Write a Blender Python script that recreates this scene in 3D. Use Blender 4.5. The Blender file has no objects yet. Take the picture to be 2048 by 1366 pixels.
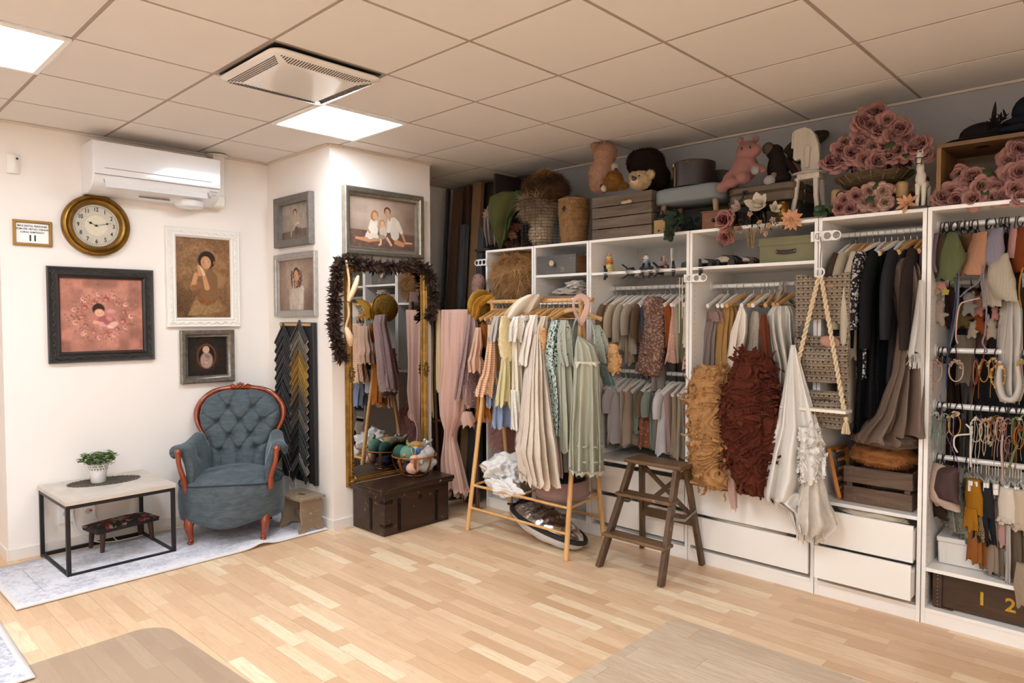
import bpy,math,random
import numpy as np
from mathutils import Vector,Matrix
PI=math.pi
# ---------------------------------------------------------------- camera, world, light level
SC=bpy.context.scene
COL=SC.collection
CAM=np.array([2.8366,-1.4759,1.4930]); FPX=1384.24; CEIL=2.683
def cam_axes(yaw=-0.7634,pitch=-0.0356,roll=-0.0024):
    c,s=math.cos,math.sin
    f=np.array([s(yaw)*c(pitch),c(yaw)*c(pitch),s(pitch)])
    r=np.array([c(yaw),-s(yaw),0.0]); u=np.cross(r,f)
    return c(roll)*r+s(roll)*u,-s(roll)*r+c(roll)*u,f
AR,AU,AF=cam_axes()
cd=bpy.data.cameras.new('camera'); cam=bpy.data.objects.new('camera',cd); COL.objects.link(cam)
cd.sensor_width=36; cd.lens=FPX/2048*36; cd.clip_start=.05
cam.matrix_world=Matrix(((AR[0],AU[0],-AF[0],CAM[0]),(AR[1],AU[1],-AF[1],CAM[1]),(AR[2],AU[2],-AF[2],CAM[2]),(0,0,0,1)))
SC.camera=cam
wd=bpy.data.worlds.new('world'); SC.world=wd; wd.use_nodes=True
wd.node_tree.nodes['Background'].inputs[0].default_value=(.9,.95,1,1); wd.node_tree.nodes['Background'].inputs[1].default_value=.05
SC.view_settings.view_transform='Standard'; SC.view_settings.look='None'; SC.view_settings.gamma=1
SC.view_settings.exposure=0.0
SC.cycles.max_bounces=8; SC.cycles.transparent_max_bounces=12; SC.cycles.diffuse_bounces=5; SC.cycles.glossy_bounces=4
SC.cycles.sample_clamp_indirect=6.0; SC.cycles.caustics_reflective=False; SC.cycles.caustics_refractive=False
PANEL_POWER=30.0          # emission of the ceiling panels
PANEL_COLOR=(.87,.975,1.09)
# centre of each 60 x 60 ceiling panel and its relative output (the first two are in the picture)
PANELS=[(-.9,.9,.8),(-.9,-.9,.8),(-.9,-2.7,1.25),(1.5,-.9,1.5),(1.5,-2.7,1.8),(3.9,-.9,1.5),(3.9,-2.7,1.5)]

# ---------------------------------------------------------------- measuring help: the point of a plane a picture point shows
def at(px,py,x=None,y=None,z=None):
    d=AF*FPX+AR*(px-1024)-AU*(py-683)
    k,v=(0,x) if x is not None else (1,y) if y is not None else (2,z)
    return Vector(CAM+(v-CAM[k])/d[k]*d)
def mpp(P):      # metres per pixel at P
    return float((np.array(P)-CAM)@AF)/FPX

# ---------------------------------------------------------------- mesh builder
def rotm(rx=0,ry=0,rz=0):
    return (Matrix.Rotation(rz,3,'Z')@Matrix.Rotation(ry,3,'Y')@Matrix.Rotation(rx,3,'X'))
class M:
    def __init__(s): s.v=[]; s.f=[]; s.m=[]; s.n=0; s.T=None
    def add(s,vs,fs,m=0):
        vs=np.asarray(vs,float).reshape(-1,3)
        if s.T is not None:
            t=np.array(s.T); vs=vs@t[:3,:3].T+t[:3,3]
        s.v.append(vs); n=s.n; s.n += len(vs)
        s.f += [tuple(i+n for i in f) for f in fs]; s.m += [m]*len(fs)
        return s
    def box(s,c,d,r=None,m=0,taper=1):
        h=np.array(d)/2; q=np.array([(x*(taper if z > 0 else 1),y*(taper if z > 0 else 1),z) for x in (-1,1) for y in (-1,1) for z in (-1,1)])*h
        if r is not None: q=q@np.array(r if not isinstance(r,(int,float)) else rotm(0,0,r)).T
        return s.add(q+np.array(c),[(0,1,3,2),(4,6,7,5),(0,4,5,1),(2,3,7,6),(0,2,6,4),(1,5,7,3)],m)
    def grid(s,fn,nu,nv,cu=False,cv=False,m=0):
        U=nu if cu else nu+1; W=nv if cv else nv+1
        vs=[fn(i/nu,j/nv) for i in range(U) for j in range(W)]
        fs=[(i*W+j,((i+1) % U)*W+j,((i+1) % U)*W+(j+1) % W,i*W+(j+1) % W) for i in range(nu) for j in range(nv)]
        return s.add(vs,fs,m)
    def ell(s,c,r,rot=None,nu=14,nv=10,m=0):
        if isinstance(r,(int,float)): r=(r,r,r)
        vs=[(0,0,-1)]; 
        for j in range(1,nv):
            a=-PI/2+PI*j/nv
            for i in range(nu): b=2*PI*i/nu; vs.append((math.cos(a)*math.cos(b),math.cos(a)*math.sin(b),math.sin(a)))
        vs.append((0,0,1)); fs=[(0,1+(i+1) % nu,1+i) for i in range(nu)]
        for j in range(nv-2):
            for i in range(nu): a=1+j*nu; fs.append((a+i,a+(i+1) % nu,a+nu+(i+1) % nu,a+nu+i))
        L=len(vs)-1; a=1+(nv-2)*nu; fs += [(a+i,a+(i+1) % nu,L) for i in range(nu)]
        q=np.array(vs)*np.array(r)
        if rot is not None: q=q@np.array(rot).T
        return s.add(q+np.array(c),fs,m)
    def tube(s,pts,r=.01,n=8,closed=False,m=0,flat=1.0,up=None,cap=True,tw=0):
        P=np.array([tuple(p) for p in pts],float); k=len(P)
        R=np.full(k,r,float) if isinstance(r,(int,float)) else np.interp(np.linspace(0,1,k),np.linspace(0,1,len(r)),r)
        if closed: T=np.roll(P,-1,0)-np.roll(P,1,0)
        else: T=np.gradient(P,axis=0) if k > 1 else P
        T /= np.linalg.norm(T,axis=1)[:,None]+1e-12
        u=np.array(up if up is not None else ((0,0,1) if abs(T[0][2]) < .9 else (1,0,0)),float); vs=[]
        for i in range(k):
            u=u-T[i]*(u@T[i]); u /= np.linalg.norm(u)+1e-12; w=np.cross(T[i],u)
            for a in range(n):
                b=2*PI*a/n+tw*i; vs.append(P[i]+R[i]*(math.cos(b)*w+flat*math.sin(b)*u))
        fs=[]
        for i in range(k if closed else k-1):
            for a in range(n): fs.append((i*n+a,i*n+(a+1) % n,((i+1) % k)*n+(a+1) % n,((i+1) % k)*n+a))
        if not closed and cap: fs += [tuple(range(n))[::-1],tuple((k-1)*n+a for a in range(n))]
        return s.add(vs,fs,m)
    def cyl(s,a,b,r,r2=None,n=16,m=0): return s.tube([a,b],[r,r if r2 is None else r2],n,m=m)
    def lathe(s,prof,n=24,c=(0,0,0),rot=None,m=0,wob=None,cap=True):
        vs=[]; k=len(prof)
        for r,z in prof:
            for i in range(n):
                a=2*PI*i/n; rr=r*(1+wob(a,z)) if wob else r
                vs.append((rr*math.cos(a),rr*math.sin(a),z))
        fs=[(j*n+i,j*n+(i+1) % n,(j+1)*n+(i+1) % n,(j+1)*n+i) for j in range(k-1) for i in range(n)]
        if cap and prof[0][0] > 1e-6: fs.append(tuple(range(n))[::-1])
        if cap and prof[-1][0] > 1e-6: fs.append(tuple((k-1)*n+i for i in range(n)))
        q=np.array(vs)
        if rot is not None: q=q@np.array(rot).T
        return s.add(q+np.array(c),fs,m)
    def prism(s,poly,t,mat=None,m=0):     # 2d outline in x,z extruded along y by t
        n=len(poly); vs=[(x,-t/2,z) for x,z in poly]+[(x,t/2,z) for x,z in poly]
        q=np.array(vs)
        if mat is not None: mt=np.array(mat); q=q@mt[:3,:3].T+mt[:3,3]
        return s.add(q,[tuple(range(n)),tuple(range(n,2*n))[::-1]]+[(i,i+n,(i+1) % n+n,(i+1) % n) for i in range(n)],m)
    def arr(s): return np.concatenate(s.v) if s.v else np.zeros((0,3))
def frame_to(P,xdir,zdir=(0,0,1)):       # matrix: local x -> xdir, local z close to zdir
    x=Vector(xdir).normalized(); y=Vector(zdir).cross(x).normalized(); z=x.cross(y)
    return Matrix(((x.x,y.x,z.x,P[0]),(x.y,y.y,z.y,P[1]),(x.z,y.z,z.z,P[2]),(0,0,0,1)))
def xf(P=(0,0,0),rx=0,ry=0,rz=0,s=1): return Matrix.Translation(Vector(P))@rotm(rx,ry,rz).to_4x4()@Matrix.Scale(s,4)

def wmat(o):
    m=o.matrix_basis.copy()
    return wmat(o.parent)@o.matrix_parent_inverse@m if o.parent else m
def mesh(name,b,mats,smooth=True):
    me=bpy.data.meshes.new(name); v=b.arr(); me.from_pydata(v.tolist(),[],b.f)
    if not isinstance(mats,(list,tuple)): mats=[mats]
    for q in mats: me.materials.append(q)
    if len(mats) > 1: me.polygons.foreach_set('material_index',b.m)
    if smooth:
        me.polygons.foreach_set('use_smooth',[True]*len(me.polygons))
        if smooth != 'all': me.set_sharp_from_angle(angle=math.radians(38))
    me.update(); return me
def part(name,b,mats,parent=None,world=False,smooth=True,bevel=0,solid=0,sub=0,label=None,kind=None):
    if world and parent is not None:
        t=np.array(wmat(parent).inverted()); b.v=[v@t[:3,:3].T+t[:3,3] for v in b.v]
    o=bpy.data.objects.new(name,mesh(name,b,mats,smooth)); COL.objects.link(o)
    if parent is not None: o.parent=parent
    if solid: q=o.modifiers.new('solidify','SOLIDIFY'); q.thickness=solid; q.offset=0
    if sub: q=o.modifiers.new('subsurf','SUBSURF'); q.levels=sub; q.render_levels=sub
    if bevel: q=o.modifiers.new('bevel','BEVEL'); q.width=bevel; q.segments=2; q.limit_method='ANGLE'; q.angle_limit=.6
    if label: o['label']=label
    if kind: o['kind']=kind
    return o
def tag(o,label,cat,group=None):
    o['label']=label; o['category']=cat
    if group: o['group']=group
    return o
def thing(name,label,cat,loc=(0,0,0),rz=0,group=None):
    o=bpy.data.objects.new(name,None); COL.objects.link(o); o.location=loc; o.rotation_euler=(0,0,rz); o.empty_display_size=.05
    return tag(o,label,cat,group)
def single(name,b,mats,label,cat,group=None,**k):      # a thing that is one mesh, its origin at the foot of it
    v=b.arr(); lo,hi=v.min(0),v.max(0); c=np.array([(lo[0]+hi[0])/2,(lo[1]+hi[1])/2,lo[2]])
    b.v=[v-c]; o=part(name,b,mats,None,**k); o.location=c
    return tag(o,label,cat,group)
def struct(name,b,mats,**k): o=part(name,b,mats,**k); o['kind']='structure'; return o
def dup(root,loc,rz=None,label=None,group=None,rot=None,scale=None,mats=None):
    r=root.copy(); COL.objects.link(r); r.location=loc
    if rz is not None: r.rotation_euler=(0,0,rz)
    if rot is not None: r.rotation_euler=rot
    if scale is not None: r.scale=(scale,)*3 if isinstance(scale,(int,float)) else scale
    if label: r['label']=label
    if group: r['group']=group
    def rec(a,b):
        for ch in a.children:
            c=ch.copy(); COL.objects.link(c); c.parent=b; c.matrix_parent_inverse=ch.matrix_parent_inverse; rec(ch,c)
    rec(root,r)
    return r
def recolor(o,frm,to):      # give a copy its own mesh with another material
    for q in [o]+list(o.children):
        if q.type == 'MESH':
            for i,s in enumerate(q.data.materials):
                if s == frm:
                    q.data=q.data.copy(); q.data.materials[i]=to
    return o

# ---------------------------------------------------------------- materials
def hexc(h):
    h=h.lstrip('#'); c=[int(h[i:i+2],16)/255 for i in (0,2,4)]
    return tuple([x/12.92 if x <= .04045 else ((x+.055)/1.055)**2.4 for x in c]+[1])
_mc={}
class Nt:
    def __init__(s,name):
        s.mat=bpy.data.materials.new(name); s.mat.use_nodes=True; s.t=s.mat.node_tree; s.b=s.t.nodes['Principled BSDF']; s.o=s.t.nodes['Material Output']
        s.tc=s.t.nodes.new('ShaderNodeTexCoord')
    def n(s,k,ins=None,**a):
        q=s.t.nodes.new('ShaderNode'+k)
        for x,y in a.items(): setattr(q,x,y)
        for x,y in (ins or {}).items(): s.set(q,x,y)
        return q
    def set(s,q,x,y):
        i=q.inputs[x]
        if isinstance(y,bpy.types.NodeSocket): s.t.links.new(y,i)
        else: i.default_value=y
    def math(s,op,a,b=0.0,c=0.0):
        q=s.t.nodes.new('ShaderNodeMath'); q.operation=op; s.set(q,0,a); s.set(q,1,b); s.set(q,2,c); return q.outputs[0]
    def mix(s,f,a,b,blend='MIX'):
        q=s.t.nodes.new('ShaderNodeMix'); q.data_type='RGBA'; q.blend_type=blend; s.set(q,'Factor',f); s.set(q,6,a); s.set(q,7,b); return q.outputs[2]
    def obj(s,sc=(1,1,1),rot=(0,0,0)):
        return s.n('Mapping',{'Vector': s.tc.outputs['Object'],'Scale': sc,'Rotation': rot}).outputs[0]
    def noise(s,v,scale,detail=4,rough=.5,dist=0):
        return s.n('TexNoise',{'Vector': v,'Scale': scale,'Detail': detail,'Roughness': rough,'Distortion': dist}).outputs[0]
    def ramp(s,f,*st):
        q=s.t.nodes.new('ShaderNodeValToRGB'); s.set(q,0,f); e=q.color_ramp.elements
        while len(e) < len(st): e.new(.5)
        for i,(p,c) in enumerate(st): e[i].position=p; e[i].color=c
        return q.outputs[0]
    def bump(s,h,strength=.3,dist=.01):
        s.set(s.b,'Normal',s.n('Bump',{'Height': h,'Strength': strength,'Distance': dist}).outputs[0])
    def base(s,c): s.set(s.b,'Base Color',c)
def mat(name,col,rough=.6,metal=0,var=.0,vs=8,bump=0,bs=60,bd=.002,coat=0,sheen=0,spec=None,col2=None,sub=0,emit=0,alpha=1,trans=0):
    if name in _mc: return _mc[name]
    t=Nt(name); c=hexc(col) if isinstance(col,str) else col; b=t.b
    b.inputs['Roughness'].default_value=rough; b.inputs['Metallic'].default_value=metal
    if spec is not None: b.inputs['Specular IOR Level'].default_value=spec
    b.inputs['Coat Weight'].default_value=coat; b.inputs['Sheen Weight'].default_value=sheen; b.inputs['Sheen Roughness'].default_value=.4
    if sheen: b.inputs['Sheen Tint'].default_value=c
    t.base(c)
    if col2 or var:
        c2=hexc(col2) if col2 else tuple([x*(1-var) for x in c[:3]]+[1])
        t.base(t.mix(t.ramp(t.noise(t.obj(),vs,5,.6),(.35,(0,0,0,1)),(.65,(1,1,1,1))),c,c2))
    if bump: t.bump(t.noise(t.obj(),bs,4,.6),bump,bd)
    if emit: b.inputs['Emission Color'].default_value=c; b.inputs['Emission Strength'].default_value=emit
    if trans: b.inputs['Transmission Weight'].default_value=trans
    b.inputs['Alpha'].default_value=alpha
    _mc[name]=t.mat; return t.mat
def wood(name,c1,c2,axis='x',scale=6,rough=.45,c3=None,wear=0,wearcol='#c8b9a0',coat=0,bump=.25):
    if name in _mc: return _mc[name]
    t=Nt(name); s={'x': (.12,1,1),'y': (1,.12,1),'z': (1,1,.12)}[axis]
    v=t.obj(s); n1=t.noise(v,scale*4,6,.65,1.2); n2=t.noise(v,scale,3,.5)
    col=t.ramp(t.math('ADD',t.math('MULTIPLY',n1,.6),t.math('MULTIPLY',n2,.4)),(.38,hexc(c1)),(.62,hexc(c2)))
    if wear:
        w=t.ramp(t.noise(t.obj(),22,8,.75),(.62-wear*.2,(0,0,0,1)),(.66-wear*.2,(1,1,1,1)))
        col=t.mix(w,col,hexc(wearcol))
    t.base(col); t.b.inputs['Roughness'].default_value=rough; t.b.inputs['Coat Weight'].default_value=coat
    t.bump(n1,bump,.002); _mc[name]=t.mat; return t.mat
def cloth(name,col,col2=None,weave=500,sheen=.25,wr=.35,pattern=None,pc=None,pscale=60,translucent=0,alpha=1,rough=.9):
    if name in _mc: return _mc[name]
    t=Nt(name); c=hexc(col); b=t.b; b.inputs['Roughness'].default_value=rough; b.inputs['Specular IOR Level'].default_value=.15
    b.inputs['Sheen Weight'].default_value=sheen; b.inputs['Sheen Tint'].default_value=c
    v=t.obj(); cc=t.mix(t.noise(v,7,4),c,hexc(col2) if col2 else tuple([x*.82 for x in c[:3]]+[1]))
    h=t.noise(v,28,5,.6)
    if pattern == 'plaid':
        for ax in ('X','Z'):
            sx=t.n('SeparateXYZ',{0: v}).outputs[ax]
            cc=t.mix(t.math('MULTIPLY',t.math('GREATER_THAN',t.math('FRACT',t.math('MULTIPLY',sx,pscale)),.55),.5),cc,hexc(pc))
    if pattern == 'dots' or pattern == 'floral':
        vo=t.n('TexVoronoi',{'Vector': v,'Scale': pscale}).outputs[0]
        cc=t.mix(t.ramp(vo,(.22,(1,1,1,1)),(.32,(0,0,0,1))),cc,hexc(pc))
        if pattern == 'floral': cc=t.mix(t.math('GREATER_THAN',t.noise(v,pscale*.9,2),.56),cc,hexc(pc))
    if pattern == 'vine':
        wv=t.n('TexWave',{'Vector': v,'Scale': pscale,'Distortion': 22.0,'Detail': 1.0,'Detail Scale': .7}).outputs[1]
        cc=t.mix(t.ramp(wv,(.93,(0,0,0,1)),(.97,(1,1,1,1))),cc,hexc(pc))
    if pattern in ('knit','rib'):
        wv=t.n('TexWave',{'Vector': v,'Scale': pscale,'Distortion': 1.0 if pattern == 'knit' else .2},bands_direction='X' if pattern == 'knit' else 'Z').outputs[1]
        h=t.math('ADD',t.math('MULTIPLY',h,.5),wv); cc=t.mix(t.math('MULTIPLY',wv,.35),cc,tuple([x*.55 for x in c[:3]]+[1]))
    if pattern == 'stripe':
        wv=t.n('TexWave',{'Vector': v,'Scale': pscale,'Distortion': .5},bands_direction='DIAGONAL').outputs[1]
        cc=t.mix(t.math('GREATER_THAN',wv,.5),cc,hexc(pc))
    if pattern == 'lace':
        vo=t.n('TexVoronoi',{'Vector': v,'Scale': pscale},feature='DISTANCE_TO_EDGE').outputs[0]
        al=t.ramp(vo,(.12,(1,1,1,1)),(.2,(.25,.25,.25,1))); t.set(b,'Alpha',al); h=al
    t.base(cc); t.bump(t.math('ADD',t.math('MULTIPLY',h,1.0),t.math('MULTIPLY',t.noise(v,weave,1),.3)),wr,.004)
    if alpha < 1 and pattern != 'lace':
        t.set(b,'Alpha',t.math('ADD',alpha-.12,t.math('MULTIPLY',t.noise(v,40,4),.24)))
    if translucent:
        tr=t.n('BsdfTranslucent',{'Color': c}); mx=t.n('MixShader',{0: translucent,1: b.outputs[0],2: tr.outputs[0]})
        t.t.links.new(mx.outputs[0],t.o.inputs[0])
    _mc[name]=t.mat; return t.mat
def vcol(name,rough=.5,coat=0):
    if name in _mc: return _mc[name]
    t=Nt(name); a=t.n('VertexColor',layer_name='Col'); t.base(a.outputs[0]); t.b.inputs['Roughness'].default_value=rough; t.b.inputs['Coat Weight'].default_value=coat
    t.b.inputs['Specular IOR Level'].default_value=.25
    _mc[name]=t.mat; return t.mat
def blur1(a,k=2):
    for _ in range(k):
        for ax in range(len(a.shape)): a=(np.roll(a,1,ax)+a+np.roll(a,-1,ax))/3
    return a
WHITE=mat('white paint','#f1ece6',.55,var=.03,vs=3)
LACQ=mat('white melamine','#efeae3',.35,bump=.05,bs=300)
BLACKM=mat('black metal','#1c1a1a',.45,metal=.3)
CHROME=mat('polished steel','#c9c9c9',.22,metal=1)
# ================================================================ the room
def floor_mat():
    t=Nt('oak strip parquet'); v=t.tc.outputs['Object']; s=t.n('SeparateXYZ',{0: v}); x,y=s.outputs[0],s.outputs[1]
    row=t.math('FLOOR',t.math('DIVIDE',y,.0667))
    h=t.n('TexWhiteNoise',{'W': row},noise_dimensions='1D').outputs[0]
    ln=.42; xo=t.math('DIVIDE',t.math('ADD',x,t.math('MULTIPLY',h,3.0)),ln); cell=t.math('FLOOR',xo)
    hv=t.n('CombineXYZ',{0: row,1: cell}).outputs[0]; hn=t.n('TexWhiteNoise',{'Vector': hv},noise_dimensions='2D'); r=hn.outputs[0]
    col=t.ramp(r,(0,hexc('#cfa983')),(.25,hexc('#dab590')),(.6,hexc('#e2bf99')),(.86,hexc('#e8c9a4')),(.97,hexc('#f3ddba')))
    gv=t.n('VectorMath',{0: t.n('VectorMath',{0: v,1: (1.6,22,1)},operation='MULTIPLY').outputs[0],1: t.n('VectorMath',{0: hn.outputs[1],1: (9,9,9)},operation='MULTIPLY').outputs[0]},operation='ADD').outputs[0]
    g=t.noise(gv,3.2,7,.65,1.4)
    col=t.mix(t.math('MULTIPLY',t.ramp(g,(.42,(0,0,0,1)),(.62,(1,1,1,1))),.36),col,hexc('#c39b74'))
    kn=t.noise(t.obj((1.2,3,1)),5,3); col=t.mix(t.math('MULTIPLY',t.ramp(kn,(.62,(0,0,0,1)),(.75,(1,1,1,1))),.3),col,hexc('#a67b56'))
    fy=t.math('FRACT',t.math('DIVIDE',y,.0667)); fx=t.math('FRACT',xo)
    gap=t.math('MAXIMUM',t.math('LESS_THAN',fy,.022),t.math('LESS_THAN',fx,.004))
    bigrow=t.math('LESS_THAN',t.math('FRACT',t.math('DIVIDE',y,.2)),.012)
    col=t.mix(t.math('MULTIPLY',gap,.22),col,hexc('#6e4f35')); col=t.mix(t.math('MULTIPLY',bigrow,.4),col,hexc('#6e4f35'))
    t.base(col); t.b.inputs['Roughness'].default_value=.36; t.bump(t.math('SUBTRACT',t.math('MULTIPLY',g,.2),gap),.12,.001)
    return t.mat
X0,X1,Y0,YN,YB=-2.30,4.6,-.58,-3.6,2.87
struct('floor',M().box((.45,-.36,-.03),(8.5,6.6,.06)),floor_mat(),smooth=False)
# walls
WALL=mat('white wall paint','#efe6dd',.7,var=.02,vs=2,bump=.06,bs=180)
struct('wall_left',M().box((X0-.05,(Y0+1.133)/2,CEIL/2),(.1,1.133-Y0,CEIL)),WALL,smooth=False)
struct('wall_passage',M().box((X0-.85,Y0+.05,CEIL/2),(1.5,.1,CEIL)),WALL,smooth=False)
struct('wall_passage_end',M().box((-3.75,-2.1,CEIL/2),(.1,3.1,CEIL)),WALL,smooth=False)
struct('wall_column',M().box((-1.847,1.5765,CEIL/2),(.906,.887,CEIL)),WALL,smooth=False)
struct('wall_recess',M().box((-2.13,2.45,CEIL/2),(.1,.86,CEIL)),WALL,smooth=False)
struct('wall_back',M().box((1.2,YB+.05,CEIL/2),(6.8,.1,CEIL)),mat('shade grey wall paint','#a3a09e',.75,var=.03,vs=2),smooth=False)  # white wall greyed, the shade above the wardrobes put into its colour
struct('wall_right',M().box((X1+.05,-.36,CEIL/2),(.1,6.6,CEIL)),WALL,smooth=False)
struct('wall_near',M().box((.45,YN-.05,CEIL/2),(8.5,.1,CEIL)),WALL,smooth=False)
# suspended ceiling: 60 cm tiles set a little proud of their grid
VENT=(-1,0)
pn=[(int(round((x-.3)/.6)),int(round((y-.3)/.6))) for x,y,_ in PANELS]
b=M(); b.box((.45,-.36,CEIL+.038),(8.5,6.6,.06),m=1)
for i in range(-6,8):
    for j in range(-6,5):
        if (i,j) in pn or (i,j) == VENT: continue
        x0,x1,y0,y1=i*.6+.009,i*.6+.591,j*.6+.009,j*.6+.591; y1=min(y1,YB); x1=min(x1,X1)
        if i < -4 and y1 > -.6 or x1 < -3.7 or (i == -4 and y1 > 0 and x1 < X0): continue
        if x1-x0 > .05: b.box(((x0+x1)/2,(y0+y1)/2,CEIL+.0065),(x1-x0,y1-y0,.003))
struct('ceiling',b,[mat('ceiling tile','#e4ddd6',.85,var=.03,vs=1.5,bump=.15,bs=350),mat('ceiling grid','#a8978a',.6)],bevel=.0008,smooth=False)
b=M(); t_=.012; h_=.07
for (xa,ya,xb,yb) in [(X0,Y0,X0,1.133),(X0-1.5,Y0,X0,Y0),(X0,1.133,-1.394,1.133),(-1.394,1.133,-1.394,2.02)]:
    cx,cy=(xa+xb)/2,(ya+yb)/2
    if xa == xb: b.box((cx+t_/2,cy+(t_/2 if False else 0),h_/2),(t_,abs(yb-ya)+(2*t_ if False else 0),h_))
    else: b.box((cx+t_/2,cy-t_/2,h_/2),(abs(xb-xa)+t_,t_,h_))
struct('baseboard_left',b,mat('baseboard paint','#e2dbd2',.5),bevel=.002,smooth=False)
b=M()
for (xa,ya,xb,yb) in [(X0,Y0,X0,1.133),(X0,1.133,-1.394,1.133),(-1.394,1.133,-1.394,2.02),(-.9,YB,X1,YB)]:
    if xa == xb: b.box((xa+.01,(ya+yb)/2,CEIL-.003),(.02,yb-ya,.012))
    else: b.box(((xa+xb)/2,ya-.01,CEIL-.003),(xb-xa,.02,.012))
struct('trim_1',b,mat('edge profile','#d8c9b8',.5),smooth=False)
# ceiling panels
def lightpanel(x,y,k,lab):
    t=thing('ceiling_light',lab,'ceiling light',(x,y,CEIL),0,'square ceiling light panels')
    f=M()
    for sx,sy,lx,ly in ((0,-.285,.594,.024),(0,.285,.594,.024),(-.285,0,.024,.546),(.285,0,.024,.546)): f.box((sx,sy,-.001),(lx,ly,.012))
    part('frame',f,mat('panel frame','#f4efe8',.4),t,bevel=.001)
    d=M().box((0,0,0),(.546,.546,.006)); 
    em=mat('lit panel %.2f' % k,(PANEL_COLOR[0],PANEL_COLOR[1],PANEL_COLOR[2],1),.5,emit=PANEL_POWER*k)
    part('diffuser',d,em,t,smooth=False)
for i,(x,y,k) in enumerate(PANELS):
    lightpanel(x,y,k,['glowing square ceiling panel in front of the white column','glowing square ceiling panel over the coffee table corner'][i] if i < 2 else 'square ceiling panel out of the picture behind the camera')
# ceiling cassette
t=thing('ceiling_air_diffuser','white glossy square ventilation diffuser hanging just under the ceiling tiles','air vent',(-.3,.3,CEIL))
GL=mat('glossy white plastic','#e9e4de',.12,coat=.4)
b=M().box((0,0,.008),(.56,.56,.01)); part('duct_plate',b,mat('dark gap','#1d1b1a',.6),t)
def slab(s,z,r=.05,n=5): return [((s/2-r)*sx+r*math.cos(a0+PI/2*k/n),(s/2-r)*sy+r*math.sin(a0+PI/2*k/n),z) for sx,sy,a0 in ((1,1,0),(-1,1,PI/2),(-1,-1,PI),(1,-1,1.5*PI)) for k in range(n+1)]
b=M(); rings=[slab(.565,-.008),slab(.578,-.014),slab(.578,-.020),slab(.556,-.029),slab(.40,-.040),slab(.30,-.040)]
n=len(rings[0]); vs=sum(rings,[]); fs=[(j*n+i,j*n+(i+1) % n,(j+1)*n+(i+1) % n,(j+1)*n+i) for j in range(len(rings)-1) for i in range(n)]
fs += [tuple(range(n)),tuple((len(rings)-1)*n+i for i in range(n))[::-1]]; b.add(vs,fs); part('cover',b,GL,t)
b=M().box((0,0,-.005),(.3,.3,.035)); part('neck',b,mat('dark gap','#1d1b1a'),t)
b=M()
for q in range(4):
    for i in range(5):
        for j in range(34-i*2):
            u=-.235+.014*j+.014*i; v_=.255-.011*i; x,y=[(u,v_),(u,-v_),(v_,u),(-v_,u)][q]; b.box((x,y,-.0305-(.27-max(abs(x),abs(y)))*.14),(.006,.006,.004))
part('perforations',b,mat('perforation dark','#4a443f',.7),t,smooth=False,kind='stuff')
b=M().box((-.25,0,.0),(.02,.5,.02)).box((0,.25,0),(.5,.02,.02)); part('bracket',b,mat('dark gap','#1d1b1a'),t)
# ---------------------------------------------------------------- soft things
def fold(a,z,n,seed): return .5*math.sin(n*a+seed+1.3*math.sin(3*z+seed))+.3*math.sin((n*1.7)//1*a+2.1*seed-2*z)+.2*math.sin((n*2.6)//1*a+seed*3.3)
def loft(prof,y,ang=0.0,th=.06,folds=9,amp=.16,seed=0,hem=.012,nz=26,na=56,top=True,dy=0,rows=None):
    """hanging cloth as a closed tube: prof rows are (left, right, height) of the picture measured on the plane y; ang is the real direction of its width"""
    d=np.array([math.cos(ang),math.sin(ang),0]); nrm=np.array([-d[1],d[0],0]); R=[]
    for r in prof:
        xl,xr,py=r[:3]; t=r[3] if len(r) > 3 else th; C=np.array(at((xl+xr)/2,py,y=y)); s=mpp(C); w=max(.006,((xr-xl)/2*s-.5*t*abs(nrm@AR))/max(.35,abs(d@AR))); R.append((C[0],C[1],C[2],w,t))
    return loftw(R,ang,folds,amp,seed,hem,nz,na,top)
def loftw(R,ang=PI/2,folds=9,amp=.16,seed=0,hem=.012,nz=26,na=56,top=True):
    d=np.array([math.cos(ang),math.sin(ang),0]); nrm=np.array([-d[1],d[0],0])
    R=np.array(R); zz=np.linspace(0,1,len(R)); lens=np.r_[0,np.cumsum(np.abs(np.diff(R[:,2]))+1e-4)]; lens /= lens[-1]
    T=np.linspace(0,1,nz+1); rows_=[tuple(np.interp(T[i],lens,R[:,k]) for k in range(5)) for i in range(nz+1)]
    vs=[]
    for i,(cx,cy,cz,w,t) in enumerate(rows_):
        f=T[i]; g=amp*(.15+.85*f**.8)
        for k in range(na):
            a=2*PI*k/na; q=1+g*fold(a,f*2,folds,seed); c_,s_=math.cos(a),math.sin(a)
            px=w*np.sign(c_)*abs(c_)**.75*(1+.3*g*fold(a,f*3,3,seed+2)); pz=t*s_*(q+g*1.4*math.sin(folds*a*1.0+seed))
            z=cz+(hem*fold(a,0,folds,seed+5)*2 if i == nz else hem*.5*fold(a,0,5,seed)*f)
            vs.append((cx+d[0]*px+nrm[0]*pz,cy+d[1]*px+nrm[1]*pz,z))
    fs=[(i*na+k,(i+1)*na+k,(i+1)*na+(k+1) % na,i*na+(k+1) % na) for i in range(nz) for k in range(na)]
    if top: fs.append(tuple(range(na)))
    return M().add(vs,fs)
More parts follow.
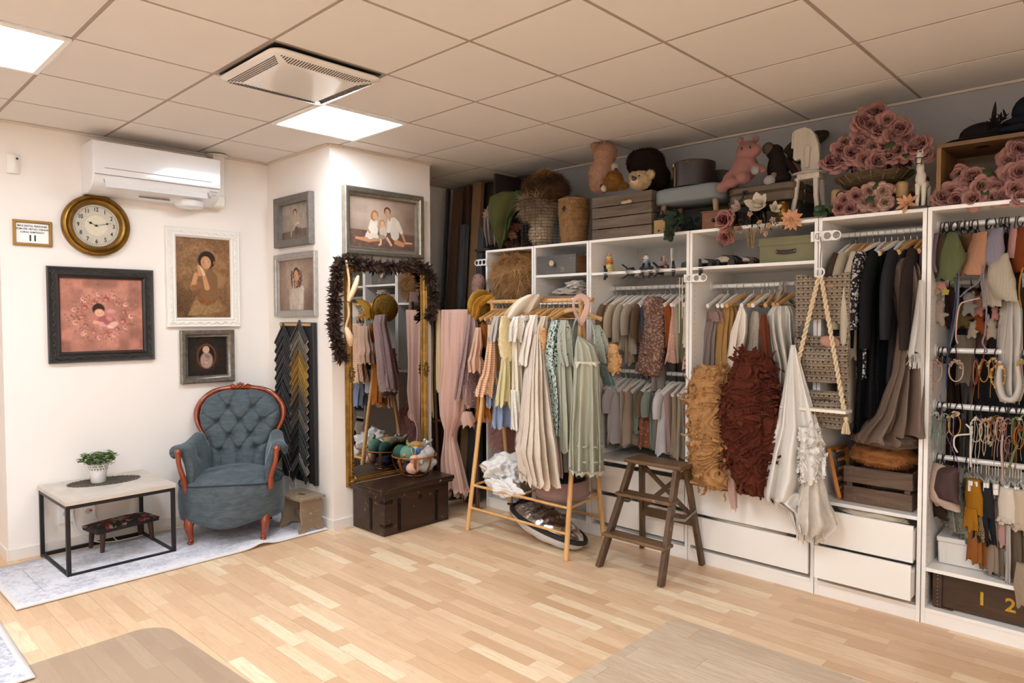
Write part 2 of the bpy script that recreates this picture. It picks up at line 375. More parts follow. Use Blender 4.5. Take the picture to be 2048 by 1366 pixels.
def surf(b,n,seed=0,zr=None,facing=None):      # random points and outward normals on a built mesh
    V_=b.arr(); rg=np.random.default_rng(seed); F_=[f for f in b.f if len(f) == 4]; idx=rg.integers(0,len(F_),n*2); q=np.array(F_)[idx]; u,v=rg.random((2,n*2,1))
    A,B,C,D=[V_[q[:,k]] for k in range(4)]; P=(A*(1-u)+B*u)*(1-v)+(D*(1-u)+C*u)*v; N=np.cross(C-A,D-B); ar=np.linalg.norm(N,axis=1); N /= ar[:,None]+1e-12
    keep=rg.random(n*2) < ar/np.percentile(ar,80); P,N=P[keep][:n],N[keep][:n]; cen=V_.mean(0); flip=((P-cen)*N).sum(1) < 0; N[flip] *= -1
    return P,N
def fur(b,P,N,L=.04,w=.0015,droop=.5,seed=0,curl=.3,seg=3,m=0,lump=.0):
    rg=np.random.default_rng(seed); n=len(P); J=rg.normal(size=(n,3))*.35; D=N+J
    if lump: D += lump*np.sin(P*55+seed)[:,[1,2,0]]
    D /= np.linalg.norm(D,axis=1)[:,None]; side=np.cross(D,rg.normal(size=(n,3))); side /= np.linalg.norm(side,axis=1)[:,None]+1e-9
    LL=L*(.6+.7*rg.random(n))[:,None]; vs=[]; c=P.copy(); d=D.copy(); rows=[]
    for k in range(seg+1):
        ww=w*(1-k/(seg+.35)); rows.append((c-side*ww,c+side*ww)); d=d+np.array([0,0,-droop/seg])+curl/seg*rg.normal(size=(n,3)); d /= np.linalg.norm(d,axis=1)[:,None]; c=c+d*LL/seg
    A=np.stack([x for r in rows for x in r],1).reshape(-1,3); k2=2*(seg+1); base=(np.arange(n)*k2)[:,None,None]; q=np.array([(2*k,2*k+1,2*k+3,2*k+2) for k in range(seg)])[None]
    return b.add(A,(base+q).reshape(-1,4).tolist(),m)
def ruffles(b,P,N,L=.12,w=.05,seed=0,waves=3,m=0,nu=26,nv=3,amp=.4):      # gathered ribbons standing on edge
    rg=np.random.default_rng(seed); s=np.linspace(-.5,.5,nu+1)[:,None]; f=np.linspace(0,1,nv+1)[None]
    for p,n in zip(P,N):
        t=np.cross(n,rg.normal(size=3)*.5+np.array([0,0,1.0])); t /= np.linalg.norm(t)+1e-9; o=np.cross(n,t); l,ww=L*(.6+.8*rg.random()),w*(.6+.8*rg.random()); ph=rg.random(6)*6; bend=rg.normal()*1.2
        A=bend*l*s*s*1.6+amp*ww*(.12+f*.75)*(np.sin(2*PI*waves*1.6*s+ph[0]+f*.8)+.6*np.sin(2*PI*waves*2.9*s+ph[1]+f)+.35*np.sin(2*PI*waves*5*s+ph[2])*f)
        R=ww*(f*1.15-.25)*(1+.2*np.sin(7*s+ph[3]))+.12*ww*np.sin(2*PI*waves*2*s+ph[4])*f-ww*.35*f**3; tt=s*l+.25*ww*f*np.sin(2*PI*waves*2.2*s+ph[5])
        vs=p+t*tt[...,None]+o*A[...,None]+n*R[...,None]; b.add(vs.reshape(-1,3),[(i*(nv+1)+j,(i+1)*(nv+1)+j,(i+1)*(nv+1)+j+1,i*(nv+1)+j+1) for i in range(nu) for j in range(nv)],m)
    return b
from mathutils import noise as mn
def frill(prof,y,seed=0,A=.03,f=6.0,k=2.6,ang=.5,th=.12,nz=150,na=230):      # gathered tulle: meandering ruffle ridges over a soft body
    b=loft(prof,y,ang=ang,th=th,folds=5,amp=.1,seed=seed,nz=nz,na=na,top=True); v=b.arr(); g=v.reshape(nz+1,na,3); c=g.mean(1,keepdims=True); tu=np.roll(g,-1,1)-np.roll(g,1,1); tv=np.gradient(g,axis=0); n=np.cross(tu,tv); n /= np.linalg.norm(n,axis=2,keepdims=True)+1e-9; s=np.sign(((g-c)*n).sum(2,keepdims=True)); n *= np.where(s == 0,1,s)
    h=np.empty(len(v)); d=np.empty((len(v),3)); o=Vector((seed*3.1,seed*1.7,0))
    for i,p in enumerate(v):
        q=Vector(p); w=mn.noise_vector(q*4+o); a=mn.noise((q+w*.03)*f+o); e=mn.noise(q*f*3.1+o); h[i]=(1-abs(math.sin(PI*k*a*2+e*.9)))**1.3*(.75+.5*w[0])+.22*(1-abs(math.sin(9*e)))+.9*mn.noise(q*3.2+o); d[i]=w
    e_=np.minimum(1,np.arange(nz+1)/6)[:,None,None]*np.minimum(1,(nz-np.arange(nz+1)+3)/10)[:,None,None]
    g2=g+n*(A*h.reshape(nz+1,na,1)*e_)+d.reshape(nz+1,na,3)*A*.35; b.v=[g2.reshape(-1,3)]; return b
def drape(name,label,cat,prof,y,m,group=None,sleeves=(),extra=None,**k):
    b=loft(prof,y,**k)
    if not sleeves and not extra: return single(name,b,m,label,cat,group,smooth='all')
    v=b.arr(); t=thing(name,label,cat,tuple(v.mean(0)*[1,1,0]+[0,0,v[:,2].min()]),0,group); part('body',b,m,t,world=True,smooth='all')
    for s in sleeves:      # each sleeve: ((px, py, half width), ...) and its own plane
        pts=[at(q[0],q[1],y=(q[3] if len(q) > 3 else y)) for q in s]; r=[q[2]*mpp(pts[0]) for q in s]; sp=spline(pts,5)
        part('sleeve',M().tube(sp,list(np.interp(np.linspace(0,1,len(sp)),np.linspace(0,1,len(r)),r)),14,flat=.6,cap=False),m,t,world=True,smooth='all')
    if extra: extra(t,b)
    return t
def spline(pts,k=8):
    P=[Vector(p) for p in pts]; q=[]
    for i in range(len(P)-1):
        a,b_,c,d_=P[max(i-1,0)],P[i],P[i+1],P[min(i+2,len(P)-1)]
        for j in range(k): t_=j/k; q.append(.5*((2*b_)+(c-a)*t_+(2*a-5*b_+4*c-d_)*t_**2+(3*b_-a-3*c+d_)*t_**3))
    return q+[P[-1]]
def blobs(parts,name,mats,parent,size=.02,fuzz=0,world=False,label=None,n=1):     # ellipsoids melted into one continuous body
    b=M()
    for p in parts: b.ell(*p[:2],rot=p[2] if len(p) > 2 else None,nu=18,nv=12)
    o=part(name,b,mats,parent,world=world,smooth='all',label=label)
    q=o.modifiers.new('remesh','REMESH'); q.mode='VOXEL'; q.voxel_size=size; q.use_smooth_shade=True
    q=o.modifiers.new('smooth','SMOOTH'); q.iterations=4; q.factor=.5
    if fuzz:
        tx=bpy.data.textures.get('fuzz %.3f' % fuzz) or bpy.data.textures.new('fuzz %.3f' % fuzz,'CLOUDS'); tx.noise_scale=.012; q=o.modifiers.new('fuzz','DISPLACE'); q.texture=tx; q.strength=fuzz; q.mid_level=.5; q.texture_coords='LOCAL'
    return o
def crumple(c,r,seed,amp=.25,nu=60,nv=36,freq=3.0,flatb=.0):      # a heap of cloth: a squashed ball with sharp creases
    rg=np.random.default_rng(seed); K=[(rg.normal(size=3)*freq*(1.7**i),rg.random()*6,1/1.75**i) for i in range(4) for _ in range(3)]; b=M()
    def f(u,v):
        a,e=2*PI*u,-PI/2+PI*v; p=np.array([math.cos(e)*math.cos(a),math.cos(e)*math.sin(a),math.sin(e)]); h=sum(w*(1-2*abs(math.sin(k@p+ph))) for k,ph,w in K)/3; q=p*(1+amp*h)*np.array(r)
        if q[2] < -flatb*r[2] and flatb: q[2]=-flatb*r[2]
        return q+np.array(c)
    return b.grid(f,nu,nv,cu=True)
def rose(seed=0,R=.045,full=1.0):      # spiral of cupped petals, opening toward +z; lower petal rows indexed for painted shade between petals
    rg=random.Random(seed); b=M(); n=int(15*full)+4; b.m2=0
    for i in range(n):
        f=i/(n-1); a0=i*2.4+rg.random()*.3; r=R*(.08+.92*f**.85); wd_=.75+.85*(1-f); h=R*(1.2-.85*f**1.2); tip=.1+1.2*f**1.3
        def pet(u,v,r=r,a0=a0,h=h,tip=tip,wd_=wd_):
            a=a0+(u-.5)*wd_*1.7; k=1-abs(2*u-1)**2.2*.35*v; rr=r*(.35+.65*v)+R*.28*tip*max(0,v-.6)*2.2*(.6+.4*math.cos(6*(u-.5))); return (rr*math.cos(a),rr*math.sin(a),-R*.35+h*v*k*1.15-R*.5*tip*max(0,v-.62)**2*4+.02*R*math.sin(17*u+i))
        k0=len(b.m); b.grid(pet,8,6,m=0)
        for q in range(k0,len(b.m)): b.m[q]=1 if (q-k0) % 6 == 5 else (2 if (q-k0) % 6 < 3 else 0)
    return b
def bloom(seed=0,R=.05,rings=((9,1,.1),(8,.75,.5),(7,.5,.9)),w=.5,cup=.2):      # flower of radiating petals: rings (count, length, lift)
    rg=random.Random(seed); b=M()
    for n,L,lift in rings:
        o=rg.random()*6
        for i in range(n):
            a=2*PI*i/n+o+rg.uniform(-.1,.1); li=lift+rg.uniform(-.12,.12); leaf(b,(R*.08*math.cos(a),R*.08*math.sin(a),0),(math.cos(a)*math.cos(li),math.sin(a)*math.cos(li),math.sin(li)),R*L*(1+rg.uniform(-.1,.1)),R*w*L**.5,curl=cup-rg.random()*.2,nseg=5)
    return b
def leaf(b,P,d,L,w,up=(0,0,1),m=0,curl=.25,nseg=4):
    d=Vector(d).normalized(); s_=d.cross(Vector(up)); s_=s_.normalized() if s_.length > 1e-4 else Vector((1,0,0)); n_=s_.cross(d); vs=[]
    for i in range(nseg+1):
        f=i/nseg; ww=w*math.sin(PI*min(.98,f*.9+.08))**.8*.5; c=Vector(P)+d*L*f-n_*(curl*L*f*f)
        vs += [c-s_*ww+n_*ww*.25,c,c+s_*ww+n_*ww*.25]
    b.add(vs,[(i*3+j,i*3+j+1,i*3+j+4,i*3+j+3) for i in range(nseg) for j in range(2)],m)
def aim(v,roll=0):       # rotation taking +z to the direction v
    return (Vector((0,0,1)).rotation_difference(Vector(v).normalized())@Matrix.Rotation(roll,3,'Z').to_quaternion()).to_euler()
# ================================================================ left wall
def wallthing(name,label,cat,P,rz=PI/2,group=None): return thing(name,label,cat,P,rz,group)
def ringframe(w,h,prof,b=None,m=0):       # mitred moulding, profile = (inset, height toward the room)
    b=b or M(); k=len(prof); vs=[]
    for d,y in prof:
        for sx,sz in ((-1,-1),(1,-1),(1,1),(-1,1)): vs.append((sx*(w/2-d),-y,sz*(h/2-d)))
    fs=[(j*4+i,j*4+(i+1) % 4,(j+1)*4+(i+1) % 4,(j+1)*4+i) for j in range(k-1) for i in range(4)]
    return b.add(vs,fs,m)
class Paint:        # a small painter for the printed photographs, colours are the print's own
    def __init__(s,w,h,nx,bg):
        s.w,s.h=w,h; s.nx=nx; s.ny=int(nx*h/w); s.v,s.u=np.meshgrid(np.linspace(0,1,s.ny),np.linspace(0,1,s.nx),indexing='ij')
        s.u=s.u*w/h; s.a=w/h; s.c=np.zeros((s.ny,s.nx,3))+np.array(hexc(bg)[:3]); s.rng=np.random.default_rng(int(w*h*99991))
    def nz(s,k=4):
        q=s.rng.random((s.ny//k+2,s.nx//k+2)); q=np.repeat(np.repeat(q,k,0),k,1)[:s.ny,:s.nx]; return blur1(q,max(1,k))
    def put(s,m,col,a=1.0):
        c=np.array(hexc(col)[:3]); m=np.clip(m,0,1)[...,None]*a; s.c=s.c*(1-m)+c*m; return s
    def ell(s,x,y,rx,ry,col,rot=0,soft=.12,a=1):
        x=x*s.a; dx,dy=s.u-x,s.v-y; c,n=math.cos(rot),math.sin(rot); X=(dx*c+dy*n)/(rx+1e-6); Y=(-dx*n+dy*c)/(ry+1e-6)
        return s.put((1-np.sqrt(X*X+Y*Y))/soft,col,a)
    def cap(s,x0,y0,x1,y1,r0,r1,col,soft=.012,a=1):
        x0 *= s.a; x1 *= s.a; dx,dy=x1-x0,y1-y0; L=dx*dx+dy*dy+1e-9; t=np.clip(((s.u-x0)*dx+(s.v-y0)*dy)/L,0,1)
        d=np.hypot(s.u-x0-t*dx,s.v-y0-t*dy)-(r0+(r1-r0)*t); return s.put(-d/soft,col,a)
    def poly(s,pts,col,soft=.012,a=1):
        d=np.full(s.u.shape,-1e9); n=len(pts)
        for i in range(n):
            (x0,y0),(x1,y1)=pts[i],pts[(i+1) % n]; x0 *= s.a; x1 *= s.a; L=math.hypot(x1-x0,y1-y0)+1e-9
            d=np.maximum(d,((s.u-x0)*(y1-y0)-(s.v-y0)*(x1-x0))/L)
        return s.put(-d/soft,col,a)
    def glow(s,x,y,r,col,a=.6): 
        return s.put(np.exp(-(((s.u-x*s.a)/r)**2+((s.v-y)/r)**2)),col,a)
    def grain(s,k=5,amt=.15): s.c=s.c*(1+amt*(s.nz(k)-.5)[...,None]*2); return s
    def build(s,parent,y=-.004,name='photo_print'):
        X=(s.u/s.a-.5)*s.w; Z=(.5-s.v)*s.h; vs=np.stack([X,np.full_like(X,y),Z],-1).reshape(-1,3)
        nx,ny=s.nx,s.ny; i=np.arange(ny-1)[:,None]*nx+np.arange(nx-1)[None]; f=np.stack([i,i+nx,i+nx+1,i+1],-1).reshape(-1,4)
        me=bpy.data.meshes.new(name); me.from_pydata(vs.tolist(),[],f.tolist())
        at_=me.color_attributes.new('Col','FLOAT_COLOR','POINT'); cc=np.concatenate([np.clip(s.c,0,1),np.ones(s.c.shape[:2]+(1,))],-1).reshape(-1)
        at_.data.foreach_set('color',cc.astype(np.float32)); me.materials.append(vcol('photo paper',.42)); me.update()
        o=bpy.data.objects.new(name,me); COL.objects.link(o); o.parent=parent; return o
def backing(w,h,parent,m=None): return part('backing_board',M().box((0,-.001,0),(w-.01,.004,h-.01)),m or mat('kraft board','#6b5138',.8),parent,smooth=False)
SK,SKD,SKL='#c08a62','#8a5a3c','#dcae88'
def face(p,x,y,r,hair,skin=SK,tilt=0,long_=0):
    if long_: p.ell(x,y+r*.6,r*1.35,r*(1.2+long_),hair,tilt,.3)
    p.ell(x,y-r*.25,r*1.05,r*1.1,hair,tilt,.15); p.ell(x,y+r*.1,r*.78,r*1.0,skin,tilt,.15); p.ell(x+r*.15,y+r*.15,r*.5,r*.75,SKL,tilt,.8,.4)
    c,s_=math.cos(tilt),math.sin(tilt)
    for sx in (-.32,.32): p.ell((x*p.a+(sx*r*c))/p.a,y+sx*r*s_+r*.02,r*.13,r*.07,'#2a1a12',tilt,.5)
    p.ell(x,y+r*.3,r*.1,r*.16,SKD,0,.8,.5); p.ell(x,y+r*.56,r*.2,r*.06,'#a05a48',tilt,.8,.8); p.ell(x-r*.5,y+r*.1,r*.3,r*.8,SKD,tilt,.9,.35)
# motion sensor
t=wallthing('motion_sensor','small white motion sensor high on the left wall','sensor',(X0,-.505,2.43))
b=M().grid(lambda u,v: (-.032+.064*u,-(.018+.022*math.sin(PI*u)*min(1,3*v*(1-v)+.4)),-.058+.116*v),10,10); b.box((0,-.009,0),(.062,.018,.114)); part('housing',b,mat('warm white plastic','#ece6df',.35),t,bevel=.003)
part('lens',M().ell((.016,-.04,.03),(.006,.004,.007)),mat('black lens','#171513',.2),t)
# sign
t=wallthing('framed_notice','small gold framed notice with black text and the number 11','sign',(X0,-.4135,2.018)); w_,h_=.205,.156
part('frame',ringframe(w_,h_,[(0,0),(0,.016),(.004,.02),(.012,.02),(.017,.012),(.018,.004)]),mat('gilt frame','#a9813f',.35,metal=.6),t)
part('paper',M().box((0,-.004,0),(w_-.03,.002,h_-.03)),mat('notice paper','#f3f1ee',.5),t,smooth=False)
def text(s,size,P,m,parent,name='lettering',bold=0):
    cu=bpy.data.curves.new(name,'FONT'); cu.body=s; cu.size=size; cu.align_x='CENTER'; cu.align_y='CENTER'; cu.extrude=.0006; cu.offset=bold
    o=bpy.data.objects.new(name+'_c',cu); dg=bpy.context.evaluated_depsgraph_get(); me=bpy.data.meshes.new_from_object(o)
    bpy.data.objects.remove(o); me.materials.clear(); me.materials.append(m); me.transform(rotm(PI/2).to_4x4()); q=bpy.data.objects.new(name,me); COL.objects.link(q); q.parent=parent; q.location=P; return q
INK=mat('black ink','#151414',.6)
for i,s in enumerate(['MAX ANTAL PERSONER','SOM FÅR VISTAS I DENNA','LOKAL SAMTIDIGT:']): text(s,.0145,(0,-.0055,.043-.019*i),INK,t,'text_line',.0003)
text('11',.05,(0,-.0055,-.032),INK,t,'number',.0016)
# clock
t=wallthing('wall_clock','large round antique brass wall clock with old style black numerals','clock',(X0,-.063,2.097)); RX=rotm(PI/2)
BR=mat('aged brass','#9a7434',.34,metal=.85,var=.35,vs=14,bump=.2,bs=40)
part('rim',M().lathe([(.2,0),(.2,.03),(.192,.042),(.18,.046),(.172,.038),(.168,.046),(.158,.056),(.148,.05),(.143,.036),(.138,.03),(.136,.012)],64,rot=RX),BR,t)
d=Nt('clock face'); v=d.tc.outputs['Object']; sx=d.n('SeparateXYZ',{0: v}); rr=d.math('SQRT',d.math('ADD',d.math('MULTIPLY',sx.outputs[0],sx.outputs[0]),d.math('MULTIPLY',sx.outputs[2],sx.outputs[2])))
cc=d.mix(d.noise(v,30,5),hexc('#cfc6b4'),hexc('#b3a894')); cc=d.mix(d.math('LESS_THAN',rr,.066),cc,d.mix(d.noise(v,45,5),hexc('#ddd2bb'),hexc('#c9bda2')))
tick=d.math('MULTIPLY',d.math('COMPARE',rr,.1235,.0022),d.math('LESS_THAN',d.math('FRACT',d.math('MULTIPLY',d.math('ADD',d.math('ARCTAN2',sx.outputs[0],sx.outputs[2]),PI+.02),60/(2*PI))),.35))
cc=d.mix(tick,cc,hexc('#2a241d')); d.base(cc); d.b.inputs['Roughness'].default_value=.5; d.b.inputs['Coat Weight'].default_value=.8; d.b.inputs['Coat Roughness'].default_value=.03
part('dial',M().lathe([(0,.014),(.137,.014)],48,rot=RX,cap=False),d.mat,t,smooth=False)
for k in range(1,13):
    a=PI/2-k*PI/6; o=text(str(k),.037,(.104*math.cos(a),-.0155,.104*math.sin(a)),mat('clock black','#241f1a',.5),t,'numeral',.0007); o.scale=(.8,1,1)
for nm,L,w_,ang in (('hour_hand',.058,.0045,(9+49/60)/12),('minute_hand',.105,.0035,12.6/60)):
    a=ang*2*PI; dx,dz=math.sin(a),math.cos(a); b=M().tube([(-dx*.015,-.018,-dz*.015),(dx*L*.55,-.018,dz*L*.55),(dx*L,-.018,dz*L)],[w_*.5,w_,.0008],8,flat=.3)
    b.ell((dx*L*.62,-.018,dz*L*.62),(w_*1.8,.002,w_*1.8)); b.ell((0,-.018,0),(.007,.004,.007)); part(nm,b,mat('clock black','#241f1a',.5),t)
# air conditioner
t=wallthing('air_conditioner','white wall mounted air conditioner unit below the ceiling','air conditioner',(X0,.262,2.455)); AC=mat('air conditioner plastic','#e6e4e4',.22,coat=.3)
w_=.80; L=M()
pr=[(0,.155),(-.225,.155),(-.24,.14),(-.245,-.06),(-.235,-.085),(-.2,-.13),(-.12,-.165),(0,-.165)]
n=len(pr); vs=[(x,y,z) for x in (-w_/2,w_/2) for y,z in pr]; L.add(vs,[tuple(range(n))[::-1],tuple(range(n,2*n))]+[(i,(i+1) % n,(i+1) % n+n,i+n) for i in range(n)])
part('casing',L,AC,t,bevel=.006)
part('front_panel',M().box((0,-.247,.045),(w_-.004,.012,.205)),AC,t,bevel=.004)
part('groove',M().box((0,-.2535,-.018),(w_*.84,.002,.004)),mat('groove grey','#8b8785',.5),t)
part('outlet_flap',M().box((-.01,-.228,-.108),(w_*.8,.006,.062),rotm(-.55)),AC,t,bevel=.002)
b=M(); b.box((0,-.2475,-.0605),(w_-.02,.002,.003)); b.box((w_*.395,-.236,-.1),(.003,.004,.075),rotm(-.5)); b.box((-w_*.42,-.236,-.09),(.003,.004,.04),rotm(-.4)); part('seam_line',b,mat('groove grey','#6b6765',.5),t,smooth=False)
b=M()
for i in range(14): b.box((-.02+.014*i-.08,-.15,-.158),(.01,.03,.004),rotm(.55))
part('louvre_grill',b,mat('groove grey','#8b8785'),t,kind='stuff')
b=M().box((w_*.44,-.2478,-.105),(.03,.001,.012),rotm(-.3)); part('label_sticker',b,mat('sticker grey','#b9b5b3',.5),t)
text('MITSUBISHI',.012,(w_*.44,-.2465,-.083),mat('sticker text','#8d8a88',.5),t,'maker_mark')
b=M().grid(lambda u,v: (.1*math.cos(PI*u),-.01-.13*math.sin(PI*u)*math.cos(v*PI/2)*.8-.02,-.165-.05*math.sin(v*PI/2)),16,8); b.T=None
t2=wallthing('wall_lamp_housing','white half round plastic housing hanging under the air conditioner','housing',(X0,.50,2.30))
b=M().lathe([(0,-.045),(.06,-.043),(.09,-.03),(.1,-.01),(.1,.012),(0,.014)],28,c=(0,-.1,0)); part('bowl',b,AC,t2); part('mount',M().box((0,-.05,.0),(.1,.1,.025)),AC,t2,bevel=.004)
t=wallthing('pipe_duct','white plastic pipe duct beside the right end of the air conditioner','duct',(X0,.72,2.31))
part('trunking',M().box((0,-.045,.19),(.085,.09,.37)),mat('duct plastic','#e9e1d6',.4),t,bevel=.006); part('elbow_cover',M().box((-.02,-.05,.03),(.14,.1,.1)),mat('duct plastic','#e9e1d6'),t,bevel=.02)
part('ceiling_ring',M().lathe([(.06,.355),(.075,.36),(.075,.368),(.055,.37)],24,c=(0,-.045,0)),mat('duct plastic','#e9e1d6'),t)
# --- framed photographs
def scrolls(w,h,inset,y,m,parent,step=.03,r=.008):
    b=M(); W2,H2=w/2-inset,h/2-inset
    for (x0,z0,x1,z1) in ((-W2,H2,W2,H2),(-W2,-H2,W2,-H2),(-W2,-H2,-W2,H2),(W2,-H2,W2,H2)):
        L=math.hypot(x1-x0,z1-z0); n=int(L/step); ux,uz=(x1-x0)/L,(z1-z0)/L
        for i in range(n+1):
            f=i/n; x,z=x0+(x1-x0)*f,z0+(z1-z0)*f; sg=1 if i % 2 else -1
            pts=[(x+ux*r*1.5*math.cos(a)*(1-a/7)+uz*sg*r*.9*math.sin(a)*(1-a/7),-y-.002,z+uz*r*1.5*math.cos(a)*(1-a/7)-ux*sg*r*.9*math.sin(a)*(1-a/7)) for a in np.linspace(0,4.6,8)]
            b.tube(pts,[r*.5,r*.34,r*.22],5); b.ell((x-ux*r*1.2,-y,z-uz*r*1.2),(r*.7,r*.5,r*.55),nu=7,nv=5)
    return part('carved_scrolls',b,m,parent)
def photo_frame(label,P,rz,w,h,prof,m,group='framed photographs',name='picture_frame'):
    t=wallthing(name,label,'picture',P,rz); part('frame',ringframe(w,h,prof),m,t); backing(w,h,t); return t
BLK=mat('black carved wood','#23201e',.38,bump=.2,bs=60,coat=.2); WHT=mat('white carved plaster','#e9e3da',.5,bump=.15,bs=80)
orn=[(0,0),(0,.022),(.006,.03),(.014,.026),(.05,.026),(.056,.032),(.062,.024),(.068,.02),(.072,.006)]
t=photo_frame('square black carved frame with a newborn photo in a wreath of pink roses',(X0,-.034,1.512),PI/2,.628,.618,orn,BLK); scrolls(.628,.618,.032,.026,BLK,t,.032,.011)
p=Paint(.49,.48,220,'#a8705f'); p.grain(30,.4).grain(12,.15); p.glow(.5,.5,.42,'#c08874',.5); rg=np.random.default_rng(3)
for i in range(300):
    a=rg.random()*2*PI; r=.26+rg.normal()*.055; p.ell(.5+r*1.15*math.cos(a),.52+r*math.sin(a),.018,.012,['#8d4a3f','#5f4a34','#c98f7d'][i % 3],a,.8,.7)
for i in range(44):
    a=i/44*2*PI*2; r=(.23 if i % 2 else .3)+rg.normal()*.012; x,y,R_=.5+r*1.12*math.cos(a),.52+r*math.sin(a),.03+rg.random()*.018; c1=['#d19483','#b56a5c','#dca58f','#a2554c'][i % 4]
    p.ell(x,y,R_,R_*.95,c1,0,.35)
    for q in range(4): p.ell(x+R_*.15*math.cos(q*2),y+R_*.15*math.sin(q*2),R_*(.8-.2*q),R_*(.7-.18*q),['#8b4238','#e0aa97','#7a352e','#c98474'][q],q,.4,.7)
p.ell(.5,.52,.19,.17,'#b7796b',0,.3); p.ell(.56,.6,.15,.1,'#9e5c55',.5,.3); p.ell(.45,.42,.085,.09,'#33211a',0,.2); p.ell(.46,.47,.07,.06,'#e0a484',.2,.3)
p.cap(.4,.6,.5,.62,.03,.025,'#d9997b'); p.cap(.47,.63,.62,.68,.03,.02,'#cf9190'); p.ell(.58,.55,.06,.04,'#c77f78',.6,.5); p.ell(.62,.64,.09,.05,'#e3b9a6',-.5,.4,.8); p.ell(.6,.45,.07,.04,'#c99083',0,.5)
for sx in (.44,.485): p.ell(sx,.475,.011,.004,'#4a2a1e',0,.6)
p.grain(3,.12); p.build(t)
t=photo_frame('tall white ornate frame with a photo of a girl leaning on her folded hands',(X0,.631,1.781),PI/2,.528,.715,[(a*.98,c*.9) for a,c in orn],WHT); scrolls(.528,.715,.032,.024,WHT,t,.03,.011)
p=Paint(.39,.575,190,'#6d4c30'); p.glow(.38,.42,.55,'#a07850',.7); p.glow(.1,1,.5,'#3e2a1a',.6); p.grain(26,.25)
p.poly([(.30,.98),(.18,.99),(.36,.70),(.72,.66),(.86,.85),(.92,.99)],'#8a6a47'); p.ell(.5,.9,.2,.16,'#97764f',0,.8,.8); p.ell(.56,.72,.15,.14,'#7d4f2c',0,.2); p.grain(3,.4)
p.ell(.72,.52,.14,.13,'#94714c',.4,.35); p.cap(.62,.5,.6,.68,.10,.12,'#7d5a3a'); p.cap(.36,.46,.30,.62,.032,.038,SK); p.cap(.30,.62,.44,.60,.036,.03,SKD); p.cap(.56,.62,.50,.45,.04,.026,SK); p.cap(.50,.45,.44,.35,.026,.02,SKL); p.cap(.43,.46,.40,.35,.026,.018,SK)
p.ell(.56,.27,.115,.12,'#2b1a12',.3,.12); face(p,.545,.295,.088,'#2b1a12',SK,-.12); p.ell(.70,.30,.016,.03,SKD,0,.4); p.grain(2,.08); p.build(t)
SLV=mat('brushed silver leaf','#8f8980',.3,metal=.75,var=.4,vs=30,bump=.3,bs=90); slv=[(0,0),(0,.03),(.006,.035),(.03,.03),(.036,.022),(.05,.018),(.054,.004)]
t=photo_frame('small silver frame with a swaddled baby photo, above the armchair',(X0,.647,1.209),PI/2,.388,.386,slv,SLV)
p=Paint(.29,.29,130,'#1f1a17'); p.glow(.5,.5,.3,'#453528',.8); p.grain(10,.4); p.ell(.48,.5,.25,.33,'#6b3c26',0,.08); p.ell(.48,.5,.22,.3,'#1b1512',0,.15); p.ell(.48,.6,.17,.22,'#a3877a',0,.2); p.ell(.5,.5,.1,.06,'#82685c',.6,.4); p.cap(.4,.72,.6,.5,.02,.02,'#8d7265')
p.ell(.47,.33,.095,.1,'#b39a8c',0,.2); p.ell(.475,.35,.07,.075,'#d49a78',0,.3); p.ell(.47,.66,.05,.03,'#cf9676',0,.4)
for sx in (.445,.505): p.ell(sx,.35,.013,.005,'#3c241a',0,.6)
p.build(t)
GRY=mat('hammered grey wood','#6e655d',.45,var=.3,vs=40,bump=.6,bs=110)
t=photo_frame('dark grey framed photo of a baby on a log, upper one in the corner',(-1.862,1.133,2.202),0,.52,.372,[(0,0),(0,.04),(.004,.045),(.03,.045),(.045,.03),(.056,.028),(.06,.004)],GRY)
p=Paint(.40,.255,150,'#8c8074'); p.glow(.5,.35,.5,'#a89b8d',.7); p.poly([(0,.78),(1,.72),(1,1),(0,1)],'#6b5a4a'); p.grain(14,.2)
for i in range(5): p.cap(.1+.2*i,1,.25+.13*i,.76,.003,.003,'#3f332a')
p.ell(.54,.78,.14,.13,'#4f4438',0,.15); p.ell(.66,.8,.09,.12,'#5b4e40',0,.2); p.ell(.47,.52,.11,.17,'#a39483',0,.2); p.cap(.42,.62,.34,.82,.05,.04,'#97866f'); p.cap(.34,.82,.34,.94,.035,.03,SK); p.cap(.5,.58,.62,.56,.04,.03,SKL); p.cap(.5,.46,.52,.6,.035,.03,SK); face(p,.48,.28,.11,'#3a261a',SK); p.grain(2,.1); p.build(t)
t=photo_frame('silver framed photo of a girl with long curly hair, below the baby photo',(-1.862,1.133,1.732),0,.60,.468,[(a*.9,c*.9) for a,c in slv],mat('silver grey frame','#b3aea6',.32,metal=.6,var=.2,vs=30))
p=Paint(.50,.37,190,'#7d6353'); p.glow(.5,.4,.5,'#b8a08c',.8); p.glow(.9,.95,.4,'#4f3b30',.5); p.grain(20,.15)
for i in range(60): p.ell(.5+.12*math.sin(i*2.4)+.03*math.cos(i),.22+.36*(i/60),.035,.045,['#3b1f13','#5a2d19','#a1522c','#2a150d'][i % 4] if math.sin(i*2.4) > -.2 else '#341c12',i,.5,.9)
p.poly([(.30,1),(.28,.72),(.42,.56),(.62,.54),(.72,.72),(.70,1)],'#b5a594'); p.cap(.34,.62,.40,.98,.07,.06,'#a99987'); p.cap(.66,.6,.60,.95,.09,.06,'#c2b4a3'); p.cap(.36,.85,.42,.48,.05,.03,'#b7a897'); p.grain(4,.2); face(p,.5,.30,.12,'#3b1f13',SK,-.2); p.cap(.42,.5,.42,.36,.03,.022,SK); p.build(t)
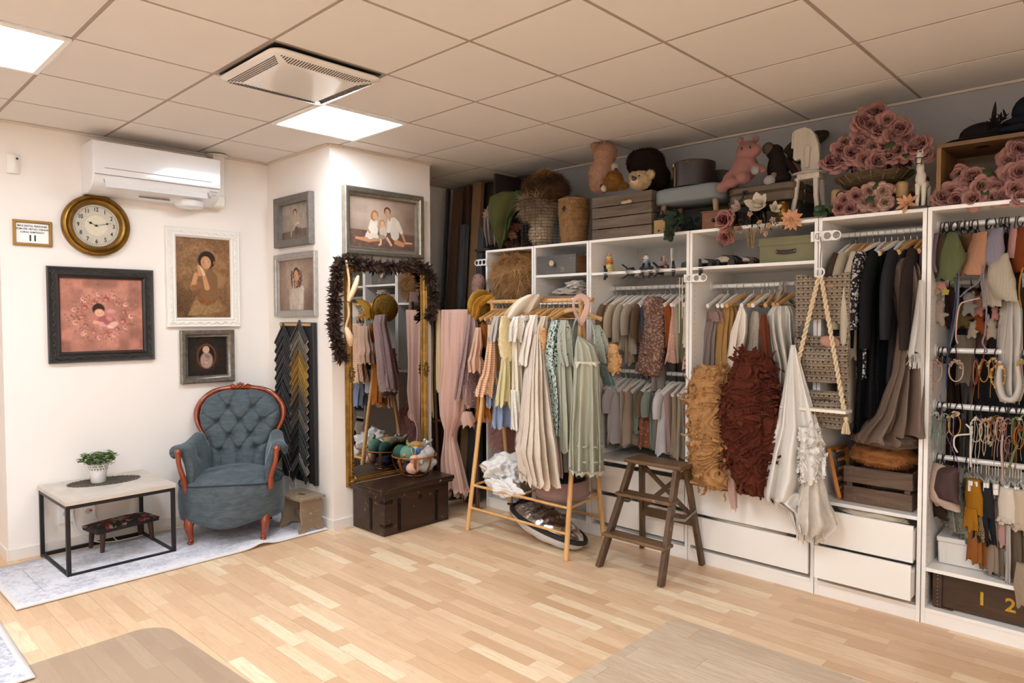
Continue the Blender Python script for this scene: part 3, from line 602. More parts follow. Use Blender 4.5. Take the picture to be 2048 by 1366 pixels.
t=photo_frame('landscape silver framed photo of three children sitting on boards, on the column',(-1.394,1.572,2.176),PI/2,.70,.478,[(0,0),(0,.045),(.008,.05),(.03,.045),(.04,.03),(.052,.026),(.058,.004)],mat('champagne silver frame','#a39b8c',.28,metal=.75,var=.25,vs=25))
p=Paint(.585,.362,260,'#8b7565'); p.glow(.42,.3,.6,'#c2ac9a',.75); p.glow(1,.4,.3,'#6b5443',.5); p.grain(24,.12); p.poly([(0,.64),(1,.66),(1,1),(0,1)],'#5f463c'); p.put((p.v > .64)*p.nz(8),'#80655a',.6)
for i in range(9): p.cap(-.15+.16*i,1.02,.16+.085*i,.65,.003,.002,'#2e1e19')
p.cap(.10,.82,.28,.84,.03,.05,SK); p.cap(.28,.84,.42,.82,.05,.035,SK); p.cap(.92,.84,.74,.88,.03,.05,SKD); p.cap(.70,.84,.80,.88,.06,.055,SK); p.cap(.84,.84,.95,.84,.025,.02,SKL)
p.cap(.36,.5,.30,.74,.1,.09,'#ded0c0'); p.ell(.35,.64,.12,.16,'#e4d8c9',0,.15); p.cap(.66,.46,.68,.7,.13,.11,'#cfc1b0'); p.cap(.60,.42,.58,.62,.06,.05,'#d8cbbb'); p.cap(.76,.55,.84,.82,.035,.028,SK); p.cap(.26,.62,.32,.74,.03,.022,SK); p.cap(.72,.45,.78,.62,.06,.05,'#d3c6b6')
p.ell(.5,.66,.1,.13,'#c9b6a3',0,.15); p.cap(.46,.78,.46,.9,.035,.03,SKL); p.cap(.56,.78,.61,.88,.035,.03,SKL); p.ell(.48,.76,.09,.05,'#a08c78',0,.2); p.ell(.44,.92,.03,.02,SKL); p.ell(.62,.91,.03,.02,SKL); p.poly([(.24,.70),(.42,.70),(.44,.80),(.22,.80)],'#d8cbbb')
p.ell(.36,.36,.085,.11,'#94663a',0,.3); face(p,.375,.345,.085,'#9a6f45','#cf9870'); face(p,.565,.25,.085,'#4f3b2e','#c68e68'); face(p,.485,.50,.072,'#a98560','#d9a380'); p.cap(.6,.36,.6,.4,.03,.03,SK); p.grain(2,.06); p.build(t)
# --- electrical outlets and their cables
for i,(y,z,lab) in enumerate(((-.275,.235,'white wall socket nearest the passage, behind the coffee table'),(-.148,.225,'white wall socket with a red plug pin, behind the coffee table'))):
    t=wallthing('wall_socket',lab,'socket',(X0,y,z),group='wall sockets behind the table'); part('faceplate',M().box((0,-.008,0),(.085,.016,.12)),mat('socket plastic','#efedea',.35),t,bevel=.003)
    part('socket_well',M().lathe([(.019,.0165),(.018,.0175),(.0,.012)],20,c=(0,0,.0),rot=RX),mat('socket grey','#c6c3bf',.4),t); 
    if i: part('indicator',M().box((.012,-.02,.004),(.014,.012,.01)),mat('red plastic','#c22a20',.4),t)

CB=mat('cable white','#dcd7d0',.45)
single('power_cable',M().tube(spline([(X0+.03,-.24,.22),(X0+.05,-.22,.12),(X0+.08,-.12,.03),(X0+.1,.05,.012),(X0+.06,.3,.012),(X0+.12,.5,.012),(X0+.08,.75,.012)]),.0035,6),CB,'thin white cable drooping from the left socket along the baseboard','cable')
single('power_cable',M().tube(spline([(X0+.03,-.12,.2),(X0+.05,-.1,.16),(X0+.06,-.04,.08),(X0+.09,.0,.012),(X0+.2,.1,.012)]),.003,6),CB,'thin white cable from the socket with the red pin','cable')
single('coiled_cable',M().tube(spline([(-1.93+.05*math.cos(a),1.115,.2+.07*math.sin(a)+.01*a) for a in np.linspace(0,11,20)],3),.003,6),CB,'small white coiled cable hanging behind the wooden stool','cable')
# ================================================================ coffee corner
def rug_mat(name,c1,c2,w,d):
    t=Nt(name); v=t.obj(); s=t.n('SeparateXYZ',{0: v}); n1=t.noise(v,26,8,.8,.6); n2=t.noise(v,5,3,.5,1.0)
    f=t.math('ADD',t.math('MULTIPLY',n1,.7),t.math('MULTIPLY',n2,.35))
    vo=t.n('TexVoronoi',{'Vector': t.n('VectorMath',{0: v,1: t.n('TexNoise',{'Vector': v,'Scale': 12.0}).outputs[1]},operation='ADD').outputs[0],'Scale': 11.0},feature='DISTANCE_TO_EDGE').outputs[0]
    cc=t.ramp(f,(.45,hexc(c2)),(.55,hexc(c1))); cc=t.mix(t.math('MULTIPLY',t.ramp(vo,(.02,(1,1,1,1)),(.07,(0,0,0,1))),.35),cc,hexc('#a9a7ad'))
    ex=t.math('SUBTRACT',w/2,t.math('ABSOLUTE',s.outputs[0])); ey=t.math('SUBTRACT',d/2,t.math('ABSOLUTE',s.outputs[1])); e=t.math('MINIMUM',ex,ey)
    cc=t.mix(t.math('LESS_THAN',e,.028),cc,hexc('#d9d3cf')); cc=t.mix(t.math('MULTIPLY',t.math('COMPARE',e,.16,.004),.5),cc,hexc('#9c9aa0'))
    t.base(cc); t.b.inputs['Roughness'].default_value=.95; t.bump(t.noise(v,300,3),.4,.003); return t.mat
def rug(name,x0,x1,y0,y1,z,lab,m,rz=0,wave=None):
    W_,D_=x1-x0,y1-y0; t=thing(name,lab,'rug',((x0+x1)/2,(y0+y1)/2,z),rz)
    f=lambda u,v: ((u-.5)*W_,(v-.5)*D_,.008+(wave(u,v) if wave else 0))
    b=M().grid(f,8,90); o=part('pile',b,m,t,solid=.007); o.data.materials.append(m)
    e=M().tube([(W_/2,-D_/2+.004*k*D_/.4*.4,.006+(wave(1,k/100) if wave else 0)) for k in range(0)] or [(W_/2,-D_/2+D_*k/60,.007+(wave(1,k/60) if wave else 0)) for k in range(61)],.004,6)
    part('bound_edge',e,mat('rug binding','#c9c1b8',.9),t); return t
def wv(u,v): return .022*math.exp(-((v-.73)/.035)**2)*max(0,(u-.75)/.25) if u > .75 else 0
rug('runner_rug',-2.2,-1.41,-.72,1.10,0,'long pale grey patterned rug under the armchair and coffee table',rug_mat('grey rug','#dedbde','#b9b8c2',.79,1.82),math.radians(1),wv)
rug('patterned_rug',-2.3,-.545,-2.5,-.80,.003,'pale grey patterned rug whose corner shows at the bottom left',rug_mat('second grey rug','#dad8dc','#a9abb8',1.755,1.7),math.radians(-.7))
def roundrect(w,d,r,n=6): return [((w/2-r)*sx+r*math.cos(a0+PI/2*k/n),(d/2-r)*sy+r*math.sin(a0+PI/2*k/n)) for sx,sy,a0 in ((1,1,0),(-1,1,PI/2),(-1,-1,PI),(1,-1,1.5*PI)) for k in range(n+1)]
def flat(poly,z0,z1):
    n=len(poly); return M().add([(x,y,z0) for x,y in poly]+[(x,y,z1) for x,y in poly],[tuple(range(n))[::-1],tuple(range(n,2*n))]+[(i,(i+1) % n,(i+1) % n+n,i+n) for i in range(n)])
g=Nt('tinted chair mat'); g.base(hexc('#bda892')); g.b.inputs['Roughness'].default_value=.3; g.b.inputs['Alpha'].default_value=.34
t=thing('chair_mat','thin see-through grey plastic floor mat with rounded corners, bottom left','floor mat',(.0,-.92,.0005),math.radians(3)); part('sheet',flat(roundrect(1.36,1.4,.13),0,.002),g.mat,t,smooth=False)
def plank_mat():
    t=Nt('greyed vinyl planks'); v=t.tc.outputs['Object']; s=t.n('SeparateXYZ',{0: v}); row=t.math('FLOOR',t.math('DIVIDE',s.outputs[1],.118)); h=t.n('TexWhiteNoise',{'W': row},noise_dimensions='1D').outputs[0]
    xo=t.math('DIVIDE',t.math('ADD',s.outputs[0],t.math('MULTIPLY',h,3.0)),.9); hn=t.n('TexWhiteNoise',{'Vector': t.n('CombineXYZ',{0: row,1: t.math('FLOOR',xo)}).outputs[0]},noise_dimensions='2D')
    gv=t.n('VectorMath',{0: t.n('VectorMath',{0: v,1: (1.2,16,1)},operation='MULTIPLY').outputs[0],1: t.n('VectorMath',{0: hn.outputs[1],1: (9,9,9)},operation='MULTIPLY').outputs[0]},operation='ADD').outputs[0]; gg=t.noise(gv,3,8,.7,1.8)
    cc=t.mix(hn.outputs[0],hexc('#c9b298'),hexc('#d9c4aa')); cc=t.mix(t.math('MULTIPLY',t.ramp(gg,(.4,(0,0,0,1)),(.62,(1,1,1,1))),.6),cc,hexc('#b09678'))
    gap=t.math('MAXIMUM',t.math('LESS_THAN',t.math('FRACT',t.math('DIVIDE',s.outputs[1],.118)),.015),t.math('LESS_THAN',t.math('FRACT',xo),.003)); cc=t.mix(t.math('MULTIPLY',gap,.5),cc,hexc('#6e5a48'))
    t.base(cc); t.b.inputs['Roughness'].default_value=.45; return t.mat
t=thing('vinyl_floor_mat','greyish wood-look vinyl mat lying on the parquet, bottom centre','floor mat',(1.98,.78,.0005),0); part('sheet',flat([(-.9,-.75),(.9,-.75),(.9,.74),(-.86,.74),(-.9,.70)],0,.0025),plank_mat(),t,smooth=False)
# coffee table
t=thing('coffee_table','low coffee table with a beige stone-look top on a black metal frame','table',(-1.99,-.118,0),math.radians(1))
n=Nt('stone look laminate'); v=n.obj(); n.base(n.ramp(n.noise(v,5,8,.65,.8),(.3,hexc('#b8ab9d')),(.55,hexc('#c6bbae')),(.75,hexc('#d3cabf')))); n.b.inputs['Roughness'].default_value=.4
part('table_top',M().box((0,0,.4335),(.59,.61,.026)),n.mat,t,bevel=.002)
hw,hd=.275,.29
for sx in (-1,1):
    for sy in (-1,1): part('leg',M().box((sx*hw,sy*hd,.21),(.022,.022,.42)),BLACKM,t,bevel=.001)
for z in (.409,.011):
    for sx in (-1,1): part('rail',M().box((sx*hw,0,z),(.021,hd*2-.022,.021)),BLACKM,t,bevel=.001)
    for sy in (-1,1): part('rail',M().box((0,sy*hd,z),(hw*2-.022,.021,.021)),BLACKM,t,bevel=.001)
# doily
n=Nt('dark crochet'); v=n.tc.outputs['Object']; sx=n.n('SeparateXYZ',{0: v}); rr=n.math('SQRT',n.math('ADD',n.math('POWER',n.math('DIVIDE',sx.outputs[0],.62),2),n.math('POWER',sx.outputs[1],2)))
wv_=n.math('SINE',n.math('MULTIPLY',rr,420)); n.base(n.mix(n.math('MULTIPLY',n.math('ADD',wv_,1),.5),hexc('#3c362d'),hexc('#5d5447'))); n.b.inputs['Roughness'].default_value=.9; n.bump(n.math('ADD',wv_,n.noise(v,200,3)),.8,.003)
b=M(); N=96; ring=[(.118*(1+.03*abs(math.sin(16*PI*i/N)))*math.cos(2*PI*i/N),.20*(1+.03*abs(math.sin(16*PI*i/N)))*math.sin(2*PI*i/N)) for i in range(N)]
b=flat(ring,0,.003); t=thing('crochet_doily','oval dark brown crocheted doily on the coffee table','doily',(-2.09,-.105,.4472),math.radians(-8)); part('crochet',b,n.mat,t,smooth=False)
b=M(); 
for i in range(40): a=2*PI*i/40; b.ell((.121*math.cos(a),.204*math.sin(a),.004),.0035,nu=6,nv=4)
part('bead_edge',b,mat('doily beads','#8d7a4e',.6),t,kind='stuff')
# pot and plant
t=thing('potted_plant','small green plant in a white lace-cut metal pot on the doily','plant',(-2.085,-.14,.4507)); PT=mat('white enamel','#ebe7e4',.3,coat=.2)
part('pot',M().lathe([(0,.0),(.04,.0),(.043,.004),(.048,.06),(.055,.112),(.057,.116),(.052,.116),(.044,.05),(.038,.01),(0,.01)],36),PT,t)
b=M(); S=.0
for k in range(2):
    for i in range(20):
        a=2*PI*(i+.5*k)/20; z=.088+.016*k; r=.0535+.0025*k; pts=[(r*math.cos(a+.1*math.cos(q)),r*math.sin(a+.1*math.cos(q)),z+.0085*math.sin(q)) for q in np.linspace(0,2*PI,9)[:-1]]; b.tube(pts,.0013,4,closed=True)
for i in range(20): a=2*PI*i/20; b.tube([(.0555*math.cos(a+.15*math.cos(q)),.0555*math.sin(a+.15*math.cos(q)),.116+.009*math.sin(q)) for q in np.linspace(0,PI,6)],.0016,4)
part('lace_rim',b,PT,t)
b=M(); 
for k in range(2):
    for i in range(20): a=2*PI*(i+.5*k)/20; z=.088+.016*k; r=.0522+.0025*k; b.ell((r*math.cos(a),r*math.sin(a),z),(.003,.003,.0055),nu=6,nv=4)
part('lace_holes',b,mat('perforation dark','#4a443f'),t,kind='stuff')
rg=random.Random(4); b=M(); st=M()
for i in range(46):
    a=rg.random()*2*PI; e=rg.random()**.6; r0=.02+.075*e; h=.125+.085*rg.random()*(1.15-e*.6); P0=(.012*math.cos(a),.012*math.sin(a),.11); P1=(r0*math.cos(a),r0*math.sin(a),h+.0)
    st.tube([P0,((P0[0]+P1[0])*.45,(P0[1]+P1[1])*.45,h*.9),P1],.0014,4)
    for k in range(7): aa=rg.random()*2*PI; leaf(b,(P1[0]+rg.uniform(-.012,.012),P1[1]+rg.uniform(-.012,.012),P1[2]+rg.uniform(-.02,.015)),(math.cos(aa),math.sin(aa),rg.uniform(-.2,.8)),.026,.022,m=0)
part('leaves',b,cloth('plant green','#5c7448','#8b9a63',wr=.1,translucent=.15),t); part('stems',st,mat('stem green','#6b7a4a',.6),t)
# footstool with embroidered seat
t=thing('footstool','low footstool with a dark floral embroidered top under the coffee table','footstool',(-2.125,.0,.0085),math.radians(9)); DW=wood('dark brown wood','#2b1a12','#4a2c1c','z',8,.4)
n=Nt('floral needlepoint'); v=n.obj(); vo=n.n('TexVoronoi',{'Vector': v,'Scale': 42.0}); cc=n.ramp(n.n('SeparateXYZ',{0: vo.outputs[1]}).outputs[0],(.0,hexc('#1f1c1a')),(.5,hexc('#2c2a25')),(.62,hexc('#8d8672')),(.74,hexc('#7e2b26')),(.86,hexc('#a33a33')),(.95,hexc('#5d6b44'))); 
n.t.nodes[-1].color_ramp.interpolation='CONSTANT'; n.base(cc); n.b.inputs['Roughness'].default_value=.95; n.bump(n.noise(v,250,3),.6,.003)
part('seat_pad',M().grid(lambda u,v: ((u-.5)*.2*(1+.03*math.sin(PI*v)),(v-.5)*.40,.148+.022*(math.sin(PI*u)*math.sin(PI*v))**.35),14,20),n.mat,t,solid=.004)
part('seat_board',M().box((0,0,.138),(.198,.395,.026)),mat('black edging','#1b1817',.7),t,bevel=.006)
for sx in (-1,1):
    for sy in (-1,1): part('leg',M().cyl((sx*.07,sy*.15,.128),(sx*.078,sy*.158,0),.018,.012,14),DW,t)
# small distressed stool
t=thing('step_stool','small distressed grey-brown wooden stool with a hand slot beside the armchair','stool',(-1.575,.985,.009),math.radians(3)); DS=wood('distressed grey paint','#7d6a56','#8f7b64','y',5,.6,wear=.12,wearcol='#cdbb9f',bump=.5)
b=M(); W_,D_,hz=.30,.20,.235
for x0,x1,y0,y1 in ((-.15,-.05,-.1,.1),(.05,.15,-.1,.1),(-.05,.05,-.1,-.016),(-.05,.05,.016,.1)): b.box(((x0+x1)/2,(y0+y1)/2,hz),(x1-x0,y1-y0,.02))
part('seat',b,DS,t,bevel=.004); part('hand_slot',M().box((0,0,hz-.009),(.09,.03,.002)),mat('dark gap','#1d1b1a'),t,smooth=False)
o=[(-.095,0),(-.05,0),(-.035,.02),(0,.03),(.035,.02),(.05,0),(.095,0),(.1,.02),(.078,.075),(.088,.14),(.082,.2),(.085,.225),(-.085,.225),(-.082,.2),(-.088,.14),(-.078,.075),(-.1,.02)]
for s in (-1,1): part('side_board',M().prism(o,.018,xf((s*.12,0,0),0,0,PI/2)),DS,t,bevel=.003)
part('stretcher',M().box((0,.03,.09),(.222,.016,.05)),DS,t,bevel=.003)
# ---------------------------------------------------------------- armchair
t=thing('armchair','button-tufted blue-grey velvet armchair with a carved mahogany frame','armchair',(-1.862,.637,.009),math.radians(55))
n=Nt('blue grey velvet'); v=n.obj(); cc=n.ramp(n.noise(n.obj((2,2,6)),7,6,.6,.5),(.3,hexc('#434c51')),(.62,hexc('#565f63'))); n.base(cc); n.b.inputs['Roughness'].default_value=.75; n.b.inputs['Sheen Weight'].default_value=.55; n.b.inputs['Sheen Roughness'].default_value=.35; n.b.inputs['Sheen Tint'].default_value=hexc('#a9b6ba'); n.b.inputs['Specular IOR Level'].default_value=.1
n.bump(n.noise(v,180,3),.15,.002); VEL=n.mat; MH=wood('varnished mahogany','#6b2408','#9c4012','z',7,.18,coat=.7,bump=.08)
# seat: serpentine front, rounded sides
def outl(a):      # plan radius factor, a=0 toward +x, front at -y
    c,s=math.cos(a),math.sin(a); k=2.7 if s < 0 else 2.2; r=(abs(c)**k+abs(s)**k)**(-1/k); x=.335*r*c*(1 if s < 0 else 1-.12*s); y=.31*r*s-.03
    if s < 0: y -= .025*math.cos(3*c*1.15)*(-s)
    return x,y
NA=84; zt=lambda x,y: .388+.012*math.cos(x*9)*(1 if y < -.1 else .3)
b=M(); sec=[(.92,0),(.985,.02),(1.01,.1),(1.015,.2),(1.0,.265),(.985,.285)]
def seat(u,v):
    a=2*PI*u; x,y=outl(a); k=v*(len(sec)-1); i=min(int(k),len(sec)-2); f=k-i; s=sec[i][0]*(1-f)+sec[i+1][0]*f; z=sec[i][1]*(1-f)+sec[i+1][1]*f; zb=.125-(.016*math.cos(x*13) if y < 0 else 0)*min(1,-y/.25 if y < 0 else 0); top=zt(x,y)
    return (x*s,y*s,zb+(top-zb)*z/.285)
b.grid(seat,NA,15,cu=True); part('seat_base',b,VEL,t,smooth='all')
b=M()
def top(u,v):
    a=2*PI*u; x,y=outl(a); s=1-v; return (x*s*.985,y*s*.985-(1-s)*.02,zt(x,y)*(1)+.062*(1-s**2.6)**.8+.0)
b.grid(top,NA,12,cu=True); part('seat_cushion',b,VEL,t,smooth='all')
b=M().tube([(lambda x,y: (x*.992,y*.992,zt(x,y)+.002))(*outl(2*PI*i/NA)) for i in range(NA)],.0055,6,closed=True); part('piping',b,cloth('velvet piping','#38424a',wr=.1),t)
# back: balloon outline
bo=[(.195,.40),(.2,.50),(.208,.56),(.214,.60),(.238,.65),(.268,.71),(.282,.775),(.272,.84),(.232,.90),(.17,.938),(.09,.958),(0,.965)]
def bx_(z):
    zs=[q[1] for q in bo]; xs=[q[0] for q in bo]; return float(np.interp(z,zs,xs))
BT=[(-.075,.830),(.092,.830),(-.15,.729),(.005,.735),(.155,.735),(-.068,.632),(.08,.637),(-.125,.529),(.0,.531),(.115,.545)]
def seg(px,pz,a,b_):
    ax,az=a; bx2,bz=b_; dx,dz=bx2-ax,bz-az; L=dx*dx+dz*dz; q=max(0,min(1,((px-ax)*dx+(pz-az)*dz)/L)); return math.hypot(px-ax-q*dx,pz-az-q*dz)
LN=[(0,3),(0,2),(1,3),(1,4),(2,5),(3,5),(3,6),(4,6),(5,7),(5,8),(6,8),(6,9)]
LX=[(BT[a],BT[c]) for a,c in LN]+[(BT[0],(-.15,.93)),(BT[0],(-.02,.96)),(BT[1],(.04,.96)),(BT[1],(.19,.93)),(BT[2],(-.30,.83)),(BT[2],(-.27,.64)),(BT[4],(.30,.83)),(BT[4],(.27,.64)),(BT[7],(-.24,.6)),(BT[9],(.24,.6)),(BT[7],(-.12,.38)),(BT[8],(-.01,.38)),(BT[9],(.10,.38))]
def backY(x,z): return .215+.17*(z-.40)-.06*max(0,(z-.42))*0
def pad(u,v):
    z=.385+.575*v; w=bx_(z)*.985 if z < .945 else bx_(z)*.985; x=(2*u-1)*w; e=min(1,(1-abs(2*u-1))*w/.05,(.965-z)/.05+.0); e=max(0,e)
    h=.055*math.sqrt(e*(2-e))+.02*(1-(x/.32)**2)
    for bx2,bz in BT: h -= .034*math.exp(-((x-bx2)**2+(z-bz)**2)/(2*.017**2))
    d=min(seg(x,z,a,c) for a,c in LX); h -= .012*math.exp(-(d/.008)**2)
    return (x,backY(x,z)-h-.01+.25*x*x*-1*.6,z)
b=M().grid(pad,96,92); part('back_cushion',b,VEL,t,smooth='all')
b=M()
for bx2,bz in BT: x,y,z=pad((bx2/(bx_(bz)*.985)+1)/2,(bz-.385)/.575); b.ell((x,y-.002,z),(.0085,.005,.0085),nu=8,nv=6)
part('tufting_buttons',b,VEL,t,kind='stuff')
full=[(x,z) for x,z in bo[3:]]; fl=[(-x,z) for x,z in full]+[(x,z) for x,z in full[::-1][1:]]
pts=spline([(x*1.06,backY(x,z)-.012,z+(.008 if abs(x) < .2 and z > .9 else 0)) for x,z in fl],6); N=len(pts)
part('back_frame',M().tube(pts,[.017,.021,.024,.024,.022,.022,.024,.024,.021,.017],12,flat=.85),MH,t)
b=M()
def padb(u,v): x,y,z=pad(u,v); return (x*1.01,backY(x,z)+.03*math.sin(PI*u)**.5,z)
b.grid(padb,20,24); part('back_lining',b,VEL,t)
b=M(); cy=backY(0,.98)-.025
b.ell((0,cy,.985),(.024,.018,.02)); b.ell((0,cy-.016,.985),(.013,.012,.011))
for k in range(8): a=2*PI*k/8; b.ell((.022*math.cos(a),cy-.01,.985+.016*math.sin(a)),(.013,.01,.009),rotm(0,-a,0),nu=8,nv=6)
for s in (-1,1):
    for k in range(4): b.tube([(s*.02,cy,.978),(s*(.05+.008*k),cy-.008,.995-.01*k),(s*(.085-.006*k),cy,.985-.011*k)],[.009,.011,.002],8,flat=.6)
part('crest_carving',b,MH,t)
# arms
for s in (-1,1):
    kk=-.018 if s > 0 else .012
    def armp(u,v):       # u along the arm from back to front, v from seat to the rolled top
        yb=.175-.41*u; flare=.225+(.06 if s > 0 else .022)*u**1.1; ht=.635-.03*u-.02*math.sin(PI*u); z=.36+(ht-.36)*min(1,v/.72)
        if v <= .72: x=flare+.03*(v/.72)-.012-.02*math.sin(PI*v/.72); return (s*x,yb,z)
        a=(v-.72)/.28*1.35*PI; r=.02+.012*u; return (s*(flare+.018+r-r*math.cos(a)),yb-.006*math.sin(a),ht+r*math.sin(a)*.8)
    b=M().grid(armp,22,34)
    v0=b.arr(); bx_btn=(s*.27,-.02,.53); d=np.exp(-(((v0[:,1]-(-.04))/.035)**2+((v0[:,2]-.54)/.035)**2)); v0[:,0] += s*d*.022; b.v=[v0]
    o=part('arm_pad',b,VEL,t,smooth='all',solid=.05); 
    post=spline([(s*.275-s*max(kk,0)*2,-.25,.345),(s*.28-s*max(kk,0)*1.6,-.262,.43),(s*(.295-kk),-.275,.53),(s*(.30-kk),-.272,.595),(s*(.302-kk),-.268,.61)],5)
    part('arm_post',M().tube(post,[.019,.018,.015,.018,.019],12).ell((s*(.302-kk),-.27,.612),(.023,.022,.023)),MH,t)
    leg=spline([(s*.232,-.235,.16),(s*.238,-.25,.12),(s*.232,-.25,.07),(s*.225,-.245,.03),(s*.226,-.258,.008)],5)
    part('leg',M().tube(leg,[.036,.03,.021,.016,.017],14).ell((s*.227,-.262,.013),(.021,.026,.013)),MH,t)
    part('leg',M().tube([(s*.19,.19,.2),(s*.2,.24,.0)],[.022,.015],10),DW,t)
part('arm_button',M().ell((-.262,-.04,.54),(.006,.006,.006),nu=8,nv=6),mat('bare button metal','#d8dde0',.2,metal=.8),t,label='bare shiny arm button')
# ---------------------------------------------------------------- frame corner samples
t=thing('sample_board','tall black board leaning in the corner behind the frame corner samples','board',(-1.86,1.11,.29)); 
part('board',M().box((.02,.012,.58),(.50,.012,1.17)),mat('black felt board','#141315',.8),t,bevel=.002); part('edge_strip',M().box((.275,.0,.58),(.018,.03,1.17)),mat('black strip','#19181a',.4),t,bevel=.003); part('top_batten',M().box((.0,-.0,1.15),(.44,.01,.02)),mat('raw pine','#b9905f',.6),t)
LW=mat('raw sawn wood','#dcb98a',.6)
def sample(col,leg,w,seed,metal=0):
    b=M(); d=.03     # chevron: two mitred legs running down from an apex, cut ends raw
    m=mat('moulding '+col,col,.35,metal=metal,bump=.25,bs=60,var=.25,vs=20)
    for s in (-1,1):
        ux,uz=s*math.sin(.72),-math.cos(.72); nx,nz=s*math.cos(.72),math.sin(.72)
        for k,(o0,o1,y) in enumerate(((0,.3,.011),(.3,.42,.016),(.42,.8,.009),(.8,1,.013))):
            p=[]
            for f in (o0,o1): q=w*f/math.sin(.72); p.append((0,-q))
            q0,q1=w*o0/math.sin(.72),w*o1/math.sin(.72)
            A=[(0,-q0),(0,-q1),(ux*(leg-0)-nx*w*o1,uz*leg-nz*w*o1),(ux*leg-nx*w*o0,uz*leg-nz*w*o0)]
            b.add([(x,-y,z) for x,z in A]+[(x,0,z) for x,z in A],[(0,1,2,3),(4,7,6,5),(0,4,5,1),(1,5,6,2),(3,7,4,0)],0); b.add([(A[2][0],-y,A[2][1]),(A[3][0],-y,A[3][1]),(A[3][0],0,A[3][1]),(A[2][0],0,A[2][1])],[(0,1,2,3)],1)
    return b,m
colsA=['#3c3b3d','#232224','#1d1c1e','#2f2c2a','#242326','#2c2a2b','#1b1a1b','#262428','#1e1d1f','#232123','#1a191a','#28262a','#1c1b1c','#222022']
colsB=['#4a4746','#857c70','#6f655c','#8a6a33','#a8833c','#a07a35','#8e7038','#5d4a33','#4c4238','#3a3632','#6d655c','#2c2928','#262425','#3a3836','#222021','#8a8682','#2a2827']
def nm_(c): r,g_,b_=[int(c[i:i+2],16) for i in (1,3,5)]; return 'gold' if r-b_ > 55 else 'black' if r < 60 else 'pewter grey' if r-b_ < 22 else 'bronze brown'
wd_=['topmost','second','third','fourth','fifth','sixth','seventh','eighth','ninth','tenth','eleventh','twelfth','thirteenth','fourteenth','fifteenth','sixteenth','lowest']
for ci,(cols,xc,z0,dz,side) in enumerate(((colsA,-2.02,1.455,.069,'left'),(colsB,-1.785,1.475,.0635,'right'))):
    for i,c in enumerate(cols):
        big=ci == 0 and 6 <= i <= 13; b,m=sample(c,.20+(.04 if big else .0),.05+(.018 if big else 0),i,.5 if nm_(c) in ('gold','pewter grey') else 0)
        o=part('frame_corner_sample',b,[m,LW],None,smooth=False,bevel=.0015); o.location=(xc-(.03 if big else 0)+.004*(i % 2),1.112-.0006*i,z0-dz*i); o.rotation_euler=(math.radians(-2),0,0)
        tag(o,'%s picture frame corner sample, %s from the top in the %s column' % (nm_(c),wd_[i],side) if i else '%s picture frame corner sample at the top of the %s column' % (nm_(c),side),'frame sample','frame corner samples on the board')
# ================================================================ the column's mirror corner
GILT=mat('antique gilt','#9e7634',.33,metal=.7,var=.45,vs=18,bump=.5,bs=70); GILTD=mat('dark antique gilt','#8a6a35',.4,metal=.6,var=.5,vs=40,bump=.8,bs=120)
t=thing('mirror','tall gilt-framed mirror leaning on the white column','mirror',(-1.392,1.60,.285),PI/2); mw,mh=.735,1.605; cz=mh/2
b=ringframe(mw,mh,[(0,0),(0,.02),(.006,.03),(.014,.034),(.02,.028),(.03,.036),(.04,.03),(.048,.018),(.054,.02),(.06,.012)]); b.v[0][:,2] += cz; part('frame',b,GILT,t)
part('mirror_glass',M().box((0,-.008,cz),(mw-.1,.006,mh-.1)),mat('mirror silver','#dcdcdc',.015,metal=1),t,smooth=False); part('back_board',M().box((0,-.002,cz),(mw-.02,.004,mh-.02)),mat('kraft board','#6b5138'),t,smooth=False)
for sx in (-1,1):
    for sz in (0,1):
        b=M(); x0,z0=sx*(mw/2-.035),(mh-.035 if sz else .035); s2=1 if sz else -1
        b.ell((x0,-.04,z0),(.03,.016,.03)); rg=random.Random(5)
        for k in range(16): a=2*PI*k/16; b.tube([(x0+q*math.cos(a+q*9),-.042+.1*abs(q-.02),z0+q*math.sin(a+q*9)) for q in (.01,.025,.038,.046)],[.005,.007,.005,.002],5)
        for k in range(1,6):
            for dx,dz in ((-sx,0),(0,-s2)): b.tube([(x0+dx*(.02+.026*k)+(.008 if q % 2 else -.008)*abs(dz),-.04,z0+dz*(.02+.026*k)+(.008 if q % 2 else -.008)*abs(dx)+.002*q) for q in range(4)],[.007,.006,.003],5); b.ell((x0+dx*(.02+.026*k),-.042,z0+dz*(.02+.026*k)),(.009,.006,.009),nu=7,nv=5)
        part('corner_ornament',b,GILT,t)
    b=M(); 
    for k in range(22): a=2*PI*k/22; r=.018+.007*(k % 2); b.ell((sx*(mw/2-.03)+r*math.cos(a),-.038,cz+r*2.1*math.sin(a)),(.008,.006,.008),nu=7,nv=5)
    b.ell((sx*(mw/2-.03),-.04,cz),(.012,.01,.026)); part('side_ornament',b,GILTD,t)
b=M()
for sx in (-1,1):
    for k in range(92): b.ell((sx*(mw/2-.051),-.022,.06+k*(mh-.12)/91),(.0035,.0035,.0055),nu=6,nv=4)
part('beading',b,GILT,t,kind='stuff')
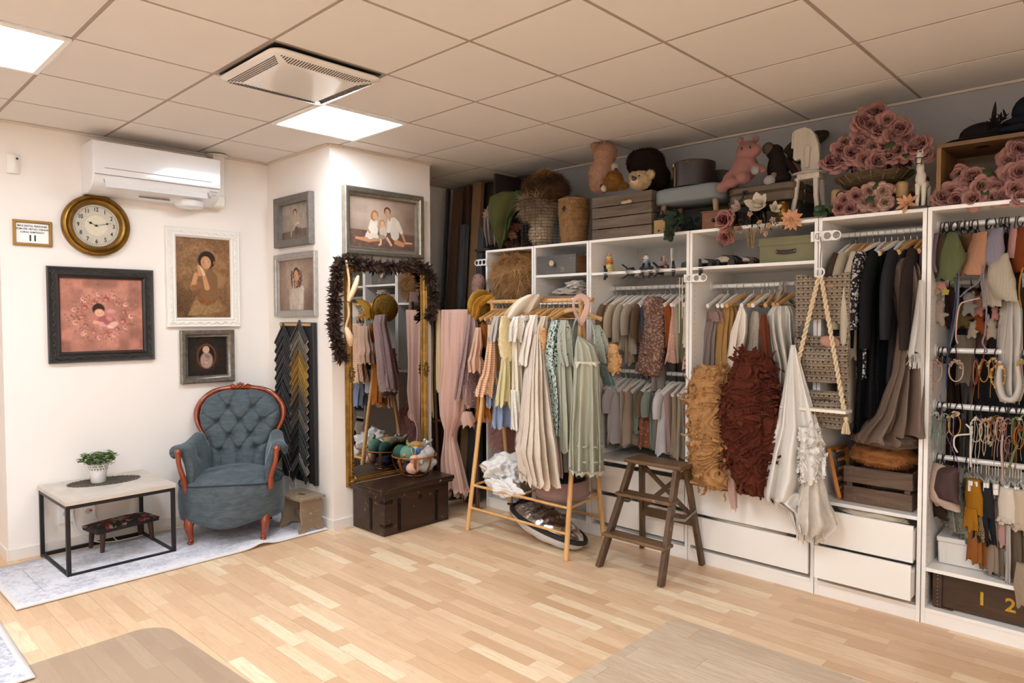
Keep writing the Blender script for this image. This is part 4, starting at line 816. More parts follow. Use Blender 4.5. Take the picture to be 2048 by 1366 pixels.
# feather boa
rg=np.random.default_rng(8); b=M(); X=-1.325
path=spline([at(858,640,x=-1.33),at(866,590,x=-1.33),at(858,548,x=-1.325),at(835,530,x=-1.32),at(790,533,x=X),at(740,530,x=X),at(700,522,x=X),at(678,530,x=X),at(672,565,x=X),at(671,610,x=X),at(668,655,x=X),at(676,690,x=X),at(684,718,x=X)],14)
b.tube(path,.004,6); PP=np.array([tuple(p) for p in path])
for i in range(2300):
    k=rg.integers(0,len(PP)-1); c=PP[k]*(1-rg.random())+PP[k+1]*rg.random(); c=PP[k]+(PP[k+1]-PP[k])*rg.random(); T=PP[k+1]-PP[k]; T /= np.linalg.norm(T); d=rg.normal(size=3); d -= T*(d@T); d /= np.linalg.norm(d); d=d+T*rg.normal()*.5+np.array([.25,0,-.25]); L=.035+.035*rg.random()
    leaf(b,c,d,L,.013+.006*rg.random(),up=rg.normal(size=3),curl=rg.uniform(-.5,.7),nseg=3)
v_=b.arr(); v_[:,0]=np.where(v_[:,0] < -1.386,-1.386+.004*rg.random(len(v_)),v_[:,0]); b.v=[v_]
single('feather_boa',b,cloth('brown feathers','#33261f','#4d3a31',sheen=.5,wr=.1),'dark brown feather boa draped over the top and left side of the gilt mirror','feather boa',smooth='all')
# ballet shoes
SAT=mat('peach satin','#e8c39c',.3,sheen=.4,var=.08,vs=20)
def pointe(lab,p0,p1,p2,x):
    A,B,C=at(*p0,x=x),at(*p1,x=x),at(*p2,x=x); t=thing('ballet_shoe',lab,'ballet shoe',tuple(C),0,'pair of satin ballet shoes')
    part('shoe',M().tube(spline([B,(B*.6+C*.4)+Vector((.012,0,0)),(B*.25+C*.75)+Vector((.01,0,0)),C],6),[.014,.024,.027,.022,.012],14,flat=.75),SAT,t,world=True)
    part('ribbon',M().tube(spline([A,A*.5+B*.5+Vector((.01,.008,0)),B,B*.6+C*.4+Vector((.03,0,0))],6),.009,6,flat=.18),SAT,t,world=True)
pointe('peach satin ballet shoe pointing up from the top left mirror corner',(692,520),(697,602),(716,552),-1.285); pointe('peach satin ballet shoe hanging lower on the left of the mirror frame',(696,605),(692,655),(701,692),-1.30)
# chest
t=thing('wooden_chest','dark stained wooden trunk with black iron straps in front of the mirror','chest',(-1.19,1.567,0)); DK=wood('dark stained chest','#20130c','#38241a','y',6,.35,wear=.03,wearcol='#9c7a4c',bump=.6); DKL=wood('worn chest lid','#22150e','#402a1c','y',5,.3,wear=.07,wearcol='#a88963',bump=.5)
part('body',M().box((0,0,.145),(.375,.575,.29)),DK,t,bevel=.004)
part('lid',M().box((0,0,.312),(.42,.66,.03)),DKL,t,bevel=.006); part('lid_edge',M().box((.004,0,.292),(.40,.64,.018)),DK,t,bevel=.003)
part('lid_plank',M().box((-.1,0,.3285),(.012,.64,.002)),mat('worn edge','#8d6b48',.6),t,smooth=False,label='worn pale plank seam on the lid')
IR=mat('black iron','#131110',.45,metal=.5,bump=.3,bs=80)
for y in (-.16,.17): part('iron_strap',M().box((.19,y,.12),(.005,.022,.2)).ell((.193,y,.225),(.005,.018,.018)),IR,t,bevel=.001)
part('iron_strap',M().box((.03,-.29,.12),(.022,.005,.2)).ell((.03,-.292,.225),(.018,.005,.018)),IR,t,bevel=.001)
for z in (.07,.23):
    for y,s in ((-.26,1),): part('corner_bracket',M().box((.19,y,z),(.004,.05,.016)).box((.165,-.289,z),(.05,.004,.016)).ell((.192,y+.03,z),(.004,.014,.014)),IR,t)
b=M().lathe([(0,.0),(.014,.002),(.018,.006),(.012,.009),(0,.01)],18,rot=rotm(0,PI/2),c=(.187,.02,.22)); part('keyhole_plate',b,IR,t)
for sy in (-1,1): part('lid_hinge',M().box((.195,sy*.2,.29),(.004,.03,.02)),IR,t)
# basket of knitted toys
Pb=at(829,948,z=.33); t=thing('wire_basket','round brown metal band basket of soft toys on the dark chest','basket',(Pb.x,Pb.y,.3295)); BW=mat('brown painted metal','#9a5c26',.35,metal=.2,var=.2,vs=20)
r1,r0,hh=.163,.105,.145; part('rim',M().tube([(r1*math.cos(a),r1*math.sin(a),hh) for a in np.linspace(0,2*PI,49)[:-1]],.0055,8,closed=True),BW,t)
part('base_ring',M().tube([(r0*.8*math.cos(a),r0*.8*math.sin(a),.006) for a in np.linspace(0,2*PI,41)[:-1]],.006,8,closed=True,flat=.8),BW,t)
bp=lambda f: (r0*.8+(r1-r0*.8)*math.sin(f*PI/2),.006+(hh-.006)*(1-math.cos(f*PI/2))**.8)
for k in range(8): a=2*PI*k/8+.15; part('band',M().tube([(bp(f)[0]*math.cos(a),bp(f)[0]*math.sin(a),bp(f)[1]) for f in np.linspace(0,1,9)],.010,8,flat=.22,up=(-math.sin(a),math.cos(a),.01) if False else (math.cos(a),math.sin(a),.3)),BW,t)
n=Nt('dark wire net'); n.base(hexc('#2c2320')); n.b.inputs['Alpha'].default_value=.18
part('mesh_liner',M().lathe([(bp(f)[0]*.985,bp(f)[1]+.003) for f in np.linspace(0,1,9)][::1],32),n.mat,t,smooth='all') if False else None
def toy(nm,lab,P,els,m,size=.008,world=True,extra=None,cat='soft toy',group='knitted soft toys in the basket'):
    P=Vector(P); t=thing(nm,lab,cat,tuple(P),0,group); blobs(els,'body',m,t,size)
    if extra: extra(t)
    return t
bx0,by0,bz0=Pb.x,Pb.y,.33; GK=cloth('sage green knit','#5b7f6d','#75998a',pattern='knit',pscale=90,wr=.3); BGE=cloth('oatmeal knit','#a08a6c','#b39c7d',pattern='knit',pscale=90,wr=.3); STR=cloth('grey striped knit','#8b8581',pattern='stripe',pc='#c9c0b8',pscale=42,wr=.2); PNK=cloth('peach knit','#dca994','#e8bda8',pattern='knit',pscale=90,wr=.3); CRM=cloth('cream knit','#e5cdb4',wr=.2)
def ex1(t): part('stalk',M().tube([(0.02,0,.055),(.0,-.005,.085),(.01,-.01,.1)],[.012,.009,.004],8),cloth('olive knit','#8a8650',wr=.2),t); part('beak',M().ell((.03,-.055,.0),(.014,.014,.012)),cloth('orange knit','#c98a3d',wr=.2),t); part('stitching',M().tube(spline([(.045,.0,.05),(.062,-.01,.02),(.055,.02,-.01),(.03,.05,.03)],6),.0018,5),CRM,t)
toy('knitted_pear_toy','green knitted toy at the front left of the basket',(bx0+.03,by0-.085,bz0+.17),[((0,0,0),(.055,.06,.06)),((-.02,.05,-.01),(.045,.05,.045))],GK,extra=ex1)
toy('knitted_frog_toy','darker green knitted toy leaning on the mirror side of the basket',(bx0-.08,by0-.07,bz0+.165),[((0,0,0),(.05,.055,.055))],cloth('deep green knit','#3c5f50',pattern='knit',pscale=90))
def ex2(t):
    b=M()
    for k in range(9): a=-1.2+k*.36; b.ell((.062*math.cos(a)*.9+.01,.035+.004*k,.052*math.sin(a)+.0),(.008,.014,.012),nu=8,nv=6,m=k % 2)
    part('striped_scarf',b,[cloth('scarf white','#e8e3dc'),cloth('scarf blue','#5f7f8f')],t); part('ear',M().ell((.0,.11,.03),(.018,.04,.012),rotm(.5)),BGE,t); part('ear',M().ell((.05,.08,-.01),(.014,.035,.02),rotm(-.5)),BGE,t)
toy('knitted_dog_toy','beige knitted animal with a white and blue striped scarf on top of the basket',(bx0-.02,by0+.045,bz0+.185),[((0,-.02,0),(.055,.075,.055)),((.0,.065,.0),(.042,.055,.042)),((.055,-.04,-.025),(.025,.04,.025)),((.06,.04,-.03),(.02,.04,.02))],BGE,extra=ex2)
def ex3(t): part('trunk',M().tube(spline([(0,-.05,.02),(.03,-.09,-.01),(.04,-.1,-.05)],6),[.022,.018,.015],10),STR,t)
toy('striped_elephant_toy','grey and white striped knitted toy curled at the front right of the basket',(bx0+.085,by0+.065,bz0+.15),[((0,0,.01),(.045,.05,.05)),((.015,-.06,-.01),(.035,.055,.035)),((.0,-.03,-.08),(.05,.07,.05)),((.02,.03,-.06),(.03,.03,.03))],STR,extra=ex3)
toy('peach_knitted_toy','peach knitted toy lying along the front rim of the basket',(bx0+.10,by0-.055,bz0+.14),[((0,-.03,0),(.028,.035,.03)),((.0,.02,-.005),(.03,.045,.03)),((-.01,.07,0),(.016,.03,.016)),((-.02,-.02,-.07),(.04,.06,.045))],PNK)
def ex4(t): part('yellow_hair',M().ell((0,.01,.04),(.028,.035,.014)),cloth('mustard wool','#cf9230'),t); part('blue_trousers',M().ell((.025,.01,-.012),(.024,.03,.03)),cloth('denim blue knit','#3d5f97'),t)
toy('knitted_doll','small knitted doll with yellow hair and blue trousers in the middle of the basket',(bx0+.015,by0-.005,bz0+.18),[((0,-.0,.02),(.026,.026,.026)),((.03,.02,-.035),(.012,.02,.035)),((.05,.03,-.05),(.014,.02,.014))],cloth('doll cream','#e6cdb6'),extra=ex4)
toy('dark_blue_toy','dark filling toy at the bottom of the basket',(bx0,by0,bz0+.06),[((0,0,0),(.085,.09,.045))],cloth('slate knit','#4b4d5c')) 
# ---------------------------------------------------------------- recess: long parcels and tubes
CARD=mat('brown cardboard','#7d5c3c',.85,var=.12,vs=5); CARD2=mat('dark cardboard','#5c412b',.85,var=.15,vs=5)
g=Nt('crinkled clear film'); g.base(hexc('#2c2a2b')); g.b.inputs['Roughness'].default_value=.12; g.b.inputs['Coat Weight'].default_value=.6; g.bump(g.noise(g.obj((1,1,.25)),40,6,.7),1.0,.02); FILM=g.mat
def plank(lab,pxt,pyt,pxb,y0,y1,w,d,m,holes=0,name='cardboard_box',cat='long box',bot=1180):
    A=at(pxt,pyt,y=y1); B=at(pxb,bot,y=y0); B=Vector((B.x,B.y,max(B.z,.01))) if False else at(pxb,1000,y=y0); B.z=.02; t=thing(name,lab,cat,(B.x,B.y,0),0,'long parcels in the dark recess')
    D=(A-B); L=D.length; F_=frame_to((0,0,.02),(1,0,0)); z=D.normalized(); x=Vector((1,0,0)); x=(x-z*x.dot(z)).normalized(); yv=z.cross(x); R_=Matrix((x,yv,z)).transposed()
    b=M(); b.box(tuple(z*(L/2)+Vector((0,0,.02))),(w,d,L),np.array(R_)); part('carton',b,m,t,bevel=.003,smooth=False)
    if holes:
        c=z*(L*holes)+Vector((0,0,.02))-yv*(d/2+.001); b=M().ell(tuple(c),(.018,.002,.018),np.array(R_)); part('hand_hole',b,mat('kraft circle','#a58a68',.8),t)
        b=M(); P=[(-.022,-.15),(.022,-.15),(.014,.0),(.03,.0),(0,.06),(-.03,.0),(-.014,.0)]; mt=Matrix.Translation(z*(L*(holes-.1))+Vector((0,0,.02))-yv*(d/2+.001))@R_.to_4x4(); b.prism(P,.001,mt); part('printed_arrow',b,mat('print black','#1b1613',.7),t,smooth=False)
    return t
plank('leftmost long cardboard carton leaning in the dark recess',917,380,880,2.32,2.62,.095,.04,CARD2,.42); plank('long dark carton leaning between the two cardboard cartons',936,372,905,2.42,2.74,.08,.04,mat('reddish carton','#4e3423',.8))
plank('rightmost long cardboard carton with a printed arrow leaning in the recess',958,366,925,2.30,2.66,.1,.045,CARD,.43)
plank('thin dark board leaning at the far left of the recess',897,378,868,2.36,2.68,.03,.03,FILM,name='film_wrapped_board',cat='board'); plank('clear film wrapped roll leaning between the cartons',930,450,902,2.22,2.52,.06,.05,FILM,name='film_wrapped_roll',cat='roll'); plank('clear film wrapped roll beside the wardrobe',966,455,940,2.24,2.5,.07,.05,FILM,name='film_wrapped_roll',cat='roll')
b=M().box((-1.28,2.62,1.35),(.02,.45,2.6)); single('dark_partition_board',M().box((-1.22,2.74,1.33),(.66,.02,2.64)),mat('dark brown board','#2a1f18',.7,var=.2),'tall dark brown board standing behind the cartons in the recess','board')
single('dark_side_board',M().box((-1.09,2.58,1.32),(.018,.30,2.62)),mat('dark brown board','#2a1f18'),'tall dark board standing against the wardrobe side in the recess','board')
# branch stand with drapes
yS=2.10; WB=wood('dark branch wood','#3d2417','#6a4128','z',9,.35,coat=.3); LB=wood('light branch wood','#b08a58','#c9a26d','x',9,.5)
P0=at(868,1035,y=yS); t=thing('drape_stand','dark wooden ladder stand holding a pink drape beside the mirror','stand',(P0.x,yS,0))
A=at(863,583,y=yS-.02); B=at(878,1020,y=yS+.05); B.z=0; part('post',M().tube([tuple(A),tuple(B)],.017,10),WB,t,world=True)
A2=at(952,600,y=yS+.03); B2=at(955,1020,y=yS+.08); B2.z=0; part('post',M().tube([tuple(A2),tuple(B2)],.017,10),WB,t,world=True)
r1_=spline([at(838,627,y=yS),at(870,629,y=yS),at(910,624,y=yS),at(960,620,y=yS+.02)],4); part('rail',M().tube(r1_,.012,8),LB,t,world=True,label='pale top rail')
for py in (732,842): part('rail',M().tube([tuple(at(866,py,y=yS+.01)),tuple(at(956,py-3,y=yS+.04))],.012,8),WB,t,world=True)
PKD=cloth('dusty pink jersey','#c19a8b','#cda797',sheen=.3,wr=.15)
drape('pink_drape','long dusty pink drape hung over the top rail and tied lower down','drape',[(878,940,619,.03),(878,938,650,.035),(880,934,740,.04),(874,936,790,.05),(878,930,830,.045),(890,914,862,.03),(889,912,880,.03),(884,922,920,.045),(883,938,985,.05)],yS-.04,PKD,folds=13,amp=.5,seed=2,hem=.03,nz=50,na=110)
drape('pink_drape_tail','end of the pink drape wrapped over the middle rail to the right','drape',[(912,946,822,.03),(906,952,838,.035),(915,950,852,.03)],yS-.0,PKD,folds=7,amp=.4,seed=5,nz=14)
CORD=cloth('cream ribbed cotton','#c3a97f','#d1b98f',pattern='rib',pscale=120,wr=.3)
drape('cream_scarf','narrow cream knitted scarf hanging in front of the dark post, longer one','scarf',[(851,862,624,.015),(852,866,680,.02),(854,866,770,.02),(853,868,828,.02)],yS-.05,CORD,'cream scarves on the stand',folds=4,amp=.3,hem=.02,nz=30,na=30)
drape('cream_scarf','narrow cream knitted scarf hanging right of the dark post, shorter one','scarf',[(871,882,620,.015),(872,884,680,.02),(872,886,782,.02)],yS-.055,CORD,'cream scarves on the stand',folds=4,amp=.3,hem=.01,nz=30,na=30)
single('scarf_knot',M().tube(spline([at(853,632,y=yS-.03),at(858,618,y=yS-.05),at(868,616,y=yS-.05),at(876,622,y=yS-.05),at(874,634,y=yS-.03)],6),[.012,.02,.018,.012],10),CORD,'twisted cream knot of the scarves over the top rail','scarf',smooth='all')
# ================================================================ the row of open wardrobe units
YW,WB_=2.298,[-1.06,-.555,-.05,.71,1.467,1.973,2.73]; ZT=2.01; T=.018; DARKL=mat('grey back panel','#c9c5c0',.5)
def unit(i,lab,shelves,rods=(),base=None,drawers=(),holes=True):
    x0,x1=WB_[i]+.002,WB_[i+1]-.002; w=x1-x0; xc=(x0+x1)/2; t=thing('wardrobe_unit',lab,'wardrobe',(xc,YW,0),0,'open white wardrobe units'); D=YB-.01-YW; yc=D/2
    for s in (-1,1): part('side_panel',M().box((s*(w/2-T/2),yc,ZT/2),(T,D,ZT)),LACQ,t,bevel=.0012,smooth=False)
    part('top_panel',M().box((0,yc,ZT-T/2),(w-2*T,D,T)),LACQ,t,bevel=.001,smooth=False); part('bottom_panel',M().box((0,yc,.069),(w-2*T,D,T)),LACQ,t,bevel=.001,smooth=False)
    part('plinth',M().box((0,.012,.03),(w-2*T,T,.059)),LACQ,t,smooth=False); part('back_panel',M().box((0,D-.004,ZT/2),(w-2*T,.006,ZT-.03)),DARKL,t,smooth=False)
    for z in shelves: part('shelf',M().box((0,yc-.002,z-T/2),(w-2*T,D-.012,T)),LACQ,t,bevel=.001,smooth=False)
    if base: part('shelf',M().box((0,yc-.002,base-T/2),(w-2*T,D-.012,T)),LACQ,t,bevel=.001,smooth=False)
    for z,y in rods:
        r=part('hanging_rod',M().cyl((-w/2+T,y-YW,z),(w/2-T,y-YW,z),.0135,n=16),mat('white rod','#dedbd6',.25,metal=.1),t)
        for s in (-1,1): part('rod_holder',M().lathe([(.03,0),(.03,.004),(.018,.008),(.017,.016)],18,c=(s*(w/2-T),y-YW,z),rot=rotm(0,-s*PI/2)),mat('white rod'  ,'#dedbd6'),r)
    for z0,z1,out,tilt in drawers:
        dw=w-2*T-.012; d=part('drawer',M().box((0,-out+.01,(z0+z1)/2),(dw,.016,z1-z0)),LACQ,t,bevel=.001,smooth=False)
        b=M(); h=(z1-z0)*.8
        for s in (-1,1): b.box((s*(dw/2-.008),-out+.24,z0+h/2+.005),(.012,.45,h))
        b.box((0,-out+.24,z0+.01),(dw-.02,.45,.006)); b.box((0,-out+.46,z0+h/2),(dw-.02,.012,h)); part('drawer_box',b,LACQ,d,smooth=False)
    if holes:
        b=M()
        for k in range(52):
            z=.12+.034*k+.0
            if z < 1.95:
                for y in (.035,.42):
                    b.box((-w/2+T+.0003,y,z),(.0006,.005,.005))
        part('shelf_pin_holes',b,mat('pin hole grey','#8d8378',.8),t,smooth=False,kind='stuff')
    return t
unit(0,'leftmost wardrobe unit with a tan shaggy cushion at its top',[1.62,1.02]); unit(1,'narrow wardrobe unit with the grey wooden drawer on its top shelf',[1.795,1.60,1.02])
unit(2,'wardrobe unit with stacking toys on its shelf and two rods of baby clothes',[1.79],[(1.69,2.55),(1.115,2.55)],.537,[(.315,.49,.0,0),(.105,.29,.0,0)])
unit(3,'wardrobe unit with the big ruffled dresses and two drawers',[1.79],[(1.68,2.55)],None,[(.30,.47,.004,0),(.105,.285,.02,0)])
unit(4,'narrow wardrobe unit with black clothes, the slatted crate and two open drawers',[],[(1.935,2.55)],.514,[(.295,.475,.045,0),(.118,.288,.075,0)])
unit(5,'rightmost wardrobe unit with rods of knitted baby bonnets and headbands',[.275],[(1.93,2.42),(1.66,2.66),(1.325,2.42),(1.055,2.42),(.80,2.42)])
# --- hangers
def hanger(name,lab,half,m,group,bar=False):
    t=thing(name,lab,'hanger',(0,0,0),0,group); P=spline([(-half,0,-.062),(-half*.75,0,-.045),(-half*.3,0,-.012),(0,0,0),(half*.3,0,-.012),(half*.75,0,-.045),(half,0,-.062)],3)
    part('arms',M().tube(P,[.011,.009,.011,.012,.011,.009,.011],8,flat=1.3),m,t)
    h=[(0,0,.0),(0,0,.035)]+[(.017*math.sin(a)*-1,0,.055-.019*math.cos(a)) for a in np.linspace(0,4.2,9)]; part('hook',M().tube(h,.0018,6),CHROME,t)
    if bar: part('bar',M().cyl((-half*.93,0,-.057),(half*.93,0,-.057),.004,n=8),m,t)
    return t
HWH=mat('white painted hanger','#e4ddd4',.4); HWD=mat('pale beech hanger','#cfa066',.4,var=.15,vs=20)
ORD=['leftmost','second','third','fourth','fifth','sixth','seventh','eighth','ninth','tenth','eleventh','twelfth','thirteenth','fourteenth','fifteenth','sixteenth','seventeenth','eighteenth','nineteenth','twentieth','twenty-first','twenty-second']
_hp={}
def hang(kind,x,y,z,ang,lab,group):
    half,m,nm,bar={'kid white': (.145,HWH,'clothes_hanger',0),'wood': (.185,HWD,'clothes_hanger',1),'white': (.19,HWH,'clothes_hanger',0),'kid wood': (.145,HWD,'clothes_hanger',0)}[kind]
    z -= .074-.0135+.002      # the hook's curve rests on the rod
    if kind not in _hp: _hp[kind]=hanger(nm,lab,half,m,group,bar); o=_hp[kind]; o.location=(x,y,z); o.rotation_euler=(0,0,ang); return o
    return dup(_hp[kind],(x,y,z),ang,lab,group)
def garment(name,lab,cat,x,y,ztop,hw,L,m,ang=PI/2,th=.02,flare=1.0,sl=0,group=None,folds=8,amp=.35,seed=0,tiers=0,strap=False,tmid=None,sw=.042,hem=.012,extra=None):
    R=[(x,y,ztop,.035,th*.6),(x,y,ztop-.03,hw*.62,th*.9),(x,y,ztop-.055,hw*.96,th),(x,y,ztop-.12,hw*.9,th*1.1)]
    if tiers:
        n=tiers
        for k in range(n):
            f0,f1=k/n,(k+1)/n; q0=.16+(L-.16)*f0; q1=.16+(L-.16)*f1; fw=hw*(.85+(flare-.85)*f1); R += [(x,y,ztop-q0-.002,hw*(.85+(flare-.85)*f0)*.93,th*1.0),(x,y,ztop-q1,fw,th*1.5)]
    else: R += [(x,y,ztop-L*.5,hw*(.84+.4*(flare-.84)),th*1.2),(x,y,ztop-L,hw*flare,th*(1.1+.5*flare))]
    b=loftw(R,ang,folds,amp,seed,hem,nz=22 if not tiers else 26,na=44)
    if not sl: return single(name,b,m,lab,cat,group,smooth='all')
    t=thing(name,lab,cat,(x,y,ztop-L),0,group); part('body',b,m,t,world=True,smooth='all'); d=Vector((math.cos(ang),math.sin(ang),0))
    for s in (-1,1):
        p0=Vector((x,y,ztop-.065))+d*s*hw*.86; p2=p0+d*s*sl*.22+Vector((0,0,-sl*.95)); p1=p0+d*s*sl*.2+Vector((0,0,-sl*.35)); sp=spline([p0,p1,p2],5)
        part('sleeve',M().tube(sp,[sw*.9,sw,sw*.95,sw*.8],12,flat=.55,up=(d.y,-d.x,0),cap=False),m,t,world=True,smooth='all')
    return t
def fab(c,c2=None,**k): return cloth('fabric %s %s' % (c,'-'.join(str(v) for v in k.values())),c,c2,**k)
# --- unit 3 upper rod: baby clothes
G3='baby clothes on the upper rod of the third unit'; G3b='baby clothes on the lower rod of the third unit'; HG3='white hangers on the upper rod of the third unit'
up=[('fluffy brown teddy jacket','jacket','#8a6f5a',.30,1.05,.20,dict(pattern='knit',pscale=60)),('brown knitted cardigan','cardigan','#7a6352',.28,.95,.18,{}),('light beige jacket','jacket','#b9a68e',.33,1.0,.22,{}),('cream beige cardigan','cardigan','#b5a692',.36,1.0,.25,dict(pattern='knit',pscale=80)),('taupe cotton romper','romper','#93826f',.45,.9,0,{}),('grey beige shirt','shirt','#a0917f',.38,.95,.2,{}),('dark brown jacket','jacket','#5e4a39',.30,1.0,.22,{}),('blue denim dress','dress','#46596c',.40,.9,0,{}),('dark brown romper','romper','#47301f',.38,.9,0,{}),
      ('long grey tulle skirt','skirt','#847a72',.62,1.1,0,{}),None,('rust orange top','top','#a0562a',.34,.9,0,{}),('glittery dusty pink dress','dress','#b98f7f',.42,1.35,0,dict(pattern='dots',pc='#d4b4a4',pscale=120)),('olive lace dress','dress','#9d947c',.42,1.0,0,{}),('cream lace top','top','#c7bda6',.32,1.0,0,{}),('pink spotted tulle dress','dress','#c29b8c',.46,1.3,0,dict(pattern='dots',pc='#6b3f3a',pscale=45))]
xs=np.linspace(.0,.655,len(up))
for i,(x,g) in enumerate(zip(xs,up)):
    a=PI/2+.12*math.sin(i*2.3)-.08; hang('kid white',x,2.55,1.69,a,'%s white hanger on the upper rod of the third unit' % ORD[i],HG3)
    if g: garment(g[0].split()[-1] if g[1] != 'top' else 'blouse',g[0]+' on the upper rod of the third unit',g[1],x,2.55,1.628-.004,.148,g[3],fab(g[2],**g[6]),a,flare=g[4],sl=g[5],group=None,seed=i,th=.018,folds=7)
RF=cloth('mauve floral ruffle','#7e6052','#5f4238',pattern='floral',pc='#a58573',pscale=70)
prof=[(1293,1322,593,.03),(1290,1330,612,.06),(1292,1330,640,.07),(1282,1328,690,.09),(1275,1322,740,.09),(1290,1318,752,.06)]
b=frill(prof,2.42,3,A=.02,f=11,k=2.2,ang=1.1,th=.07,nz=100,na=150); single('ruffle_dress',b,RF,'ruffled mauve floral dress bulging out of the upper rod of the third unit','dress',smooth='all')
lo=[('grey striped romper','romper','#77716a',.46),('beige romper','romper','#a08a78',.36),('pale lilac white shirt','shirt','#bdb6b6',.42),('white cotton romper','romper','#c7c0ba',.44),('terracotta pink romper','romper','#a8745f',.36),('beige linen romper','romper','#a5937f',.42),('sage green romper','romper','#83917d',.34),('dark floral blouse','blouse','#6e5648',.3),('rust spotted romper','romper','#85523a',.42),('grey green knitted cardigan','cardigan','#848b80',.43),('tan romper','romper','#9c7659',.40),('white muslin shirt','shirt','#cdc8c6',.45),('mauve trousers','trousers','#a68a84',.44),('beige ribbed romper','romper','#a7947e',.45),('sand coloured overalls','overalls','#a3947f',.46),('grey ribbed trousers','trousers','#9b948d',.46),('cream ruffled top','top','#cdc1b0',.28)]
xs=np.linspace(.0,.66,len(lo))
for i,(x,g) in enumerate(zip(xs,lo)):
    a=PI/2+.16*math.sin(i*1.9+1)-.1; hang('kid white',x,2.55,1.115,a,'%s white hanger on the lower rod of the third unit' % ORD[i],'white hangers on the lower rod of the third unit')
    k=dict(pattern='dots',pc='#b98a6a',pscale=60) if 'spotted' in g[0] else dict(pattern='knit',pscale=60) if 'knit' in g[0] else dict(pattern='rib',pscale=60) if 'ribbed' in g[0] else {}
    garment(g[0].split()[-1] if g[1] != 'top' else 'blouse',g[0]+' on the lower rod of the third unit',g[1],x,2.55,1.05,.14+.01*(i % 3),g[3],fab(g[2],**k),a,flare=.8+.15*(i % 3),sl=.16 if g[1] in ('shirt','cardigan','blouse') else 0,seed=i+30,th=.02,folds=6)
# pearl strings on the hook strip
def holestrip(lab,A,L,H):
    t=thing('hook_strip',lab,'hook strip',(A.x,A.y,A.z),0,'white hook strips with three round holes'); b=M(); n=24; w=L/3.3
    for k in range(3):
        cx=L-(k+.5)*w*.98-.002; r=H*.36; O=[]; I_=[]
        for i in range(n):
            a=2*PI*i/n; c,s=math.cos(a),math.sin(a); q=1/max(abs(c)/(w/2),abs(s)/(H/2)); 
            if k == 0 and c > 0: q=H/2 if w/2 >= H/2 else w/2
            O.append((cx+c*q,s*q)); I_.append((cx+r*c,r*s))
        vs=[(x,y_,z) for y_ in (-.003,.003) for ring in (O,I_) for x,z in ring]
        b.add(vs,[q for i in range(n) for j in [(i+1) % n] for q in ((i,j,n+j,n+i),(2*n+i,3*n+i,3*n+j,2*n+j),(n+i,n+j,3*n+j,3*n+i),(i,2*n+i,2*n+j,j))])
    b.box((L-3*w+.0-.0,0,0),(w*.32,.006,H)) if False else b.box(((L-3*w*.98)/2,0,0),(max(.01,L-3*w*.98),.006,H)); part('plate',b,mat('white hook strip','#ece7e1',.4),t,smooth=False); return t
A=at(1368,557,y=2.285); holestrip('white hook strip between the third and fourth wardrobe units, strings of beads hanging on it',A,.155,.048)
A=at(1622,474,y=2.285); holestrip('white hook strip at the fifth unit from which the macrame swing and crochet organizer hang',A,.155,.052)
A=at(974,524,y=2.285); o=holestrip('white hook strip sticking out left of the leftmost unit',A,.14,.05); o.rotation_euler=(0,0,PI)
PRL=mat('pearl beads','#d9cdb8',.25,coat=.5)
for k,(px,y0,y1) in enumerate(((1361,556,668),(1365,556,640),(1370,556,700))):
    b=M(); a_=at(px,y0,y=2.262-.004*k); c_=at(px-1,y1,y=2.262-.004*k); n=int((a_.z-c_.z)/.0075)
    for i in range(n): b.ell((a_.x+.006*(k-1),a_.y,a_.z-i*.0075),.0036,nu=7,nv=5)
    single('pearl_string',b,PRL,'string of cream beads on the third unit divider, %s' % ('leftmost','middle and shortest','rightmost and longest')[k],'bead string','strings of beads')
# --- unit 4: long dresses
HG4='hangers on the rod of the fourth unit'
for i,(x,kd) in enumerate(((.80,'white'),(.835,'white'),(.90,'white'),(.945,'wood'),(1.0,'white'),(1.05,'wood'),(1.075,'wood'),(1.10,'white'),(1.13,'wood'),(1.19,'wood'),(1.25,'wood'))):
    hang(kd,x,2.55,1.68,PI/2+.15*math.sin(i*1.7),'%s hanger on the rod of the fourth unit, %s' % (ORD[i],'pale wood' if kd == 'wood' else 'white'),HG4)
drape('pleated_dress','pleated mauve grey dress at the left end of the fourth unit','dress',[(1428,1438,622,.03),(1412,1442,640,.05),(1400,1440,670,.06),(1390,1432,720,.08),(1384,1424,770,.09)],2.50,cloth('mauve pleats','#85776f','#9a8b83',translucent=.2),ang=1.2,folds=16,amp=.4,seed=2,na=90)
drape('puff_sleeve_top','dusty pink puff of tulle above the pleated dress','top',[(1425,1434,616,.02),(1418,1442,624,.05),(1420,1442,640,.05)],2.44,cloth('pink tulle puff','#a88a80',alpha=.75),ang=1.0,folds=8,amp=.4,nz=10)
drape('mustard_tulle_dress','mustard tan tulle dress second in the fourth unit','dress',[(1448,1470,610,.03),(1438,1478,625,.05),(1432,1468,660,.06),(1425,1460,730,.08)],2.49,cloth('mustard tulle','#9c7544','#b38b58',alpha=.95),ang=1.1,folds=12,amp=.4,seed=3,na=80)
drape('satin_dress','shiny cream satin dress in the middle of the fourth unit','dress',[(1480,1486,612,.02),(1474,1494,628,.03),(1462,1494,665,.05),(1456,1484,710,.05),(1458,1464,758,.02)],2.40,mat('cream satin','#e6d8c6',.28,sheen=.3,bump=.2,bs=15),ang=.7,folds=7,amp=.5,seed=4)
drape('sequin_top','pale beige sequinned dress beside the satin one','dress',[(1505,1517,622,.02),(1498,1520,650,.04),(1490,1512,705,.05)],2.47,cloth('sequins','#ab9c88','#c9bcab',pattern='dots',pc='#e0d6c8',pscale=160),ang=1.1,folds=6,amp=.2,seed=5)
